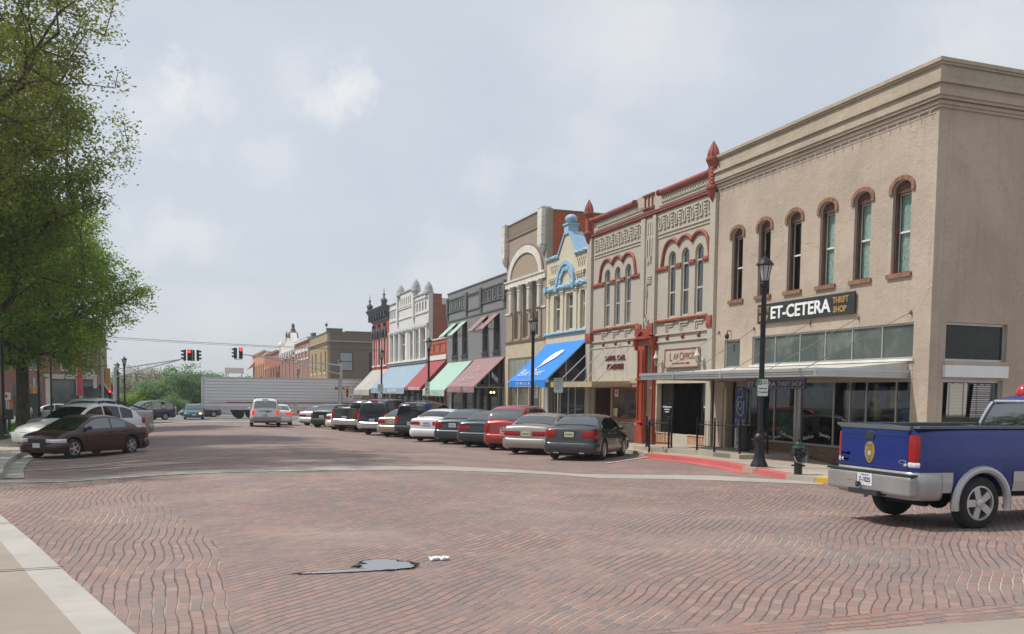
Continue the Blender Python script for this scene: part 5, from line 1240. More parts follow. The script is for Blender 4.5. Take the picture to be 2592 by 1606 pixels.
for a, b in RW:
    w = window(bd_, a, b, 4.45, 7.55, .45, -.2, .14, M_WHITEW, G_DARK, rails=(6.0,)); c_ = (a + b) / 2
    mb = MB(); mb.plate([arch_band(c_, 7.5, .60, .92, .35, 10, .45, .82)], FQ, 0, .22); fbox(mb, c_ - .2, c_ + .2, 8.2, 8.6, 0, .28); mb.build('hood', M_METC, w)
    mb = MB(); fbox(mb, a - .15, a, 4.4, 7.3, 0, .08); fbox(mb, b, b + .15, 4.4, 7.3, 0, .08); fbox(mb, a - .2, b + .2, 4.3, 4.44, 0, .15); mb.build('surround', M_WHITEW, w)
M_ABEI = mat('beige_canvas', (.40, .38, .34), .8, var=.07, vs=2)
awc = awning(bd_, 87.5, 96.2, 4.0, 16.5, 1.92, 1.42, M_ABEI, scallop=True)
mb = MB(); letter(mb, 'CAFE', .8, slope_fn(92.2, .66, 4.0, 16.5, 1.92), .004, width=3.0, h=.7, shear=.4); mb.build('lettering', MATS['white_letter'], awc)
MB().box(18.64, 18.65, 88.1, 95.6, -1.1, 3.8).build('shop_window', G_DARK, bd_)
mb = MB()
for y in (88.6, 91, 93.4, 95.3): mb.box(18.5, 18.6, y - .15, y + .15, -1.1, 3.8)
mb.build('shopfront_frame', M_PRED, bd_)

# ================================================================== the block beyond the far crossing
M_BRN = brick('brown_brick', (.155, .115, .08), (.195, .145, .10), (.14, .115, .09), dirt=.2)
M_YBR = brick('yellow_brick', (.34, .25, .13), (.38, .28, .15), (.3, .23, .14), dirt=.15)
M_COPG = mat('green_coping', (.10, .17, .14), .7)
b1 = thing('brown_brick_building', 'brown brick corner building with yellow street front beyond the far crossing', 'building', (18.5, 139, -1.7))
plate([rect(129.3, 149, -3, 9.95)] + [rect(130.8 + k * 4.4 + (1.2 if k > 1 else 0), 131.9 + k * 4.4 + (1.2 if k > 1 else 0), 4.4, 7.4) for k in range(4)], -.4, 0).build('wall', M_YBR, b1)
SY = lambda x, z, w: (x, 129.3 - w, z)
plate([rect(18.905, 44, -3, 10.1), rect(20.2, 22.15, 4.6, 7.3), rect(24.35, 26.3, 4.6, 7.3), rect(29, 31, 4.6, 7.3)], -.4, 0, SY).build('side_wall', M_BRN, b1)
MB().box(18.45, 20.6, 129.25, 129.75, 9.9, 10.45).build('parapet', M_BRN, b1); MB().box(18.9, 43.9, 129.4, 148.6, 9.3, 9.5).build('roof', M_ROOF, b1); MB().box(43.6, 44, 129.71, 149, -3, 9.9).build('back_wall', M_BRN, b1)
mb = MB(); mb.box(21.0, 44, 129.2, 129.75, 10.1, 10.22); mb.box(18.4, 20.65, 129.2, 129.8, 10.45, 10.55); mb.box(18.4, 18.95, 129.8, 149, 9.95, 10.07); mb.build('coping', M_COPG, b1)
mb = MB(); mb.box(18.36, 44, 129.12, 129.29, 8.68, 8.85); mb.box(18.36, 18.5, 129.29, 149, 8.68, 8.85); mb.build('string_course', mat('buff_stone', (.38, .32, .22), .8), b1)
mb = MB(); mb.box(18.4, 44, 129.2, 129.29, 8.3, 8.42); mb.box(18.4, 18.5, 129.29, 149, 8.3, 8.42); mb.build('string_course', M_BRN, b1)
for a in (20.2, 24.35, 29): window(b1, a, a + 1.95, 4.6, 7.3, 0, -.2, .12, M_DARKMET, glass('blind_glass', (.30, .34, .35), .25, .3, (.34, .38, .38), .5) if a < 22 else G_DARK, rails=(5.95,), fn=SY)
for k in range(4): a = 130.8 + k * 4.4 + (1.2 if k > 1 else 0); window(b1, a, a + 1.1, 4.4, 7.4, 0, -.2, .10, M_BROWNW, G_DARK, rails=(5.9,))
mb = MB()
for a in (130.6, 135.0, 140.6, 145.0): fbox(mb, a, a + 1.5, 4.15, 4.4, 0, .12)
mb.build('sill', M_WHITEW, b1)
mb = MB(); mb.tube([(19.6, 138, 9.5), (19.6, 138, 12.0)], .03, 5); mb.ball((19.6, 138, 11.6), .22, .22, .25, 8, 6); mb.build('roof_vane', M_METC, b1)
MB().box(18.6, 19.2, 146.5, 148.8, 9.9, 10.9).build('chimney', M_BRN, b1)

def far_block(name, label, y0, y1, top, mt, wins, z0, z1, mf, trim=None, arch=0.0, side=None, ts=None):
    b = thing(name, label, 'building', (18.5, (y0 + y1) / 2, -.0125 * y0))
    n = wins; st = (y1 - y0) / n; ww = st * .36
    ws_ = [(y0 + st * (k + .5) - ww / 2, y0 + st * (k + .5) + ww / 2) for k in range(n)]
    plate([rect(y0 + .02, y1 - .02, -4, top)] + [shape(a, c, z0, z1, arch) for a, c in ws_], -.4, 0).build('wall', mt, b)
    shell(b, y0 + .02, y1 - .02, top - .2, side or mt, M_ROOF, 20, .41, zb=-4)
    for a, c in ws_:
        w = window(b, a, c, z0, z1, arch, -.2, .12, mf, G_DARK, rails=((z0 + z1) / 2,))
        if trim: mb = MB(); fbox(mb, a - .35, c + .35, z1 + max(0, arch), z1 + arch + .35, 0, .15); fbox(mb, a - .3, c + .3, z0 - .25, z0 - .01, 0, .15); fbox(mb, a - .22, a - .01, z0, z1, 0, .06); fbox(mb, c + .01, c + .22, z0, z1, 0, .06); mb.build('hood', trim, w)
    if trim:
        mb = MB(); fbox(mb, y0, y1, top - .35, top, 0, .35); fbox(mb, y0, y1, top, top + .08, -.3, .4); mb.build('cornice', ts or trim, b)
    return b
b2 = far_block('brick_building', 'red brown brick building with white corbel band next to the yellow front', 149, 168.7, 10.35, M_RBR, 5, 3.6, 6.9, M_WHITEW, M_WHITEW)
mb = MB(); fbox(mb, 149.2, 168.5, 8.25, 8.85, 0, .2)
for k in range(5): fbox(mb, 149.4 + k * 4.6, 149.9 + k * 4.6, 7.5, 9.3, .0, .3)
mb.build('corbel_band', M_WHITEW, b2)
b3 = far_block('ornate_building', 'red building with ornate white pediment and pointed dark spire', 168.7, 197, 9.2, M_RBR, 4, 3.4, 7.4, M_WHITEW, M_WHITEW, .6)
mb = MB(); f = lambda y, z, w: (18.5 - w, y, z)
mb.plate([[(168.8, 9.25), (197, 9.25), (197, 9.9), (194, 10.9), (190, 10.2), (186, 11.0), (182, 11.2), (179, 12.2), (176, 12.6), (171, 12.3), (168.8, 10.2)]], f, -.4, .3)
for k in range(6): fbox(mb, 170 + k * 4.5, 171.2 + k * 4.5, 8.2, 9.2, .3, .7)
mb.lathe([(.8, 10.0), (.7, 11.2), (.1, 12.0)], (18.4, 194.5, 0), 10); mb.lathe([(.35, 10.8), (.3, 12.0), (.05, 12.6)], (18.4, 186, 0), 8); mb.build('pediment', M_WHITEW, b3)
mb = MB(); mb.lathe([(1.0, 11.6), (.9, 12.5), (.35, 13.1), (.5, 13.25), (.2, 13.5), (.35, 13.7), (.2, 14.3)], (18.8, 176, 0), 10); mb.lathe([(.3, 12.2), (.08, 13.0), (.25, 12.6), (.03, 13.5)], (18.6, 186, 0), 8); mb.build('spire', mat('spire_brown', (.10, .055, .05), .7), b3)
b4 = far_block('brick_building', 'dark red brick building with chimney left of the ornate pediment', 197, 224, 10.4, M_RBR2, 4, 3.4, 6.8, M_BROWNW, M_RBR2, 0)
MB().box(18.6, 20, 200, 203.5, 10.2, 11.6).build('chimney', M_RBR2, b4)
M_ORB = brick('orange_brick_far', (.50, .22, .10), (.56, .27, .13), (.4, .25, .15), dirt=.1)
b5 = far_block('brick_building', 'brick building with grey side wall and peaked parapet in the far block', 224, 240, 10.8, M_RBR, 3, 3.6, 7.0, M_TANP, M_TANP, 0, side=M_GREYP)
b6 = far_block('orange_building', 'orange and buff brick building with sloping tile hood at the far end', 240, 284, 11.8, M_ORB, 7, 2.8, 8.4, M_TANP, M_ORB, 0)
MB().plate([[(0, 9.9), (1.6, 8.0), (1.6, 7.7), (0, 8.7)]], lambda u, v, w: (18.4 - u, w, v), 276, 285).build('tile_hood', mat('tile_orange', (.5, .22, .13), .8), b6)
s_ = thing('billboard', 'pale billboard on the roofline above the trailer', 'sign', (12, 250, -3)); mb = MB(); mb.box(9.2, 14.0, 250, 250.3, 6.0, 7.5); mb.build('board', M_WHITEW, s_); mb = MB(); mb.box(9.6, 9.8, 250.05, 250.25, -3.2, 6.0); mb.box(13.4, 13.6, 250.05, 250.25, -3.2, 6.0); mb.build('post', M_DARKMET, s_)

# ================================================================== red brick corner building on the left
M_LBR = brick('left_brick', (.22, .085, .06), (.27, .115, .08), (.24, .13, .1), dirt=.25)
M_TERRA = mat('cream_terracotta', (.52, .48, .42), .7, var=.1, dirt=.3)
YL = 112.0; LY = lambda x, z, w: (x, YL - w, z); XL = -9.6
bc = thing('brick_corner_building', 'red brick corner building with cream shopfront surround at the far left', 'building', (-14, 112, -1.4))
plate([rect(-30, XL, -3, 8.6), rect(-14.2, -11.4, -1.3, 2.55), rect(-11.0, -9.95, -1.3, 2.5), rect(-18.0, -15.2, -1.3, 2.3), rect(-13.25, -11.95, 3.65, 6.6), rect(-11.35, -10.35, 3.75, 6.6), rect(-16.6, -15.4, 3.65, 6.6), rect(-20, -18.8, 3.65, 6.6), rect(-23, -21.5, 3.65, 6.6)], -.4, 0, LY).build('wall', M_LBR, bc)
plate([rect(YL + .402, 125, -3, 8.6)] + [rect(YL + 3 + k * 4.2, YL + 4.4 + k * 4.2, 3.4, 6.4) for k in range(2)] + [rect(YL + 2.5, 124, -1.3, 2.2)], 0, .4, lambda y, z, w: (XL - w, y, z)).build('side_wall', M_LBR, bc)
MB().box(-30, XL - .41, 112.41, 124.9, 8.0, 8.2).build('roof', M_ROOF, bc); MB().box(-30, -29.7, 112.41, 125, -3, 8.6).build('side_wall', M_LBR, bc); MB().box(-30, XL, 125.0, 125.3, -3, 8.6).build('back_wall', M_LBR, bc)
mb = MB(); fyb = lambda m_, a, b, z0, z1, w0, w1: m_.box(a, b, YL - w1, YL - w0, z0, z1)
fyb(mb, -14.8, XL, 2.75, 3.1, 0, .3); fyb(mb, -14.9, XL + .05, 3.1, 3.22, 0, .42); fyb(mb, -14.75, -14.2, -1.4, 2.75, 0, .2); fyb(mb, -11.4, -11.0, -1.4, 2.75, 0, .25); fyb(mb, -9.95, XL, -1.4, 2.75, 0, .25); fyb(mb, -11.6, -11.2, 3.22, 3.85, 0, .3); fyb(mb, -11.2, -10.1, 3.22, 3.6, 0, .2); fyb(mb, -10.1, -9.75, 3.22, 3.85, 0, .3)
mb.build('shopfront_surround', M_TERRA, bc)
mb = MB(); fyb(mb, -14.2, -11.4, -1.3, 2.55, -.2, -.19); fyb(mb, -11.0, -9.95, -1.3, 2.5, -.2, -.19); fyb(mb, -18.0, -15.2, -1.3, 2.3, -.2, -.19); mb.box(XL - .2, XL - .19, YL + 2.5, 124, -1.3, 2.2); mb.build('shop_window', G_DARK, bc)
for a, b in ((-13.25, -11.95), (-11.35, -10.35), (-16.6, -15.4), (-20, -18.8), (-23, -21.5)): window(bc, a, b, 3.65, 6.6, 0, -.2, .1, M_WHITEW, G_SKY, rails=(5.1,), fn=LY)
for k in range(2): window(bc, YL + 3 + k * 4.2, YL + 4.4 + k * 4.2, 3.4, 6.4, 0, .2, .1, M_WHITEW, G_SKY, rails=(4.9,), fn=lambda y, z, w: (XL - w, y, z))
mb = MB()
for k in range(2): mb.box(XL, XL + .25, YL + 5.5 + k * 5, YL + 6 + k * 5, -1, 6.8)
mb.build('pilaster', M_TERRA, bc)
MB().add([(-11.0, 111.98, 1.9), (-9.5, 111.98, 1.9), (-9.0, 110.5, .9), (-10.2, 110.5, .9), (-10.2, 110.5, -.2), (-9.0, 110.5, -.2), (-10.9, 111.98, 1.5), (-9.4, 111.98, 1.5)], [(0, 1, 2, 3), (3, 2, 5, 4), (1, 7, 5, 2), (0, 3, 4, 6)]).build('awning', M_BLACKP, bc)
mb = MB(); letter(mb, 'THE', .2, lambda u, v, t: (-9.6 + u, 110.47 - t, .68 + v), .01, width=.5, h=.14); letter(mb, 'BARBER', .2, lambda u, v, t: (-9.6 + u, 110.47 - t, .42 + v), .01, width=.95, h=.17); letter(mb, 'SHOP', .2, lambda u, v, t: (-9.6 + u, 110.47 - t, .15 + v), .01, width=.8, h=.17); mb.build('lettering', MATS['white_letter'], bc)
mb = MB()
for yy, z_, m_ in ((118, 1.6, 0),): pass
aw2 = MB()
for k in range(6): y = YL + 7 + k * .9; aw2.add([(XL, y, 2.4), (XL, y + .45, 2.4), (XL + .9, y + .45, 1.0), (XL + .9, y, 1.0)], [(0, 1, 2, 3)])
aw2.build('striped_awning', MATS['red_canvas'], bc, fix=False)
aw3 = MB()
for k in range(6): y = YL + 7.45 + k * .9; aw3.add([(XL, y, 2.4), (XL, y + .45, 2.4), (XL + .9, y + .45, 1.0), (XL + .9, y, 1.0)], [(0, 1, 2, 3)])
aw3.build('striped_awning', M_WHITEW, bc, fix=False)
s_ = thing('vertical_sign', 'tall narrow red sign edged with bulbs on the left brick building', 'sign', (-11.4, 111.5, 3)); MB().box(-11.5, -11.05, 111.3, 111.55, .9, 5.6).build('board', mat('sign_red', (.48, .015, .02), .5), s_)
mb = MB()
for k in range(34): mb.ball((-11.58, 111.25, 1.0 + k * .14), .05, .05, .045, 6, 4)
mb.build('bulb_row', MATS['white_letter'], s_)
s_ = thing('projecting_sign', 'yellow projecting sign on the left street front', 'sign', (-9.1, 122, 1.5)); MB().box(-9.55, -8.95, 122, 122.25, 1.7, 4.2).build('board', mat('sign_yellow', (.6, .32, .03), .5), s_)
s_ = thing('projecting_sign', 'red projecting sign low on the left street front', 'sign', (-9.1, 120, 1.2)); MB().box(-9.55, -8.4, 124.3, 124.5, .8, 2.2).build('board', MATS['sign_red'], s_)
# ================================================================== street furniture
M_POST = mat('black_post', (.016, .017, .02), .42, .3, .2)
G_LAMP = mat('lamp_glass', (.42, .42, .40), .25, var=.1)
def make_lamp():
    t_ = thing('street_lamp', 'black street lamp', 'street lamp', (0, 0, 0), world=False, group='black lantern street lamps along the kerbs')
    mb = MB(); mb.lathe([(.23, -.05), (.23, .04), (.21, .10), (.16, .20), (.135, .30), (.125, .42), (.115, .70), (.14, .74), (.15, .80), (.13, .86), (.085, .92)], (0, 0, 0), 16, flute=.05, nf=8)
    mb.build('lamp_base', M_POST, t_, smooth=True, sharp=30)
    mb = MB(); mb.lathe([(.082, .90), (.078, 1.6), (.074, 1.65), (.068, 4.78), (.075, 4.80), (.11, 4.86), (.115, 4.92), (.07, 4.98)], (0, 0, 0), 14); mb.build('lamp_post', M_POST, t_, smooth=True, sharp=30)
    mb = MB()
    for k in range(8):
        a = math.pi * 2 * k / 8; c, s = math.cos(a), math.sin(a); mb.tube([(.10 * c, .10 * s, 4.97), (.185 * c, .185 * s, 5.40)], .010, 4)
    mb.lathe([(.11, 4.95), (.115, 4.99)], (0, 0, 0), 8); mb.lathe([(.19, 5.38), (.235, 5.41), (.225, 5.44), (.16, 5.52), (.06, 5.60), (.055, 5.63), (.02, 5.65), (.012, 5.78)], (0, 0, 0), 16)
    mb.build('lantern_cage', M_POST, t_)
    mb = MB(); mb.lathe([(.095, 4.99), (.178, 5.39)], (0, 0, 0), 16); mb.build('lantern_glass', G_LAMP, t_, smooth=True, sharp=60)
    return t_
lamp0 = make_lamp()
LAMPS = [(14.5, 20.78, 'large black street lamp in the foreground beside the fire hydrant', .13, 1.0), (14.5, 38.0, 'black street lamp rising in front of the blue jewelry awning', .13, .985), (14.5, 56.6, 'black street lamp in front of the red awning', .13, 1.03), (14.5, 71.6, 'black street lamp in front of the pale blue awning', .13, 1.05),
         (14.5, 92.9, 'black street lamp beside the grey signal pole on the right', .1, 1.08), (14.5, 129.7, 'black street lamp before the brown brick corner building', .1, 1.12), (14.5, 160.8, 'black street lamp in front of the ornate white pediment building', .1, 1.2), (14.5, 196.9, 'black street lamp in front of the orange building', .1, 1.25),
         (-4.78, 79.5, 'taller black street lamp right of the left signal pole', .1, .92), (-6.12, 92, 'black street lamp directly behind the left signal pole', .1, .92), (-7.87, 120, 'small distant black street lamp low behind the left signal pole', .1, .92),
         (-8.24, 48.7, 'black street lamp at the left picture edge on the lawn', .13, 1), (-8.93, 64.7, 'black street lamp between the tree trunk and the white hatchback', .13, 1), (-9.84, 77.5, 'black street lamp standing in front of the white hatchback', .1, 1)]
for i, (x, y, lab, dz, sc) in enumerate(LAMPS):
    o = lamp0 if i == 0 else copy_tree(lamp0); o.location = (x, y, -.0125 * y + dz); o.scale = (1, 1, sc); o['label'] = lab
world0()
MB().box(14.2, 14.82, 20.5, 21.1, -.35, -.10).build('lamp_footing', C_WALK)
bpy.data.objects['lamp_footing']['kind'] = 'structure'
M_SGN = mat('sign_white', (.66, .68, .66), .45, var=.05); M_SGG = mat('sign_green', (.02, .20, .13), .45); M_SGR = mat('sign_redtext', (.45, .06, .05), .45); M_SGPALE = mat('sign_pale_green', (.50, .60, .55), .45, var=.05); M_DKT = mat('sign_dark', (.03, .03, .035), .5)
def street_sign(label, x, y, zc, w, h, board, rows, post=None, border=None):
    s_ = thing('parking_sign', label, 'street sign', (x, y, -.0125 * y + .13))
    fc = Vector((-x, -y, 0)).normalized(); fc = Vector((-.25, -1, 0)).normalized(); rt = Vector((-fc.y, fc.x, 0))
    C0 = Vector((x, y, zc)) + fc * .0
    fn = lambda u, v, t_, : tuple(C0 + rt * u + Vector((0, 0, v)) + fc * t_)
    r = min(w, h) * .1; pts = []
    for cx_, cy_, a0 in ((w / 2 - r, h / 2 - r, 0), (-w / 2 + r, h / 2 - r, 90), (-w / 2 + r, -h / 2 + r, 180), (w / 2 - r, -h / 2 + r, 270)):
        pts += [(cx_ + r * math.cos(R_(a0 + 30 * k)), cy_ + r * math.sin(R_(a0 + 30 * k))) for k in range(4)]
    MB().plate([pts], fn, 0, .006).build('board', board, s_)
    if border:
        MB().plate([pts, [(a * .93, b * .955) for a, b in pts]], fn, .007, .010).build('border', border, s_)
    groups = {}
    for body, size, u, v, wd, m_ in rows:
        mb = groups.setdefault(m_.name, (MB(), m_))[0]
        if body == '#': mb.plate([rect(u - wd / 2, u + wd / 2, v - size / 2, v + size / 2)], fn, .007, .009)
        else: letter(mb, body, size, lambda a, b, t_, u=u, v=v: fn(u + a, v + b, .0095 + abs(t_)), .002, width=wd, bold=.002)
    for mb, m_ in groups.values(): mb.build('lettering', m_, s_)
    if post: mb = MB(); mb.tube([(x, y + .03, post), (x, y + .03, zc + h / 2 - .02)], .028, 6); mb.build('post', M_ALU, s_)
    return s_
street_sign('green and white two hour parking sign on the foreground street lamp', 14.42, 20.60, 2.02, .30, .46, M_SGN, [('#', .13, -.085, .14, .11, M_SGG), ('2', .11, -.085, .14, .06, M_SGN), ('HOUR', .05, .055, .17, .12, M_SGG), ('PARKING', .04, .055, .11, .14, M_SGG), ('8:00 AM', .06, 0, -.02, .20, M_DKT), ('TO 6:00 PM', .06, 0, -.12, .24, M_DKT)], border=M_SGG)
street_sign('white and red no parking sign in front of the second street lamp', 14.6, 38.0, 1.86, .34, .62, M_SGN, [('NO', .08, 0, .24, .10, M_SGR), ('PARKING', .07, 0, .15, .27, M_SGR), ('2 AM', .06, 0, .04, .14, M_SGR), ('TO', .05, 0, -.04, .07, M_SGR), ('6 AM', .06, 0, -.12, .14, M_SGR)], post=-.35, border=M_SGR)
street_sign('pale green parking sign on its own grey pole before the cream building', 15.0, 36.2, 2.15, .42, .66, M_SGPALE, [('PARKING LOT', .06, 0, .26, .33, M_SGG), ('PARKING', .06, 0, .16, .28, M_SGG), ('NO OVER', .05, 0, .06, .26, M_SGG), ('NIGHT 2-6', .05, 0, -.04, .28, M_SGG), ('EXCEPT', .05, 0, -.14, .2, M_SGG)], post=-.35, border=M_SGG)
street_sign('two grey white parking signs stacked on the street lamp before the red awning', 14.35, 56.35, 1.98, .30, .92, M_SGN, [('TOW', .09, 0, .36, .2, M_DKT), ('AWAY', .08, 0, .24, .22, M_DKT), ('#', .10, -.07, -.02, .1, M_DKT), ('HOUR', .05, .06, -.02, .11, M_SGG), ('PARKING', .05, 0, -.2, .22, M_DKT)])
street_sign('pale green parking sign on the street lamp before the pale blue awning', 14.35, 71.3, 2.05, .45, .62, M_SGPALE, [('2 HOUR', .10, 0, .16, .32, M_SGG), ('PARKING', .08, 0, .02, .34, M_SGG), ('9-6', .10, 0, -.14, .2, M_SGG)])
street_sign('small white and red sign below the pale green sign on the same lamp', 14.33, 71.3, 1.38, .32, .5, M_SGN, [('NO', .12, 0, .1, .16, M_SGR), ('STOPPING', .06, 0, -.08, .26, M_SGR)])
M_BLUET = mat('sign_blue', (.03, .05, .35), .5)
street_sign('white sign with blue wheelchair symbol on a thin post by the far parked cars', 11.2, 66.5, 1.42, .34, .52, M_SGN, [('#', .12, 0, -.06, .10, M_BLUET), ('#', .05, 0, .05, .05, M_BLUET)], post=-.8)

# fire hydrant
s_ = thing('fire_hydrant', 'black fire hydrant with green bonnet ring and chains at the corner', 'fire hydrant', (14.0, 18.45, -.10))
mb = MB(); x, y, z = 14.0, 18.45, -.10
mb.lathe([(.10, 0), (.10, .20), (.17, .205), (.17, .235), (.11, .245), (.10, .25), (.105, .50), (.12, .56), (.13, .62), (.15, .63), (.15, .66)], (x, y, z), 16)
mb.tube([(x - .22, y - .02, z + .52), (x + .22, y + .02, z + .52)], .065, 10); mb.tube([(x, y, z + .50), (x - .06, y - .20, z + .50)], .085, 12)
mb.lathe([(.075, -.02), (.085, .03)], (x - .21, y - .02, z + .52), 8, 'x'); mb.lathe([(.085, -.03), (.075, .02)], (x + .21, y + .02, z + .52), 8, 'x')
mb.build('body', mat('hydrant_black', (.012, .014, .016), .35, coat=.4), s_, smooth=True, sharp=30)
mb = MB(); mb.lathe([(.155, .66), (.155, .685), (.12, .69)], (x, y, z), 16); mb.build('ring', mat('hydrant_green', (.01, .16, .09), .4), s_)
mb = MB(); mb.lathe([(.13, .69), (.12, .75), (.07, .80), (.03, .81), (.03, .86), (.02, .865)], (x, y, z), 14); mb.build('bonnet', MATS['hydrant_black'], s_, smooth=True, sharp=30)
mb = MB(); ch = [(x - .2, y - .06, z + .48), (x - .17, y - .16, z + .32), (x - .03, y - .2, z + .28), (x + .12, y - .14, z + .30), (x + .2, y - .04, z + .46)]; mb.tube(ch, .008, 5); mb.build('chain', M_ALU, s_)

# litter bin
s_ = thing('litter_bin', 'black litter bin with white papers on top behind the foreground lamp', 'litter bin', (17.6, 26.1, -.05))
MB().lathe([(.21, 0), (.24, .78), (.26, .79), (.26, .83)], (17.6, 26.1, -.05), 14).build('bin_body', M_BLACKP, s_, smooth=True, sharp=30)
mb = MB(); random.seed(9)
for k in range(7): a = random.uniform(0, 6.28); cx_ = 17.6 + .12 * math.cos(a); cy_ = 26.1 + .12 * math.sin(a); mb.add([(cx_ - .12, cy_ - .1, .79), (cx_ + .1, cy_ - .12, .80 + random.uniform(0, .06)), (cx_ + .12, cy_ + .1, .82), (cx_ - .1, cy_ + .1, .80 + random.uniform(0, .08))], [(0, 1, 2, 3)])
mb.build('paper', MATS['paper'], s_, fix=False)

# railings
def railing(label, posts, h=.98, pick=.17):
    """posts: (x, y, z) feet joined by top and bottom rails with pickets between"""
    s_ = thing('iron_railing', label, 'railing', posts[0], group='black iron railings on the pavement step')
    for (x, y, z) in posts:
        mb = MB(); mb.box(x - .024, x + .024, y - .024, y + .024, z, z + h + .05); mb.lathe([(.05, 0), (.05, .02)], (x, y, z), 8); mb.ball((x, y, z + h + .10), .035, .035, .045, 8, 6); mb.build('post', M_POST, s_)
    mb = MB()
    for a, b in zip(posts, posts[1:]):
        a = Vector(a); b = Vector(b); u = Vector((0, 0, 1))
        mb.tube([a + u * (h - .10), b + u * (h - .10)], .020, 6); mb.tube([a + u * .16, b + u * .16], .018, 6)
        n = max(2, int((b - a).length / pick))
        for k in range(1, n):
            q = a.lerp(b, k / n); mb.tube([q + u * .16, q + u * (h - .02)], .009, 4); mb.ball(q + u * h, .018, .018, .025, 5, 4)
    mb.build('rail', M_POST, s_)
    return s_
U = lambda x, y, dz=.27: (x, y, -.0125 * y + dz)
railing('black railing with sloping handrail in front of the red door surround', [U(15.75, 29.55), U(15.2, 28.3, .13)][::-1] + [U(16.0, 28.35)])
railing('short black railing behind the sloping handrail', [U(15.9, 29.8), U(16.25, 28.6)])
railing('long black railing between the law offices and the thrift shop door', [U(16.3, 26.95), U(16.32, 25.9), U(16.5, 24.7), U(17.6, 24.8)])

# traffic signals
M_GALV = mat('galvanised', (.42, .44, .45), .5, .55, .1); M_SIGB = mat('signal_black', (.015, .02, .02), .55); M_SIGY = mat('signal_yellow', (.50, .22, .01), .5)
L_RED = emit('red_signal_light', (1.0, .03, .015), 4.5); L_OFF = mat('signal_lens_off', (.03, .02, .015), .2)
def signal_head(root, c, f, lit=True, body=None, h=1.02):
    """three-lens head about c facing direction f"""
    f = Vector((f[0], f[1], 0)).normalized(); r = Vector((-f.y, f.x, 0)); c = Vector(c); w = h * .17
    hd = MB(); hd.obox(c, f, .10, w, h / 2)
    for k in (1, 0, -1):
        cc = c + f * .10 + Vector((0, 0, k * h * .32)); vs = []; n = 10
        for j, d in ((0, 0), (1, .22)):
            for i in range(n + 1): a = math.pi * (-.12 + 1.24 * i / n); vs.append(cc + r * (w * .78 * math.cos(a)) + Vector((0, 0, w * .78 * math.sin(a))) + f * (d if math.sin(a) > -.1 else d * .6))
        hd.add(vs, [(i, i + 1, n + 2 + i, n + 1 + i) for i in range(n)])
    ho = hd.build('signal_head', body or M_SIGB, root, fix=False)
    for k in (1, 0, -1):
        cc = c + f * .105 + Vector((0, 0, k * h * .32)); mb = MB(); n = 14
        mb.add([cc + f * .02] + [cc + r * (w * .72 * math.cos(2 * math.pi * i / n)) + Vector((0, 0, w * .72 * math.sin(2 * math.pi * i / n))) for i in range(n)], [(0, 1 + i, 1 + (i + 1) % n) for i in range(n)])
        mb.build('lens', L_RED if (k == 1 and lit) else L_OFF, ho)
s_ = thing('mast_arm_signal', 'grey mast arm on the right carrying the twin signal head with red light', 'traffic signal', (14.2, 90, -1.1))
mb = MB(); mb.lathe([(.19, -1.2), (.17, -.9), (.13, 4.3), (.14, 4.34), (.05, 4.40)], (14.2, 90, 0), 14); mb.build('pole', M_GALV, s_, smooth=True)
mb = MB(); mb.tube([(14.1, 90, 4.28), (9.5, 90, 4.75), (4.85, 90, 5.12)], [.07, .06, .045], 8); mb.tube([(14.1, 90, 3.45), (9.0, 90, 4.52), (6.6, 90, 4.95)], [.05, .045, .04], 8); mb.build('arm', M_GALV, s_)
signal_head(s_, (4.76, 89.8, 5.22), (0, -1), True); signal_head(s_, (4.28, 90.0, 5.22), (-.9, .4), False)
mb = MB(); mb.box(4.2, 4.85, 89.85, 90.1, 4.62, 4.68); mb.build('bracket', M_GALV, s_)
signal_head(s_, (14.75, 89.6, 1.55), (-.1, -1), False, M_SIGY, .72); 
s_ = thing('mast_arm_signal', 'grey truss mast arm on the left carrying the four-way signal cluster', 'traffic signal', (-6.2, 90, -1.1))
mb = MB(); mb.lathe([(.19, -1.2), (.17, -.9), (.14, 3.68), (.05, 3.74)], (-6.2, 90, 0), 14); mb.build('pole', M_GALV, s_, smooth=True)
mb = MB(); A_ = (-6.1, 3.50); B_ = (-.65, 4.52); C_ = (-6.1, 2.82)
mb.tube([(A_[0], 90, A_[1]), (B_[0], 90, B_[1]), (-.1, 90, 4.66)], [.055, .05, .045], 8); mb.tube([(C_[0], 90, C_[1]), (-3.6, 90, 3.6), (B_[0], 90, B_[1] - .04)], .045, 8)
for q_ in (.22, .35, .48, .62, .77):
    xa = A_[0] + (B_[0] - A_[0]) * q_; za = A_[1] + (B_[1] - A_[1]) * q_; zc_ = 2.82 + (4.48 - 2.82) * q_ + .05 * math.sin(q_ * 3); mb.tube([(xa, 90, za), (xa, 90, zc_)], .025, 6)
mb.build('arm', M_GALV, s_)
signal_head(s_, (.17, 89.75, 4.92), (0, -1), True); signal_head(s_, (-.22, 90, 4.92), (-1, -.1), False); signal_head(s_, (.92, 90, 4.92), (1, -.1), False); signal_head(s_, (.47, 90.2, 4.92), (.1, 1), False)
mb = MB(); mb.tube([(.45, 89.95, 4.42), (.45, 89.95, 5.4)], .05, 6); mb.tube([(.3, 89.95, 4.85), (.62, 89.95, 4.85)], .03, 6); mb.build('bracket', M_GALV, s_)
s_ = thing('pedestrian_signal', 'yellow pedestrian signal left of the tree trunk beyond the lawn', 'traffic signal', (-12.7, 88, -1.1)); signal_head(s_, (-12.72, 88, 1.62), (-.3, -1), False, M_SIGY, .62); signal_head(s_, (-12.35, 88.1, 1.6), (.8, -.6), False, M_SIGY, .62)
mb = MB(); mb.tube([(-12.5, 88.2, -1.1), (-12.5, 88.2, 2.6)], .08, 8); mb.build('pole', M_GALV, s_)
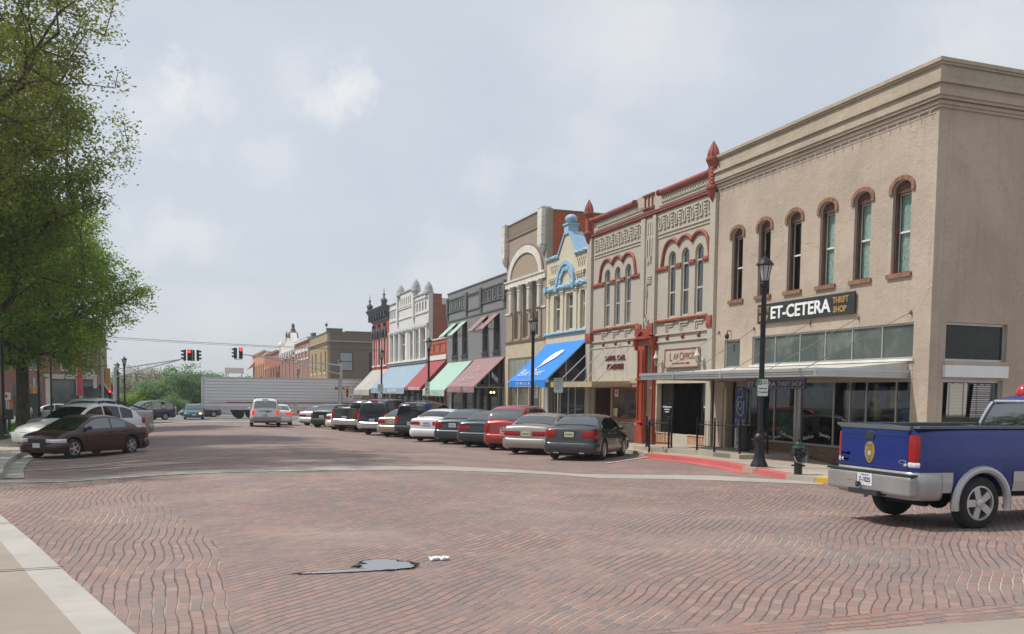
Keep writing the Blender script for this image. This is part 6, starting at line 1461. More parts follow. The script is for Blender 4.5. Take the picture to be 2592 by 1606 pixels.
s_ = thing('traffic_signal', 'small distant signal with red light low beside the left street front', 'traffic signal', (-7.0, 95, -1.2)); signal_head(s_, (-7.0, 95, 1.2), (0, -1), True, M_SIGB, .8); MB().tube([(-7.0, 95.2, -1.2), (-7.0, 95.2, 2.0)], .05, 6).build('pole', M_GALV, s_)
# overhead wires
def wire(label, pts, r=.013, n=12, sag=.35):
    s_ = MB(); a, b = Vector(pts[0]), Vector(pts[1]); world0()
    s_.tube([a.lerp(b, k / n) - Vector((0, 0, sag * 4 * (k / n) * (1 - k / n))) for k in range(n + 1)], r, 4); tag(s_.build('overhead_wire', M_DARKMET), label, 'wire', 'overhead wires above the far crossing')
wire('overhead wire stretched across the far crossing above the signals', [(-26, 90.3, 7.4), (18.6, 90.3, 5.9)], .02, sag=.35); wire('thinner overhead wire just below the main one above the signals', [(-26, 90.5, 7.25), (18.6, 90.5, 5.8)], .014, sag=.35)
wire('lower wire running behind the left signal pole towards the green trees', [(-26, 118, 4.4), (20, 118, 3.2)], .018, sag=.4); wire('lowest thin wire passing in front of the far budding trees', [(-26, 118.5, 4.1), (20, 118.5, 2.9)], .018, sag=.4)
# left: box stand with posters, cabinet
s_ = thing('newspaper_box', 'black box on a post topped by a red and yellow poster on the lawn', 'newspaper box', (-8.75, 53.3, -.55)); x, y = -8.75, 53.3
mb = MB(); mb.box(x - .06, x + .06, y - .06, y + .06, -.55, .10); mb.build('post', M_BLACKP, s_); MB().box(x - .19, x + .19, y - .15, y + .15, .10, .62).build('box', M_BLACKP, s_)
mb = MB(); mb.box(x + .0, x + .18, y - .03, y, .62, 1.08); mb.build('poster', mat('poster_orange', (.55, .20, .05), .7, var=.5, vs=9), s_); MB().box(x - .05, x - .0, y - .03, y, .62, 1.06).build('poster_strip', MATS['poster_white'], s_)
s_ = cross_sign('red_cross_sign', 'white square sign with a red cross above the black box on the lawn', (-8.85, 53.2, 1.3), .19, lambda u, v, w: (-8.85 + u, 53.2 - w, 1.31 + v)); MB().tube([(-8.85, 53.24, -.55), (-8.85, 53.24, 1.2)], .02, 5).build('post', M_ALU, s_)
s_ = thing('utility_cabinet', 'dark green utility cabinet behind the lawn tree', 'cabinet', (-12.2, 84, -1.1)); MB().box(-12.9, -11.6, 83.8, 84.6, -1.1, 1.2).build('cabinet', mat('dark_green_metal', (.03, .045, .04), .6), s_); MB().box(-12.95, -11.55, 83.75, 84.65, 1.2, 1.26).build('cabinet_lid', MATS['dark_green_metal'], s_)
s_ = thing('street_marker', 'small white marker post on the verge before the green trees', 'marker post', (-1.46, 110, -1.35)); MB().box(-1.7, -1.25, 110, 110.06, -1.35, -.25).build('board', M_WHITEW, s_)
s_ = thing('bollard', 'dark round topped thing at the bottom left corner of the view', 'bollard', (-1.46, 3.6, 0))
# blue mailbox whose rounded edge enters at the left corner
bpy.data.objects.remove(s_)
s_ = thing('letter_box', 'dark blue rounded post box just entering at the bottom left corner', 'post box', (-1.62, 3.55, 0)); mb = MB(); mb.lathe([(.26, .0), (.26, .55), (.24, .66), (.18, .76), (.08, .82), (.01, .83)], (-1.12, 3.58, 0), 20); mb.build('box', mat('navy_enamel', (.012, .03, .12), .35, coat=.5), s_, smooth=True)

# ================================================================== trailer crossing at the far junction
def ribbed(name, col):
    t = NT(name); sp = t.sep(t.pos()); f = t.math('FRACT', t.math('MULTIPLY', sp[2], 3.1)); c = t.mix(t.math('LESS_THAN', f, .22), col, tuple(x * .62 for x in col))  # shading between the ribs painted as darker level bands
    c = t.mix(t.math('MULTIPLY', t.ramp(t.noise(t.pos(), .6, 5, .6), .45, .7), .3), c, tuple(x * .8 for x in col)); t.set(Base_Color=c, Roughness=.4, Metallic=.25); t.bump(t.ramp(f, .0, .2), .6, .03); return t.m
M_TRL = ribbed('trailer_ribs', (.74, .74, .75)); GT = -1.235
tr = thing('semi_trailer', 'long ribbed white semi trailer with red stripe crossing the far junction', 'trailer', (9.5, 99, GT))
X0_, X1_, YA, YB_ = 1.35, 17.7, 98.0, 100.5
MB().box(X0_ + .3, X1_, YA, YB_, -.16, 3.0).build('body', M_TRL, tr)
mb = MB(); mb.box(X0_, X0_ + .3, YA - .02, YB_, -.25, 3.06); mb.box(X0_, X1_, YA - .03, YB_ + .02, 3.0, 3.08); mb.box(X0_, X1_, YA - .04, YA, -.30, .02)
for k in range(14): mb.box(X0_ + .9 + k * 1.2, X0_ + 1.3 + k * 1.2, YA - .07, YA - .04, -.28, -.16)
mb.build('frame', mat('trailer_frame', (.55, .55, .56), .5, .3), tr)
mb = MB(); mb.box(3.75, X1_, YA - .008, YA - .001, .42, .54)
for k in range(11): mb.box(2.05 + k * .155, 2.05 + k * .155 + .04 + .005 * k, YA - .010, YA - .001, .43, .54)
mb.build('stripe', mat('trailer_red', (.28, .012, .010), .5), tr)
mb = MB()
for x in (8.55, 9.25, 9.95, 10.65): mb.plate([[(x - .30, .35), (x, .05), (x + .30, .35), (x, .65)]], lambda u, v, w: (u, YA - w, v), .012, .022)
mb.build('placard_holder', mat('placard_grey', (.42, .41, .40), .5), tr)
mb = MB(); letter(mb, 'MARX', .6, lambda u, v, t: (15.55 + u, YA - .02 - t, 2.06 + v), .004, width=1.55, h=.36, bold=.012, shear=.2, spacing=1.3); mb.build('lettering', MATS['trailer_red'], tr)
M_TYRE = mat('tyre_rubber', (.018, .018, .019), .85, var=.3, vs=8); M_HUB = mat('hub_grey', (.20, .19, .18), .5, .4)
for x in (5.0, 6.25):
    for y in (98.35, 100.15):
        mb = MB(); mb.lathe([(.30, -.16), (.48, -.16), (.53, -.11), (.53, .11), (.48, .16), (.30, .16)], (x, y, GT + .53), 22, 'y'); wh = mb.build('wheel', M_TYRE, tr, smooth=True, sharp=40); MB().lathe([(.29, -.12), (.2, -.08), (.12, -.14), (.08, -.15)], (x, y, GT + .53), 16, 'y').build('rim', M_HUB, wh)
mb = MB(); mb.box(4.2, 7.0, 98.6, 99.9, -.55, -.20); mb.build('axle_frame', M_DARKMET, tr)
mb = MB()
for x in (12.1, 12.75):
    mb.box(x, x + .16, 98.5, 98.66, -1.15, -.3); mb.box(x - .1, x + .26, 98.45, 98.75, GT, -1.15)
mb.tube([(12.2, 98.6, -1.0), (12.8, 98.6, -.35)], .04, 6); mb.build('landing_gear', M_DARKMET, tr)
# what shows beneath it: a low display and planters by the far corner
world0()
s_ = thing('shop_display', 'blue and white shop display seen below the trailer floor', 'shop display', (11, 122, -1.4))
mb = MB()
for k in range(12): mb.box(8.3 + k * .28, 8.5 + k * .28, 122, 122.2, -1.45, -.5 - .3 * (k % 3 == 0))
mb.build('racks', mat('rack_blue', (.08, .12, .26), .6, var=.6, vs=3), s_)
MB().box(8.0, 14.5, 121.3, 121.8, -1.55, -1.25).build('low_wall', mat('pink_wall', (.45, .26, .22), .8), s_)

# a person walking beyond the lawn tree
def person(label, x, y, h, shirt_c, trouser_c, face=(0, -1)):
    s_ = thing('person', label, 'person', (x, y, -.0125 * y + .02)); z0 = -.0125 * y + .02; k = h / 1.75
    P = lambda a, b, c: (x + a * k, y + b * k, z0 + c * k)
    bm = bmesh.new(); skl = bm.verts.layers.skin.verify()
    J = {'pel': (0, 0, .95), 'sp': (0, 0, 1.15), 'ch': (0, 0, 1.35), 'nk': (0, 0, 1.50), 'hd': (0, -.01, 1.60), 'ht': (0, -.01, 1.70),
         'hl': (-.09, 0, .90), 'kl': (-.10, -.10, .50), 'al': (-.10, -.02, .08), 'tl': (-.10, -.15, .03), 'hr': (.09, 0, .90), 'kr': (.10, .03, .50), 'ar': (.10, .16, .10), 'tr': (.10, .04, .03),
         'sl': (-.18, 0, 1.42), 'el': (-.24, .05, 1.15), 'wl': (-.24, -.08, .93), 'sr': (.18, 0, 1.42), 'er': (.24, -.02, 1.15), 'wr': (.25, .02, .92), 'fl': (-.24, -.12, .85), 'fr': (.25, 0, .83)}
    Rd = {'pel': .13, 'sp': .12, 'ch': .14, 'nk': .055, 'hd': .085, 'ht': .075, 'hl': .085, 'kl': .06, 'al': .045, 'tl': .04, 'hr': .085, 'kr': .06, 'ar': .045, 'tr': .04, 'sl': .06, 'el': .042, 'wl': .03, 'sr': .06, 'er': .042, 'wr': .03, 'fl': .03, 'fr': .03}
    V = {n: bm.verts.new(tuple(c * k for c in p)) for n, p in J.items()}
    for a, b in ('pel sp', 'sp ch', 'ch nk', 'nk hd', 'hd ht', 'pel hl', 'hl kl', 'kl al', 'al tl', 'pel hr', 'hr kr', 'kr ar', 'ar tr', 'ch sl', 'sl el', 'el wl', 'wl fl', 'ch sr', 'sr er', 'er wr', 'wr fr') and [p.split() for p in ('pel sp', 'sp ch', 'ch nk', 'nk hd', 'hd ht', 'pel hl', 'hl kl', 'kl al', 'al tl', 'pel hr', 'hr kr', 'kr ar', 'ar tr', 'ch sl', 'sl el', 'el wl', 'wl fl', 'ch sr', 'sr er', 'er wr', 'wr fr')]: bm.edges.new((V[a], V[b]))
    for n, v in V.items(): v[skl].radius = (Rd[n] * k, Rd[n] * k); v[skl].use_root = (n == 'pel')
    me = bpy.data.meshes.new('body'); bm.to_mesh(me); bm.free(); o = bpy.data.objects.new('body', me); COL.objects.link(o)
    o.modifiers.new('skin', 'SKIN'); sb = o.modifiers.new('sub', 'SUBSURF'); sb.levels = 2; sb.render_levels = 2
    dg = bpy.context.evaluated_depsgraph_get(); me2 = bpy.data.meshes.new_from_object(o.evaluated_get(dg)); COL.objects.unlink(o); bpy.data.objects.remove(o)
    ms = [mat('skin', (.45, .27, .19), .6), mat('shirt_' + label[:6], shirt_c, .85), mat('trousers_' + label[:6], trouser_c, .85)]
    for m_ in ms: me2.materials.append(m_)
    for p in me2.polygons:
        c = p.center / k; p.material_index = 0 if (c.z > 1.49 or (abs(c.x) > .2 and c.z < 1.12)) else (1 if c.z > .93 else 2); p.use_smooth = True
    b = bpy.data.objects.new('body', me2); COL.objects.link(b); b.parent = s_
    MB().ball((0, .02 * k, 1.66 * k), .092 * k, .10 * k, .085 * k, 10, 7).build('hair', mat('hair_brown', (.06, .035, .02), .8), s_, smooth=True, off=(0, 0, 0))
person('small person in white shirt and teal trousers walking beyond the lawn tree', -12.0, 82.0, 1.35, (.70, .70, .70), (.10, .35, .38))
world0()
# ================================================================== vehicles
def npi(x, pts): return float(np.interp(x, [p[0] for p in pts], [p[1] for p in pts]))
def smooth_pts(pts, n=3):
    """corner-cut a profile so bonnets and roofs curve"""
    for _ in range(n):
        q = [pts[0]]
        for a, b in zip(pts, pts[1:]): q += [(a[0] * .75 + b[0] * .25, a[1] * .75 + b[1] * .25), (a[0] * .25 + b[0] * .75, a[1] * .25 + b[1] * .75)]
        pts = q + [pts[-1]]
    return pts
WHEELS = {}
def wheel_meshes(r, w, style, parent):
    key = (round(r, 3), style)
    if key not in WHEELS:
        mb = MB(); mb.lathe([(r * .60, -w / 2), (r * .88, -w / 2 - .004), (r * .97, -w / 2 + .02), (r, -w * .32), (r, w * .32), (r * .97, w / 2 - .02), (r * .88, w / 2 + .004), (r * .62, w / 2), (r * .58, w / 2 - .03), (.02, w / 2 - .05)], (0, 0, 0), 32, 'y')
        t_ = mb.build('wheel', M_TYRE, smooth=True, sharp=50, off=(0, 0, 0)); COL.objects.unlink(t_)
        mb = MB(); R1 = r * .64; q = w / 2
        mb.lathe([(R1, q - .035), (R1 * 1.02, q + .004), (R1 * .93, q + .006), (R1 * .88, q - .04)], (0, 0, 0), 32, 'y', cap=False)
        n = {'five': 5, 'seven': 7, 'six': 5, 'cover': 9}[style]
        for k in range(n):
            a = 2 * math.pi * k / n; u = Vector((math.cos(a), 0, math.sin(a))); v = Vector((-math.sin(a), 0, math.cos(a)))
            w0, w1 = {'five': (.19, .15), 'seven': (.15, .09), 'six': (.20, .22), 'cover': (.12, .14)}[style]; w0 *= R1; w1 *= R1
            P = [u * R1 * .12 + v * w0, u * R1 * .95 + v * w1, u * R1 * .95 - v * w1, u * R1 * .12 - v * w0]
            vs = [Vector((p.x, q - .005 + (0 if i in (1, 2) else .0), p.z)) for i, p in enumerate(P)] + [Vector((p.x, q - .045, p.z)) for p in P]
            mb.add(vs, [(0, 1, 2, 3), (0, 4, 5, 1), (1, 5, 6, 2), (2, 6, 7, 3)])
        mb.lathe([(R1 * .30, q - .03), (R1 * .28, q + .004), (R1 * .20, q + .014), (.004, q + .016)], (0, 0, 0), 18, 'y')
        rm = mb.build('rim', mat('alloy', (.52, .52, .53), .34, .75, .1), smooth=True, sharp=30, off=(0, 0, 0)); COL.objects.unlink(rm)
        WHEELS[key] = (t_.data, rm.data); bpy.data.objects.remove(t_); bpy.data.objects.remove(rm)
    return WHEELS[key]
G_CARW = glass('car_glass', (.010, .016, .016), .02, .3, (.035, .055, .050), .8)
G_CARW.node_tree.nodes['Principled BSDF'].inputs['IOR'].default_value = 2.2
G_CART = glass('tinted_glass', (.008, .009, .010), .03, .2, (.02, .02, .02), .7)
M_TL = NT('tail_lamp'); M_TL.set(Base_Color=(.30, .006, .006), Roughness=.2, Specular_IOR_Level=.4, Coat_Weight=.25, Emission_Color=(.5, .01, .008), Emission_Strength=.03); M_TL = M_TL.m
M_TLON = emit('brake_lamp_lit', (.85, .035, .015), .75)
M_HL = mat('head_lamp', (.78, .79, .78), .12, .3, .15, coat=.8, dirt=-1); M_AMB = mat('amber_lamp', (.60, .22, .02), .2, coat=.5, dirt=-1)
M_BUMPK = mat('dark_plastic', (.025, .026, .028), .6, var=.1); M_CHR = mat('chrome', (.62, .62, .62), .18, .9, .05); M_UNDER = mat('underbody', (.010, .010, .010), .9)
M_PLW = mat('plate_white', (.60, .62, .66), .5, var=.2, vs=40); M_PLY = mat('plate_yellow', (.62, .58, .36), .5, var=.2, vs=40); M_PLT = mat('plate_text', (.08, .10, .22), .6)
M_SEAM = mat('seam_black', (.006, .006, .006), .8)
SEDAN = dict(L=4.85, W=1.80, ro=1.05, wb=2.72, r=.325,
    deck=[(0, .74), (.02, .90), (.10, .975), (.5, .995), (1.15, .965), (3.2, .90), (3.85, .86), (4.45, .76), (4.72, .66), (4.85, .52)],
    roof=[(.62, .99), (1.25, 1.30), (1.75, 1.405), (2.3, 1.425), (2.85, 1.37), (3.25, 1.20), (3.72, .90)],
    wins=[(1.20, 1.42, 'q'), (1.48, 2.20, 'd'), (2.27, 3.32, 'd')], rear=(.70, 1.32), front=(2.98, 3.62), trunk=True)
def mk(base, **k): d = dict(base); d.update(k); return d
MAXI = mk(SEDAN, L=4.92, W=1.82, deck=[(0, .80), (.02, .97), (.10, 1.04), (.5, 1.05), (1.15, 1.00), (3.2, .93), (3.85, .88), (4.5, .77), (4.8, .66), (4.92, .5)],
    roof=[(.55, 1.05), (1.1, 1.30), (1.7, 1.455), (2.25, 1.48), (2.85, 1.42), (3.25, 1.25), (3.8, .92)], r=.345, front=(3.0, 3.7))
BUICK = mk(SEDAN, L=5.05, W=1.88, ro=1.2, wb=2.85, deck=[(0, .80), (.02, .95), (.12, 1.0), (.6, 1.02), (1.25, .99), (3.3, .93), (4.0, .88), (4.6, .78), (4.95, .66), (5.05, .5)], roof=[(.75, 1.02), (1.35, 1.32), (1.8, 1.43), (2.4, 1.45), (2.95, 1.39), (3.4, 1.2), (3.85, .92)], wins=[(1.3, 1.52, 'q'), (1.58, 2.3, 'd'), (2.37, 3.42, 'd')], rear=(.85, 1.42), front=(3.1, 3.75))
PT = dict(L=4.3, W=1.72, ro=.78, wb=2.62, r=.33, deck=[(0, .80), (.02, .95), (.06, 1.0), (.6, 1.02), (2.8, .98), (3.3, .97), (3.9, .86), (4.2, .72), (4.3, .5)],
    roof=[(.05, 1.0), (.22, 1.34), (.55, 1.55), (1.2, 1.60), (2.0, 1.60), (2.5, 1.52), (2.95, 1.28), (3.25, .99)], wins=[(.50, 1.0, 'q'), (1.06, 1.80, 'd'), (1.87, 2.80, 'd')], rear=(.10, .40), front=(2.55, 3.14), trunk=False)
SUV = dict(L=5.1, W=1.98, ro=1.2, wb=2.95, r=.39, deck=[(0, .92), (.02, 1.12), (.06, 1.14), (.6, 1.15), (3.2, 1.10), (3.6, 1.08), (4.5, 1.02), (4.95, .90), (5.1, .6)],
    roof=[(.03, 1.14), (.10, 1.45), (.24, 1.78), (.6, 1.85), (1.4, 1.88), (2.3, 1.87), (2.75, 1.80), (3.2, 1.50), (3.65, 1.10)], wins=[(.32, 1.15, 'q'), (1.25, 2.05, 'd'), (2.12, 3.15, 'd')], rear=(.05, .21), front=(2.8, 3.52), trunk=False, zb=.30, bump=(.42, .66))
MURANO = dict(L=4.75, W=1.88, ro=.95, wb=2.8, r=.37, deck=[(0, .86), (.02, 1.02), (.08, 1.10), (.6, 1.13), (2.9, 1.04), (3.4, 1.02), (4.2, .92), (4.6, .78), (4.75, .55)],
    roof=[(.18, 1.11), (.45, 1.38), (.85, 1.60), (1.6, 1.68), (2.2, 1.68), (2.7, 1.58), (3.1, 1.34), (3.5, 1.03)], wins=[(.72, 1.30, 'q'), (1.36, 2.10, 'd'), (2.17, 3.10, 'd')], rear=(.26, .72), front=(2.78, 3.40), trunk=False, zb=.25, bump=(.4, .66))
PICK = dict(L=5.5, W=2.0, ro=1.2, wb=3.25, r=.39, deck=[(0, 1.12), (.01, 1.36), (.05, 1.38), (2.05, 1.38), (2.10, 1.22), (3.6, 1.14), (4.2, 1.12), (4.9, 1.06), (5.35, .92), (5.5, .6)],
    roof=[(2.06, 1.24), (2.12, 1.60), (2.22, 1.82), (2.5, 1.88), (3.0, 1.88), (3.3, 1.80), (3.7, 1.50), (4.15, 1.13)], wins=[(2.28, 2.75, 'q'), (2.82, 3.7, 'd')], rear=(2.08, 2.19), front=(3.35, 4.05), trunk=False, zb=.36, bump=(.48, .74), bed=(.07, 2.0))
VAN = mk(SUV, L=5.0, deck=[(0, .80), (.02, .98), (.06, 1.0), (3.4, .96), (4.0, .92), (4.6, .82), (4.9, .7), (5.0, .5)], roof=[(.03, 1.0), (.12, 1.40), (.28, 1.68), (.7, 1.75), (1.6, 1.78), (2.6, 1.76), (3.1, 1.62), (3.6, 1.32), (4.15, .93)], wins=[(.35, 1.5, 'q'), (1.56, 2.5, 'd'), (2.56, 3.6, 'd')], front=(3.0, 4.0), r=.34, zb=.24, bump=(.35, .6), rear=(.05, .24))
HATCH = mk(PT, L=4.15, roof=[(.10, .98), (.35, 1.25), (.75, 1.42), (1.4, 1.47), (2.0, 1.46), (2.5, 1.38), (2.95, 1.16), (3.3, .93)], deck=[(0, .72), (.02, .90), (.06, .96), (.6, .98), (2.8, .90), (3.3, .87), (3.85, .76), (4.1, .62), (4.15, .48)], rear=(.16, .5), front=(2.55, 3.18))
PLAN = [(0, .80), (.03, .87), (.12, .93), (.35, .975), (.8, 1.0)]
def vehicle(name, label, cat, P, pm, x, y, heading, sc=1.07, group=None, wheel='five', glassm=None, plate_m=None, tail=None, lit=False, bumper=None, rails=False, anchor='rear', front=True, cladding=None, extra=None):
    """local axes: x forward, origin on the ground below the middle of the rear axle"""
    root = thing(name, label, cat, (0, 0, 0), world=False, group=group)
    PX, PY = x, y
    L, W, ro, wb, r = P['L'], P['W'], P['ro'], P['wb'], P['r']; zb0 = P.get('zb', .20); gm = glassm or G_CARW
    deck = smooth_pts(P['deck'], 1); roof = smooth_pts(P['roof'], 2); r0, r1 = roof[0][0], roof[-1][0]; Hmax = max(p[1] for p in roof)
    bed = P.get('bed')
    def plan(x): d = min(x, (L - x) * .62); return npi(max(0, d), PLAN)
    def zd(x): return npi(x, deck)
    def zr(x): return npi(x, roof) if r0 <= x <= r1 else None
    def w_(x): return W / 2 * plan(x)
    SIDE = [(0, .975), (.10, 1.0), (.45, 1.0), (.72, .99), (.90, .965), (1.0, .915)]
    def wr(x): z = npi(x, roof); d = zd(x); f = max(0, min(1, (z - d) / (Hmax - d))); return w_(x) * (.915 * (1 - f) + .735 * f)
    def side_y(x, z):
        d = zd(x)
        if z <= d: return w_(x) * npi((z - zb0) / (d - zb0), SIDE)
        q = zr(x)
        if q is None: return w_(x) * .9
        top = q - .05; f = min(1, max(0, (z - d) / max(.01, top - d))); return w_(x) * .915 * (1 - f) + wr(x) * f
    arches = [ro, ro + wb]; Ra = r + .065
    xs = set(lin(0, L, 56)) | {.02, .05, .09, L - .02, L - .05}
    for a in arches:
        for k in range(17): xs.add(a - Ra * math.cos(math.pi * k / 16))
        xs |= {a - Ra - .004, a + Ra + .004}
    if bed: xs |= {bed[0] - .003, bed[0], bed[1], bed[1] + .003}
    xs |= {r0, r1} | {p[0] for p in roof}
    xs = sorted(x for x in xs if 0 <= x <= L)
    def zbot(x):
        e = zb0 + max(0, (.25 - x)) * .45 + max(0, x - (L - .35)) * .25
        for a in arches:
            if abs(x - a) < Ra: e = max(e, r + math.sqrt(Ra * Ra - (x - a) ** 2))
        return e
    rings = []
    for x in xs:
        zb = zbot(x); d = zd(x); w = w_(x); q = zr(x); ring = [(0, zb), (w * .84, zb), (w * .955, zb + .004)]
        for s_, k in SIDE[1:-1]:
            z = max(zb + .012, zb0 + s_ * (d - zb0)); ring.append((w * npi((z - zb0) / (d - zb0), SIDE), z))
        ring.append((w * .915, d))
        if bed and bed[0] <= x <= bed[1]: zf_ = d - .50; ring += [(w * .90, d + .012), (w * .85, d + .010), (w * .84, zf_), (w * .4, zf_), (0, zf_)]
        elif q is None: ring += [(w * .86, d + .012), (w * .74, d + .026), (w * .56, d + .038), (w * .3, d + .046), (0, d + .05)]
        else:
            t_ = wr(x); f = max(0, min(1, (q - d) / .25)); e = [(t_, q - .05 * f), (t_ * .955, q - .018 * f), (t_ * .82, q + .006), (t_ * .45, q + .026), (0, q + .032)]
            g_ = [(w * .86, d + .012), (w * .74, d + .026), (w * .56, d + .038), (w * .3, d + .046), (0, d + .05)]
            ring += [(a[0] * f + b[0] * (1 - f), max(a[1], b[1] * (1 - f) + a[1] * f)) for a, b in zip(e, g_)]
        rings.append([(x - ro, yy, zz) for yy, zz in ring] + [(x - ro, -yy, zz) for yy, zz in ring[-2:0:-1]])
    n = len(rings[0]); mb = MB()
    for rg in rings: mb.v += rg
    for i in range(len(rings) - 1):
        for k in range(n): k2 = (k + 1) % n; mb.f.append((i * n + k, i * n + k2, (i + 1) * n + k2, (i + 1) * n + k))
    mb.f += [tuple(range(n)), tuple(range((len(rings) - 1) * n, len(rings) * n))]
    body = mb.build('body', pm, root, smooth=True, sharp=42, off=(0, 0, 0))
    O = (0, 0, 0)
    def B(mb, nm, m_, par=root, **k): return mb.build(nm, m_, par, off=O, **k)
    # underbody
    mb = MB(); mb.box(.1 - ro, L - .15 - ro, -W * .36, W * .36, max(.16, zb0 - .02), r * 1.6); B(mb, 'underbody', M_UNDER)
    # side glass
    for sgn in (1, -1):
        for (a, b, kd) in P['wins']:
            mb = MB(); k = 9; cols = []
            for i in range(k + 1):
                x = a + (b - a) * i / k; q = zr(x)
                if q is None: continue
                lo = zd(x) + .035; hi = q - .085
                if hi - lo > .015: cols.append((x, lo, hi))
            for x, lo, hi in cols:
                for z in (lo, (lo + hi) / 2, hi): mb.v.append((x - ro, sgn * (side_y(x, z) + .007), z))
            for i in range(len(cols) - 1):
                for j in range(2): c = i * 3 + j; mb.f.append((c, c + 1, c + 4, c + 3))
            if mb.f: B(mb, 'window', gm, smooth=True, fix=False)
        # seams and handles
        mb = MB(); wd = [w for w in P['wins'] if w[2] == 'd']
        for x in sorted({wd[0][0] - .03, wd[0][1] + .035, wd[-1][1] + .02}):
            zz = lin(zb0 + .06, zd(x) - .01, 6)
            for za, zc in zip(zz, zz[1:]): mb.add([(x - ro - .006, sgn * (side_y(x, za) + .003), za), (x - ro + .006, sgn * (side_y(x, za) + .003), za), (x - ro + .006, sgn * (side_y(x, zc) + .003), zc), (x - ro - .006, sgn * (side_y(x, zc) + .003), zc)], [(0, 1, 2, 3)])
        B(mb, 'door_seam', M_SEAM, fix=False)
        for w3 in wd:
            x = w3[0] + .12; z = zd(x) - .12; mb = MB(); mb.box(x - ro - .08, x - ro + .08, *sorted((sgn * (side_y(x, z) - .01), sgn * (side_y(x, z) + .022))), z - .015, z + .015); B(mb, 'door_handle', pm)
        x = wd[-1][1] - .08; z = zd(x) + .10; yy = sgn * (side_y(x, zd(x)) + .10); mb = MB(); mb.ball((x - ro, yy, z), .07, .11, .075, 10, 7); mb.box(x - ro - .03, x - ro + .03, *sorted((yy, sgn * (side_y(x, zd(x)) - .03))), z - .05, z - .02); B(mb, 'mirror', P.get('mirror', pm), smooth=True)
    # rear and front glass
    def screen(xa, xb_, nm, m_):
        mb = MB(); K = 8; J = 8
        for i in range(K + 1):
            x = xa + (xb_ - xa) * i / K; q = npi(x, roof); t_ = wr(x); e = .01; sl = (npi(x + e, roof) - npi(x - e, roof)) / (2 * e); nl = math.hypot(1, sl); nx, nz = -sl / nl, 1 / nl
            wf = .90
            for j in range(-J, J + 1):
                u = j / J * wf; yy = t_ * u; a = abs(u); zz = q + np.interp(a, [0, .45, .82, .955], [.032, .026, .006, -.018]); mb.v.append((x - ro + nx * .010, yy, zz + nz * .010))
        c = 2 * J + 1
        for i in range(K):
            for j in range(c - 1): a = i * c + j; mb.f.append((a, a + 1, a + c + 1, a + c))
        return B(mb, nm, m_, smooth=True, fix=False)
    screen(*P['rear'], 'rear_window', P.get('rearglass', gm)); screen(*P['front'], 'windscreen', gm)
    # wrap-around pieces following the plan outline, rounded through their height
    def wrap(y0f, xs_side, z0, z1, off_, rearend=True, sg=(1, -1), thick=.05, full=False, step=.1, crown=None):
        mb = MB(); h = z1 - z0; cr_ = off_ if crown is None else crown
        lev = [(z0, -.010), (z0 + h * .10, .55), (z0 + h * .3, .92), (z0 + h * .6, 1.0), (z0 + h * .88, .80), (z1, .1)]
        def loop(o_):
            xx = lin(0, xs_side, 9); w0 = w_(0 if rearend else L) * .99
            pts = [((-o_ if rearend else L + o_), w0 * f) for f in ((0, .25, .5, .75, .9) if full else (y0f, (y0f + .92) / 2, .92))]
            pts += [((a if rearend else L - a) + (-.4 * o_ if rearend else .4 * o_) * (1 if a == 0 else 0), w_(a if rearend else L - a) * .99 + o_) for a in xx]
            e_ = pts[-1]; pts.append((e_[0], e_[1] - o_ - .03)); return pts
        for s in sg:
            base = len(mb.v); n_ = None
            for z, k in lev:
                lp = loop(off_ * k if k > 0 else k); n_ = len(lp); mb.v += [(a - ro, s * b, z) for a, b in lp]
            for i in range(len(lev) - 1):
                for q in range(n_ - 1): a = base + i * n_ + q; mb.f.append((a, a + 1, a + n_ + 1, a + n_))
        return mb
    bz = P.get('bump', (.30, .56)); bm_ = bumper or pm
    B(wrap(.72, .42, bz[0] - .05, bz[1] + .02, .055, True, full=True), 'rear_bumper', bm_, smooth=True, sharp=180)
    B(wrap(.62, .50, bz[0] - .09, bz[1], .045, False, full=True), 'front_bumper', bm_, smooth=True, sharp=180)
    T = tail or (.60, .16, .66, .86); tm = M_TLON if lit else M_TL
    for s in (1, -1): B(wrap(T[0], T[1], T[2], T[3], .014, True, sg=(s,)), 'tail_light', tm, smooth=True, sharp=180)
    # plate
    pz = P.get('pz', (T[2] + T[3]) / 2 if P.get('trunk') else bz[1] + .13); mb = MB(); mb.box(-ro - .022, -ro, -.155, .155, pz - .08, pz + .08); pl = B(mb, 'number_plate', plate_m or M_PLW)
    mb = MB()
    for k in range(6): mb.box(-ro - .025, -ro - .021, -.115 + k * .042, -.115 + k * .042 + .024, pz - .035, pz + .03)
    B(mb, 'plate_characters', M_PLT, pl)
    # nose: lamps and grille
    zf = zd(L - .12); h1 = zf - .05
    for s in (1, -1): B(wrap(.55, .42, h1 - .17, h1 - .01, .016, False, sg=(s,)), 'headlight', M_HL, smooth=True, sharp=180)
    mb = MB(); mb.box(L - ro - .05, L - ro + .016, -w_(L) * .52, w_(L) * .52, h1 - .15, h1 - .02); B(mb, 'grille', M_BUMPK)
    mb = MB(); mb.box(L - ro + .0, L - ro + .045, -.15, .15, bz[0] + .08, bz[0] + .23); B(mb, 'number_plate', plate_m or M_PLW)
    if P.get('trunk'):
        mb = MB(); zz = zd(.1)
        mb.box(-ro - .004, -ro, -w_(.02) * .58, w_(.02) * .58, T[2] - .03, T[2] - .022); B(mb, 'boot_seam', M_SEAM)
    for a in (wb, 0):
        for s in (1, -1):
            td, rd = wheel_meshes(r, .215, wheel, None); o = bpy.data.objects.new('wheel', td); COL.objects.link(o); o.parent = root; o.location = (a, s * (W / 2 - .115), r)
            if s < 0: o.rotation_euler = (0, 0, math.pi)
            q = bpy.data.objects.new('rim', rd); COL.objects.link(q); q.parent = o
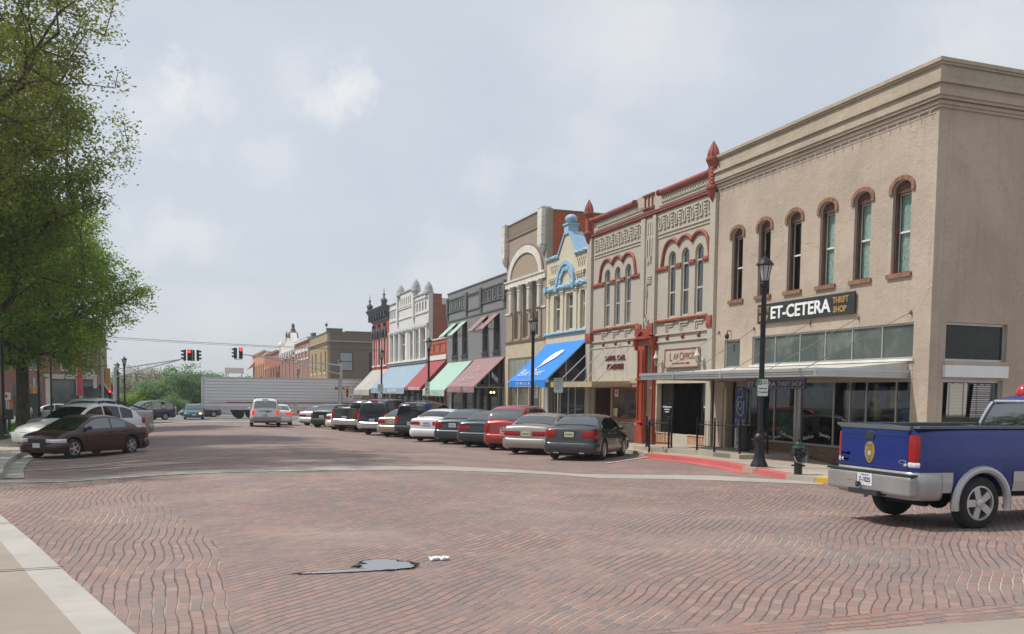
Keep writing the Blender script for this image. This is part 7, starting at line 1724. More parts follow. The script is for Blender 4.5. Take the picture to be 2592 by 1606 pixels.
    if rails:
        mb = MB()
        for s in (1, -1):
            xa, xb_ = roof[0][0] + .55, roof[-1][0] - 1.3; pts = [(x - ro, s * wr(x) * .86, npi(x, roof) + (.075 if 0 < i < 6 else .01)) for i, x in enumerate(lin(xa, xb_, 6))]; mb.tube(pts, .018, 6)
        for f in (.25, .75): x = roof[0][0] + .55 + f * (roof[-1][0] - 1.85 - roof[0][0]); mb.tube([(x - ro, -wr(x) * .86, npi(x, roof) + .08), (x - ro, wr(x) * .86, npi(x, roof) + .08)], .014, 6)
        B(mb, 'roof_rack', M_DARKMET)
    if cladding:
        for s in (1, -1):
            mb = MB(); xs2 = [x for x in lin(.10, L - .2, 60) if all(abs(x - a) > Ra + .05 for a in arches)]
            seg = []
            for xq in xs2 + [None]:
                if xq is not None and (not seg or xq - seg[-1] < (L / 50)): seg.append(xq); continue
                if len(seg) > 1:
                    for a, b in zip(seg, seg[1:]):
                        zz = [cladding[1], (cladding[1] + cladding[2]) / 2, cladding[2]]
                        for za, zc in zip(zz, zz[1:]): mb.add([(a - ro, s * (side_y(a, za) + .012), za), (b - ro, s * (side_y(b, za) + .012), za), (b - ro, s * (side_y(b, zc) + .012), zc), (a - ro, s * (side_y(a, zc) + .012), zc)], [(0, 1, 2, 3)])
                seg = [xq] if xq is not None else []
            B(mb, 'lower_cladding', cladding[0], fix=False)
    if extra: extra(root, B, dict(w_=w_, zd=zd, zr=lambda x: npi(x, roof), wr=wr, side_y=side_y, ro=ro, L=L, W=W, wb=wb, r=r, Ra=Ra, bz=bz, T=T, wrap=wrap))
    a = R_(heading); root.rotation_euler = (0, 0, a); root.scale = (sc, sc, sc)
    ca, sa = math.cos(a), math.sin(a); x, y = PX, PY
    if anchor == 'rl': x, y = x + sa * (W / 2 - .1) * sc, y - ca * (W / 2 - .1) * sc      # given point is the left rear tyre
    if anchor == 'fl': x, y = x - ca * wb * sc + sa * (W / 2 - .1) * sc, y - sa * wb * sc - ca * (W / 2 - .1) * sc
    if anchor == 'front': x, y = x - ca * (L - ro) * sc, y - sa * (L - ro) * sc
    zr_, zf_ = gz(x, y), gz(x + ca * wb * sc, y + sa * wb * sc); root.location = (x, y, zr_); root.rotation_euler = (0, -math.atan2(zf_ - zr_, wb * sc), a)
    return root
PG = 'cars parked nose-in along the right kerb'
def badge(mb_pts): pass
P_CHAR = paint('charcoal_paint', (.040, .043, .046), .5); P_BEIGE = paint('champagne_paint', (.34, .31, .27), .6); P_RED = paint('red_paint', (.30, .018, .018), .3); P_GRN = paint('dark_green_paint', (.022, .035, .036), .5)
P_SLATE = paint('slate_paint', (.038, .044, .052), .5); P_WHITE = paint('white_paint_car', (.66, .66, .66), .05); P_NAVY = paint('navy_paint', (.012, .016, .035), .4); P_DGREY = paint('graphite_paint', (.030, .030, .030), .4); P_SILV = paint('silver_paint', (.42, .42, .42), .6)
P_BLACK = paint('black_paint_car', (.012, .013, .013), .3); P_MAROON = paint('maroon_paint', (.040, .0065, .009), .3); P_TEAL = paint('teal_paint', (.02, .10, .13), .4); P_BLUE = mat('royal_blue_paint', (.002, .018, .17), .30, .1, .04, 1.5, coat=.45, dirt=-1); P_LBLUE = paint('sky_blue_paint', (.10, .18, .36), .4)
def maxima_extra(root, B, E):
    mb = MB()
    for s in (1, -1): mb.box(-E['ro'] - .02, -E['ro'] + .1, *sorted((s * .34, s * .52)), .24, .30)
    B(mb, 'exhaust', M_CHR); mb = MB(); mb.box(-E['ro'] - .012, -E['ro'], -.20, .20, .76, .96); B(mb, 'plate_recess', P_DGREY)
HD = 50
vehicle('parked_car', 'charcoal sedan with wide red tail lights parked nearest on the right', 'car', MAXI, P_CHAR, 11.42, 27.79, HD, .99, PG, 'seven', plate_m=M_PLY, tail=(.62, .32, .72, .98), anchor='rl', extra=maxima_extra)
vehicle('parked_car', 'champagne sedan parked between the charcoal sedan and the red wagon', 'car', BUICK, P_BEIGE, 11.27, 31.25, HD, 1.0, PG, 'cover', plate_m=M_PLY, tail=(.30, .16, .66, .84), anchor='rl')
def pt_extra(root, B, E):
    mb = MB(); mb.box(-E['ro'] - .05, -E['ro'] - .02, -.16, .16, .80, .825); mb.box(-E['ro'] - .06, -E['ro'] - .02, -.03, .03, .78, .86); B(mb, 'boot_handle', M_CHR); mb = MB(); mb.tube([(-E['ro'] + .10, .05, 1.10), (-E['ro'] + .04, -.35, 1.08)], .012, 5); B(mb, 'wiper', M_BUMPK)
vehicle('parked_car', 'red compact wagon with rear wiper parked right of the dark green sedan', 'car', PT, P_RED, 11.29, 33.95, HD, 1.07, PG, 'five', glassm=G_CARW, plate_m=M_PLY, tail=(.86, .12, .62, .98), anchor='rl', extra=pt_extra)
vehicle('parked_car', 'dark green sedan with low number plate parked left of the red wagon', 'car', mk(SEDAN, pz=.47), P_GRN, 11.10, 36.6, HD, 1.05, PG, 'cover', tail=(.42, .12, .66, .82), anchor='rl')
vehicle('parked_car', 'slate grey sedan parked right of the white sedan', 'car', SEDAN, P_SLATE, 10.85, 39.35, HD, 1.07, PG, 'five', tail=(.64, .24, .68, .90), anchor='rl')
vehicle('parked_car', 'bright white sedan with dark rear window parked beside the slate sedan', 'car', MAXI, P_WHITE, 10.40, 42.2, HD, 1.02, PG, 'five', glassm=G_CART, tail=(.45, .26, .76, .92), anchor='rl')
def suv_extra(root, B, E):
    mb = MB(); mb.box(-E['ro'] - .02, -E['ro'] + .02, -.42, .42, E['zd'](.1) - .10, E['zd'](.1) - .06); B(mb, 'tailgate_trim', M_BUMPK); mb = MB(); x = .22; mb.box(x - E['ro'] - .03, x - E['ro'] + .03, -.2, .2, 1.80, 1.84); B(mb, 'high_brake_light', M_TL)
vehicle('parked_suv', 'navy sport utility with black bumper and roof rack left of the white sedan', 'suv', mk(SUV, L=4.9), P_NAVY, 10.45, 45.6, HD, .98, PG, 'five', glassm=G_CART, tail=(.84, .10, .72, 1.16), anchor='rl', bumper=M_BUMPK, rails=True, extra=suv_extra)
vehicle('parked_car', 'silver beige sedan squeezed between the two navy sport utilities', 'car', SEDAN, P_BEIGE, 10.0, 47.9, HD, 1.05, PG, 'five', plate_m=M_PLY, tail=(.50, .2, .68, .86), anchor='rl')
vehicle('parked_suv', 'large navy sport utility with chrome bumper and sloping tinted rear window', 'suv', SUV, P_NAVY, 9.55, 50.9, HD, 1.05, PG, 'five', glassm=glass('rear_tint', (.03, .034, .04), .08, .3, (.06, .065, .07), .8), tail=(.88, .10, .80, 1.14), anchor='rl', bumper=M_CHR, rails=True, extra=suv_extra)
vehicle('parked_pickup', 'graphite pickup truck parked with its plain dark tailgate to the street', 'pickup', PICK, P_DGREY, 8.95, 56.5, HD, 1.02, PG, 'five', tail=(.84, .08, .88, 1.26), anchor='rl', bumper=M_CHR, glassm=G_CART)
vehicle('parked_car', 'cream white sedan mostly hidden left of the graphite pickup', 'car', SEDAN, paint('cream_paint_car', (.60, .57, .47), .1), 9.0, 59.8, HD, 1.05, PG, 'cover', tail=(.60, .25, .68, .86), anchor='rl')
vehicle('parked_car', 'small black hatchback with black bumper near the far end of the right row', 'car', HATCH, P_BLACK, 8.35, 63.0, HD, 1.12, PG, 'five', tail=(.84, .10, .62, .92), anchor='rl', bumper=M_BUMPK)
vehicle('parked_car', 'white sedan with full width red tail band at the far end of the right row', 'car', SEDAN, P_WHITE, 8.3, 68.5, HD, 1.05, PG, 'cover', tail=(.12, .3, .66, .80), anchor='rl')
# moving white suv in the middle of the street, red signal ahead of it
def sub_extra(root, B, E):
    suv_extra(root, B, E); mb = MB(); mb.box(-E['ro'] - .008, -E['ro'] - .001, -.006, .006, .70, 1.1); B(mb, 'door_seam', M_SEAM); mb = MB(); mb.ball((-E['ro'] - .01, -.16, 1.0), .03, .09, .035, 10, 6); B(mb, 'door_handle', M_BUMPK)
    mb = MB(); mb.box(.13 - E['ro'], .17 - E['ro'], -.035, .035, 1.16, 1.8); B(mb, 'window_bar', P_WHITE)
P_WSUV = paint('dull_white_paint', (.66, .66, .65), .1)
vehicle('driving_suv', 'white sport utility with lit brake lights waiting in the middle of the street', 'suv', SUV, P_WSUV, 4.62, 59.6, 86, .95, None, 'five', tail=(.87, .02, .78, 1.10), lit=True, bumper=mat('grey_bumper', (.26, .26, .26), .5), rails=True, extra=sub_extra)
vehicle('driving_car', 'white sedan mostly hidden right behind the white sport utility', 'car', SEDAN, P_WHITE, 6.0, 65.5, 86, 1.0, None, 'cover', tail=(.60, .25, .68, .86), lit=True)
# left side
LG = 'cars parked nose-in along the left kerb'
def mar_extra(root, B, E):
    for s in (1, -1):
        mb = MB(); mb.box(1.5, 3.55, *sorted((s * (E['side_y'](2.6, .62) - .01), s * (E['side_y'](2.6, .62) + .012))), .60, .63) if False else None
        mb = MB()
        for xa, xb_ in ((.55, 1.45), (1.50, 2.25)):
            ya = E['side_y'](xa + E['ro'], .62); mb.box(xa, xb_, *sorted((s * (ya - .01), s * (ya + .014))), .60, .635)
        B(mb, 'side_moulding', P_MAROON)
    mb = MB(); mb.box(E['L'] - E['ro'] - .05, E['L'] - E['ro'] + .03, -.55, .55, .47, .56); B(mb, 'lower_grille', M_BUMPK)
    mb = MB(); mb.tube([(1.95, .38, 1.02), (1.95, .38, 1.25)], .01, 4)
vehicle('parked_car', 'dark maroon sedan with alloy wheels parked nearest on the left', 'car', mk(SEDAN, L=4.5, W=1.76, roof=[(.55, 1.0), (1.1, 1.25), (1.65, 1.41), (2.15, 1.445), (2.7, 1.40), (3.15, 1.21), (3.72, .93)], deck=[(0, .74), (.02, .92), (.12, .99), (.5, 1.01), (1.2, .99), (3.2, .94), (3.8, .90), (4.15, .83), (4.38, .75), (4.46, .67), (4.5, .56)], front=(2.88, 3.66), wins=[(1.25, 1.95, 'd'), (2.02, 3.2, 'd')], rear=(.65, 1.3), r=.335), P_MAROON, -3.37, 30.95, 180 + 52, .91, LG, 'five', tail=(.55, .25, .66, .86), anchor='fl', extra=mar_extra)
vehicle('parked_suv', 'white crossover with red tail light parked behind the maroon sedan', 'suv', MURANO, P_WHITE, -3.95, 35.6, 180 + 50, 1.0, LG, 'five', glassm=G_CART, tail=(.70, .28, .92, 1.14), anchor='fl', rails=True)
def hoop(root, B, E):
    mb = MB()
    for s in (1, -1): mb.add([(2.05 - E['ro'] + .1, s * .80, 1.80), (2.05 - E['ro'] + .25, s * .80, 1.80), (.55 - E['ro'] + 0, s * .88, 1.38), (.2 - E['ro'], s * .88, 1.38), (2.05 - E['ro'] + .1, s * .74, 1.80), (2.05 - E['ro'] + .25, s * .74, 1.80), (.55 - E['ro'] + 0, s * .82, 1.38), (.2 - E['ro'], s * .82, 1.38)], [(0, 1, 2, 3), (4, 7, 6, 5), (0, 3, 7, 4), (1, 5, 6, 2), (0, 4, 5, 1), (3, 2, 6, 7)])
    B(mb, 'sail_panel', M_BUMPK)
vehicle('parked_pickup', 'silver pickup with black sail panels parked behind the white crossover', 'pickup', mk(PICK, zb=.34), P_SILV, -4.3, 41.2, 180 + 50, 1.0, LG, 'five', glassm=G_CART, tail=(.84, .10, .88, 1.30), anchor='fl', extra=hoop)
vehicle('parked_minivan', 'dark minivan beyond the silver pickup near the far crossing', 'minivan', VAN, P_NAVY, -2.55, 92.0, 180 + 35, 1.0, None, 'cover', tail=(.8, .1, .7, 1.1))
vehicle('driving_car', 'teal sedan with one lit amber lamp coming towards the camera', 'car', SEDAN, P_TEAL, .55, 96.5, 270, 1.05, None, 'cover', plate_m=M_PLW, extra=lambda root, B, E: B(MB().ball((E['L'] - E['ro'] + .02, .55, .58), .04, .12, .08, 8, 6), 'turn_light', emit('amber_lit', (1, .5, .05), 3)))
vehicle('driving_car', 'dark green hatchback behind the trailer beside the teal sedan', 'car', HATCH, P_GRN, 2.6, 108.0, 190, 1.05, None, 'cover')
vehicle('parked_pickup', 'white pickup seen below the trailer floor', 'pickup', PICK, P_WHITE, 5.3, 110.5, 175, 1.0, None, 'five')
vehicle('driving_car', 'white hatchback on the far cross street behind two lamp posts', 'car', HATCH, P_SILV, -9.6, 86.5, 180, 1.0, None, 'cover')
vehicle('parked_car', 'sky blue car hidden behind the blue police pickup', 'car', SEDAN, P_LBLUE, 14.05, 14.9, 2, 1.0, None, 'cover')

# the police pickup in the foreground
P_TRUCK = mk(PICK, L=6.6, W=1.87, ro=1.17, wb=4.05, r=.395, zb=.56, bump=(.50, .84), pz=.72,
    deck=[(0, 1.15), (.008, 1.47), (.03, 1.50), (2.87, 1.50), (2.92, 1.34), (4.75, 1.26), (5.45, 1.24), (6.15, 1.16), (6.5, 1.0), (6.6, .7)],
    roof=[(2.88, 1.36), (2.95, 1.62), (3.07, 1.90), (3.27, 1.99), (4.05, 2.0), (4.45, 1.93), (4.9, 1.60), (5.35, 1.26)], rear=(2.90, 3.05), front=(4.5, 5.25), wins=[(3.19, 3.75, 'q'), (3.83, 4.9, 'd')], bed=(.06, 2.83), mirror=M_BUMPK)
M_BSIL = mat('bumper_silver', (.34, .34, .335), .38, .5, .12); M_CLAD = paint('cladding_silver', (.40, .41, .42), .5, .4)
def truck_extra(root, B, E):
    ro, L = E['ro'], E['L']; zt = 1.50
    # tailgate panel with its spoiler lip, handle, badges
    mb = MB(); mb.box(-ro - .016, -ro - .001, -.72, .72, .88, 1.47); tg = B(mb, 'tailgate', P_BLUE)
    mb = MB(); mb.box(-ro - .018, -ro - .015, -.66, .66, 1.36, 1.372); mb.box(-ro - .018, -ro - .0155, -.70, .70, .93, .936); B(mb, 'crease', M_SEAM, tg)
    mb = MB(); mb.box(-ro - .030, -ro - .016, -.02, .16, 1.305, 1.375); mb.ball((-ro - .016, .07, 1.375), .012, .09, .06, 12, 6); B(mb, 'tailgate_handle', M_BUMPK, tg)
    mb = MB(); pts = [(0, 1.27), (-.055, 1.255), (-.095, 1.20), (-.11, 1.12), (-.095, 1.04), (-.05, .965), (0, .93), (.05, .965), (.095, 1.04), (.11, 1.12), (.095, 1.20), (.055, 1.255)]
    Q = lambda c: (lambda u, v, w: (-ro - .017 - w, c + u, v)); mb.plate([pts], Q(.065), 0, .005); bd = B(mb, 'police_badge', mat('badge_gold', (.42, .31, .10), .4, .5), tg)
    mb = MB()
    for k in range(12):
        a = 2 * math.pi * k / 12; mb.plate([[(.045 * math.cos(a) - .004 * math.sin(a), 1.09 + .045 * math.sin(a) + .004 * math.cos(a)), (.082 * math.cos(a), 1.09 + .10 * math.sin(a)), (.045 * math.cos(a) + .004 * math.sin(a), 1.09 + .045 * math.sin(a) - .004 * math.cos(a))]], Q(.065), .006, .008)
    letter(mb, 'POLICE', .04, lambda u, v, t: (-ro - .026 - abs(t), .065 - u, 1.205 + v), .001, width=.12); letter(mb, 'YORK', .03, lambda u, v, t: (-ro - .026 - abs(t), .065 - u, .985 + v), .001, width=.06); B(mb, 'badge_detail', mat('badge_dark', (.10, .07, .02), .5), bd)
    MB_c = MB(); MB_c.plate([[(.035 * math.cos(a * .524), 1.09 + .04 * math.sin(a * .524)) for a in range(12)]], Q(.065), .006, .009); B(MB_c, 'badge_seal', mat('badge_white', (.45, .40, .42), .5), bd)
    mb = MB(); mb.plate([[(.075 * math.cos(a * .3927), 1.0 + .032 * math.sin(a * .3927)) for a in range(16)]], Q(-.62), 0, .006); ov = B(mb, 'oval_badge', mat('badge_rim', (.5, .55, .6), .2, .8), tg)
    mb = MB(); mb.plate([[(.064 * math.cos(a * .3927), 1.0 + .024 * math.sin(a * .3927)) for a in range(16)]], Q(-.62), .007, .009); ob = B(mb, 'badge_field', mat('badge_blue', (.02, .06, .22), .3), ov)
    mb = MB(); letter(mb, 'Ford', .04, lambda u, v, t: (-ro - .027 - abs(t), -.62 - u, 1.0 + v), .001, width=.07, shear=.3); B(mb, 'badge_lettering', MATS['white_letter'], tg)
    mb = MB(); letter(mb, 'F-150', .06, lambda u, v, t: (-ro - .018 - abs(t), .60 - u, 1.06 + v), .002, width=.20, shear=.2, bold=.003); letter(mb, '4x4', .06, lambda u, v, t: (-ro - .018 - abs(t), .60 - u, .97 + v), .002, width=.13, shear=.2, bold=.003); B(mb, 'lettering', mat('badge_grey', (.38, .38, .40), .3, .6), tg)
    # bed rail caps
    mb = MB()
    for s in (1, -1): mb.box(.03 - ro, 2.87 - ro, *sorted((s * E['W'] / 2 * .80, s * E['W'] / 2 * .945)), zt - .005, zt + .035)
    mb.box(-ro - .03, -ro + .08, -.75, .75, zt - .03, zt + .028); B(mb, 'rail_cap', mat('rail_grey', (.10, .115, .115), .5))
    for s in (1, -1):
        # flares
        pts = [(-(E['Ra'] + .045) * math.cos(math.pi * (-.06 + 1.12 * k / 16)), s * (E['W'] / 2 + .012), E['r'] + (E['Ra'] + .045) * math.sin(math.pi * (-.06 + 1.12 * k / 16))) for k in range(17)]
        mb = MB(); mb.tube(pts, .058, 8); mb.tube([(p[0] + E['wb'], p[1], p[2]) for p in pts], .058, 8); B(mb, 'wheel_flare', M_CLAD, smooth=True)
        mb = MB(); y1 = E['side_y'](2.6, 1.0); mb.box(1.42, 2.9, *sorted((s * (y1 - .01), s * (y1 + .016))), .93, .965); B(mb, 'side_moulding', M_CLAD)
        mb = MB(); ro_ = E['ro']; T = E['T']
        B(E['wrap'](T[0], T[1], T[2], T[2] + .085, .019, True, sg=(s,)), 'reverse_light', M_HL, smooth=True, sharp=180)
    # step bumper details, tow bar, exhaust, axle
    mb = MB(); mb.box(-ro - .13, -ro + .02, -.90, .90, .50, .80); bp = B(mb, 'step_bumper', M_BSIL); bv = bp.modifiers.new('bevel', 'BEVEL'); bv.width = .045; bv.segments = 3
    mb = MB(); mb.box(-ro - .12, -ro, -.91, .91, .80, .83); mb.box(-ro - .20, -ro - .02, -.32, .30, .47, .545); B(mb, 'step_pad', M_BUMPK)
    mb = MB(); mb.box(-ro - .137, -ro - .13, -.14, .18, .60, .79); B(mb, 'number_plate', M_PLW)
    mb = MB(); letter(mb, 'POLICE', .04, lambda u, v, t: (-ro - .139 - abs(t), .02 - u, .76 + v), .001, width=.16); letter(mb, '7-1025', .1, lambda u, v, t: (-ro - .139 - abs(t), .02 - u, .69 + v), .001, width=.24, bold=.002); B(mb, 'plate_lettering', M_PLT)
    mb = MB(); mb.lathe([(.03, -.05), (.03, .0)], (-ro - .15, .12, .625), 10, 'x'); mb.ball((-ro - .2, .10, .60), .03, .03, .03, 8, 6); B(mb, 'tow_ball', M_DARKMET)
    mb = MB(); mb.box(-ro - .136, -ro - .13, .2, .42, .66, .75); B(mb, 'bumper_recess', M_CHR)
    mb = MB(); mb.tube([(-.9, -.45, .46), (-.35, -.5, .46), (.5, -.42, .44)], .04, 10); B(mb, 'exhaust', mat('rust_pipe', (.10, .07, .055), .7, .5))
    mb = MB(); mb.tube([(0, -.85, .395), (0, .85, .395)], .05, 10); mb.ball((0, -.12, .38), .17, .17, .16, 12, 8); mb.box(-.9, 2.4, -.42, -.34, .42, .56); mb.box(-.9, 2.4, .34, .42, .42, .56); mb.box(-.55, -.45, -.4, .4, .30, .42); B(mb, 'axle', M_UNDER)
    # inner wheel wells
    mb = MB()
    for a in (0, E['wb']):
        mb.box(a - .46, a + .46, -.62, .62, .42, 1.0)
    B(mb, 'wheel_well', M_UNDER)
    # cab: pale surround of the rear window, beacon, headrests seen through
    mb = MB(); mb.lathe([(.10, 0), (.115, .02), (.11, .05)], (2.52, .60, 1.99), 14); B(mb, 'beacon_base', M_BUMPK)
    mb = MB(); mb.lathe([(.13, 0), (.135, .03), (.12, .10), (.08, .16), (.03, .19), (.01, .195)], (2.52, .60, 2.01), 18); B(mb, 'beacon', mat('beacon_red', (.45, .012, .015), .12, coat=.8, dirt=-1), smooth=True)
    # rear window frame
    zs = [(2.052, 1.40), (2.10, 1.60), (2.185, 1.86)]
    K = 10; mbf = MB()
    for s in (1, -1): mbf.tube([(x - ro - .02, s * E['wr'](x) * .93, E['zr'](x) + .0) for x in lin(2.895, 3.085, K)], .03, 8)
    mbf.tube([(3.075 - ro - .015, y_, E['zr'](3.075) + .03) for y_ in lin(-.62, .62, 6)], .026, 8); mbf.tube([(2.90 - ro - .03, y_, 1.44) for y_ in lin(-.80, .80, 6)], .026, 8); B(mbf, 'window_surround', mat('pillar_silver', (.42, .46, .48), .35, .4), smooth=True)
    MB_h = MB(); MB_h.ball((1.12, -.05, 1.66), .05, .12, .10, 10, 7)
vehicle('police_pickup', 'royal blue police pickup with gold badge and red beacon turning at the right', 'pickup', P_TRUCK, P_BLUE, 11.04, 11.20, 0, 1.0, None, 'six', glassm=G_CARW, tail=(.87, .085, .92, 1.40), bumper=M_BSIL, cladding=(M_CLAD, .56, .86), extra=truck_extra)
world0()
# ================================================================== trees
def leafmat(name, cols, trans=.48):
    t = NT(name); g = t.node('ShaderNodeNewGeometry'); cr = t.node('ShaderNodeValToRGB'); e = cr.color_ramp.elements
    e[0].color = (*cols[0], 1); e[1].color = (*cols[-1], 1)
    for i, c in enumerate(cols[1:-1]): k = e.new((i + 1) / (len(cols) - 1)); k.color = (*c, 1)
    f = t.math('ADD', t.math('MULTIPLY', g.outputs['Random Per Island'], .6), t.math('MULTIPLY', t.ramp(t.noise(g.outputs['Position'], .45, 4, .6), .3, .7), .4)); t.l.new(f, cr.inputs[0])
    t.set(Base_Color=cr.outputs[0], Roughness=.55, Specular_IOR_Level=.35)
    tl = t.node('ShaderNodeBsdfTranslucent'); t.l.new(cr.outputs[0], tl.inputs[0]); mx = t.node('ShaderNodeMixShader'); mx.inputs[0].default_value = trans
    t.l.new(t.b.outputs[0], mx.inputs[1]); t.l.new(tl.outputs[0], mx.inputs[2]); t.l.new(mx.outputs[0], t.out.inputs[0]); return t.m
t = NT('bark'); p = t.pos(); sp = t.sep(p); n1 = t.noise(t.comb(t.math('MULTIPLY', sp[0], 9), t.math('MULTIPLY', sp[1], 9), t.math('MULTIPLY', sp[2], 1.6)), 1.5, 6, .7)
t.set(Base_Color=t.mix(t.ramp(n1, .35, .65), (.030, .024, .019), (.115, .09, .07)), Roughness=.95); t.bump(n1, .9, .05); M_BARK = t.m
def tree(label, base, th, cc, cr, N, lpt, ls, lm, seed, r0=.4, lean=(0, 0), group=None, spread=.42, up=.25, name='deciduous_tree', shell_=.55, tubes=5, holes=.0, squash=1.0, clear=None):
    """grow limbs greedily towards points scattered in the crown, then set small leaves about the twig ends"""
    rg = np.random.default_rng(seed); world0()
    cc = np.array(cc, float); cr = np.array(cr, float); base = np.array(base, float)
    pts = []
    while len(pts) < N:
        v = rg.normal(size=3); v /= np.linalg.norm(v); rr = rg.uniform(shell_ ** 3, 1) ** (1 / 3)
        # lobed outline
        lob = 1 + .16 * math.sin(3.1 * v[0] * 2 + seed) * math.cos(2.7 * v[2] * 2 + seed * 1.7) + .12 * math.sin(5 * v[1] + 7 * v[2] + seed)
        p = cc + v * rr * cr * lob
        if v[2] < 0: p[2] = cc[2] + (p[2] - cc[2]) * squash
        if clear is not None and clear(p): continue
        pts.append(p)
    pts = np.array(pts)
    fork = base + np.array([lean[0], lean[1], th])
    nodes = [base, base + (fork - base) * .5, fork]; par = [-1, 0, 1]; dist = [0, th * .5, th]
    order = np.argsort(np.linalg.norm(pts - fork, axis=1))
    ends = []
    ND = np.array(nodes)
    for k in order:
        p = pts[k]; d = np.linalg.norm(ND - p, axis=1); cost = d + np.array(dist) * .22; cost[:2] = 1e9; i = int(np.argmin(cost)); q = ND[i]; L_ = np.linalg.norm(p - q)
        n = max(1, int(L_ / 1.1)); prev = i; new = []
        for j in range(1, n + 1):
            f = j / n; w = q + (p - q) * f + rg.normal(size=3) * .08 * min(1, L_ / 2) * (1 if j < n else 0); w[2] += up * math.sin(f * math.pi) * L_ * .12 * (1)
            nodes.append(w); par.append(prev); dist.append(dist[prev] + L_ / n); prev = len(nodes) - 1; new.append(w)
        ends.append(prev); ND = np.vstack([ND] + [np.array(new)])
    cnt = np.zeros(len(nodes))
    for e in ends: cnt[e] += 1
    for i in range(len(nodes) - 1, 0, -1): cnt[par[i]] += cnt[i]
    rad = r0 * np.sqrt(np.maximum(cnt, .6) / cnt[0]) * .95; rad[0] = r0 * 1.25; rad[1] = r0
    mbt = MB(); mbl = MB()
    for i in range(1, len(nodes)):
        a, b = nodes[par[i]], nodes[i]
        big = rad[i] > r0 * .25; ra = rad[par[i]] if cnt[par[i]] < cnt[i] * 1.6 + 1 or i < 3 else rad[i] * 1.15
        (mbt if i < 3 else mbl).tube([a, b], [max(.012, ra), max(.009, rad[i])], 14 if i < 3 else (8 if big else tubes), cap=False)
    root = thing(name, label, 'tree', tuple(base), group=group)
    mbt.lathe([(r0 * 1.9, -.12), (r0 * 1.45, .12), (r0 * 1.2, .45), (r0 * 1.1, .8)], tuple(base), 14, flute=.08, nf=5)
    mbt.build('trunk', M_BARK, root, smooth=True, fix=False); mbl.build('limbs', M_BARK, root, smooth=True, fix=False)
    # leaves
    E_ = np.array([nodes[e] for e in ends]); P_ = np.array([nodes[par[e]] for e in ends])
    n = len(E_) * lpt; idx = rg.integers(0, len(E_), n); f = rg.uniform(.25, 1.15, n)[:, None]
    c = P_[idx] * (1 - f) + E_[idx] * f + rg.normal(size=(n, 3)) * np.array([spread, spread, spread * .62])
    nrm = rg.normal(size=(n, 3)); nrm[:, 2] = np.abs(nrm[:, 2]) * 1.3 + .3; nrm /= np.linalg.norm(nrm, axis=1)[:, None]
    a = np.cross(nrm, rg.normal(size=(n, 3))); a /= np.linalg.norm(a, axis=1)[:, None]; b = np.cross(nrm, a)
    s = (ls * rg.uniform(.6, 1.25, n))[:, None]
    V = np.empty((n, 4, 3)); V[:, 0] = c - a * s; V[:, 1] = c - b * s * .55 + a * s * .1; V[:, 2] = c + a * s; V[:, 3] = c + b * s * .55 + a * s * .1
    V -= base
    me = bpy.data.meshes.new('crown'); me.vertices.add(n * 4); me.vertices.foreach_set('co', V.astype(np.float32).ravel()); me.loops.add(n * 4); me.loops.foreach_set('vertex_index', np.arange(n * 4, dtype=np.int32)); me.polygons.add(n); me.polygons.foreach_set('loop_start', np.arange(0, n * 4, 4, dtype=np.int32)); me.polygons.foreach_set('loop_total', np.full(n, 4, dtype=np.int32)); me.update(); me.materials.append(lm)
    o = bpy.data.objects.new('crown', me); COL.objects.link(o); o.parent = root
    world0(); return root
LF_OL = leafmat('olive_leaf', [(.10, .125, .02), (.17, .20, .03), (.26, .28, .05), (.32, .31, .08)])
LF_MID = leafmat('olive_green_leaf', [(.085, .13, .015), (.15, .21, .025), (.24, .31, .045), (.32, .36, .07)])
LF_GR = leafmat('spring_leaf', [(.055, .12, .012), (.11, .21, .018), (.19, .31, .035), (.27, .37, .06)])
LF_GR2 = leafmat('spring_leaf_pale', [(.10, .18, .014), (.19, .31, .025), (.31, .44, .05), (.40, .50, .09)])
LF_FAR = leafmat('far_leaf', [(.09, .17, .055), (.14, .25, .075), (.20, .33, .11), (.26, .38, .15)])  # distance haze put into the leaf colours as a paler green
LF_DRY = leafmat('budding_leaf', [(.22, .23, .13), (.29, .29, .17), (.34, .33, .22), (.38, .35, .25)])
G1 = 'large trees on the left lawn'
tree('tall olive tree whose bare branches reach in from the upper left', (-9.6, 30.5, -.3), 5.0, (-8.9, 30.5, 12.0), (6.6, 7, 6.0), 1900, 62, .060, LF_OL, 3, .42, group=G1, spread=.24, shell_=.30, up=.5)
tree('leafy olive green tree with its dark trunk at the left picture edge', (-7.75, 43.0, -.45), 4.0, (-8.4, 43, 10.6), (5.2, 6, 6.4), 1500, 75, .085, LF_MID, 5, .34, group=G1, spread=.32, shell_=.2)
tree('bright green tree with thick forked trunk behind the first lamp post', (-9.6, 63.1, -.75), 4.2, (-9.1, 62, 8.4), (5.6, 6, 5.4), 1300, 80, .10, LF_GR2, 8, .36, group=G1, spread=.34, shell_=.2)
tree('bright green tree filling the gap behind the lawn trees', (-16.5, 66, -.8), 4.5, (-15.0, 66, 9.5), (6.5, 6.5, 6.5), 520, 60, .12, LF_GR, 11, .4, group=G1, spread=.55)
tree('olive green tree further left over the lawn', (-13.5, 47, -.6), 4.5, (-12.5, 47, 10.5), (5.5, 5.5, 6.5), 520, 60, .10, LF_OL, 13, .4, group=G1, spread=.5)
G2 = 'trees beyond the far crossing'
tree('large green tree rising behind the left end of the trailer', (-.6, 134, -2), 2.6, (-.5, 134, 1.5), (3.7, 4, 3.2), 380, 48, .15, LF_FAR, 21, .35, group=G2, spread=.45, squash=.9)
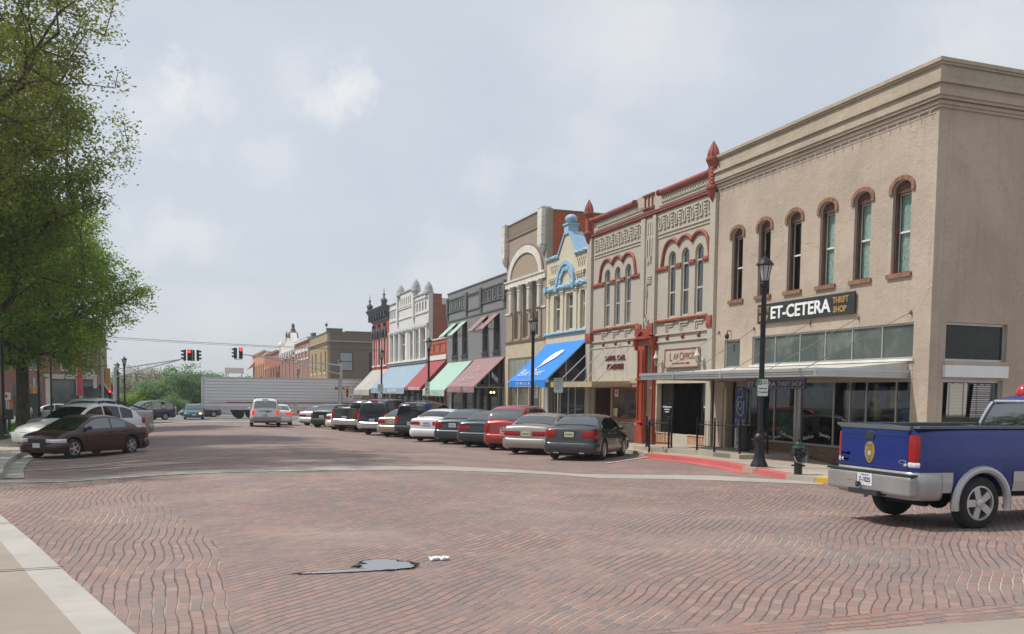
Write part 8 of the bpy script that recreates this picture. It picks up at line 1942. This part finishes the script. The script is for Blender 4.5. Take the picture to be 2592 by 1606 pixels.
tree('rounded green shrub tree left of the large green tree', (-4.6, 130, -2), 1.0, (-4.2, 130, .4), (2.6, 3, 2.5), 240, 60, .14, LF_FAR, 22, .2, group=G2, spread=.4)
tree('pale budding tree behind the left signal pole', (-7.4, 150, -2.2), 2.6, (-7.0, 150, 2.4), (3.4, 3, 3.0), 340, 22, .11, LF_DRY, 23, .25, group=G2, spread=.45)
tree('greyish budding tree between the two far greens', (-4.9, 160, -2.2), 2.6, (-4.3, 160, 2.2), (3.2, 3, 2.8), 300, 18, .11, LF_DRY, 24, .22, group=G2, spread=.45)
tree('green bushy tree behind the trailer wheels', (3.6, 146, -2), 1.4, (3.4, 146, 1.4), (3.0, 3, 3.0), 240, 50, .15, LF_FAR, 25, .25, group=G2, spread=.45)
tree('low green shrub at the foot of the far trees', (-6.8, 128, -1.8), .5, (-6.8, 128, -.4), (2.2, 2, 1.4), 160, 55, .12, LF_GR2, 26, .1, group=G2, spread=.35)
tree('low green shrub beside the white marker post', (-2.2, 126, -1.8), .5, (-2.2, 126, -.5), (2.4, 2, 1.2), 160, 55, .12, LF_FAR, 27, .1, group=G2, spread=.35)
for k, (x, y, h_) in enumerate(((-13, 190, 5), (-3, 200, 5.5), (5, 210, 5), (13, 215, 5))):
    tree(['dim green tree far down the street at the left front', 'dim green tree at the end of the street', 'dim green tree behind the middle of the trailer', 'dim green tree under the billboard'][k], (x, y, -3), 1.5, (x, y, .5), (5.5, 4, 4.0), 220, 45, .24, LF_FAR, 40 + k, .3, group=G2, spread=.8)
# ================================================================== summer haze
world0()
hb = MB().box(-520, 520, -80, 940, -14.5, 26); hz_ = hb.build('haze', [], None)
t = NT('haze_air'); t.n.remove(t.b); pv = t.node('ShaderNodeVolumePrincipled'); pv.inputs['Color'].default_value = (.86, .90, .95, 1); pv.inputs['Density'].default_value = .0006; pv.inputs['Anisotropy'].default_value = .3
t.l.new(pv.outputs[0], t.out.inputs['Volume']); hz_.data.materials.append(t.m); tag(hz_, kind='stuff')
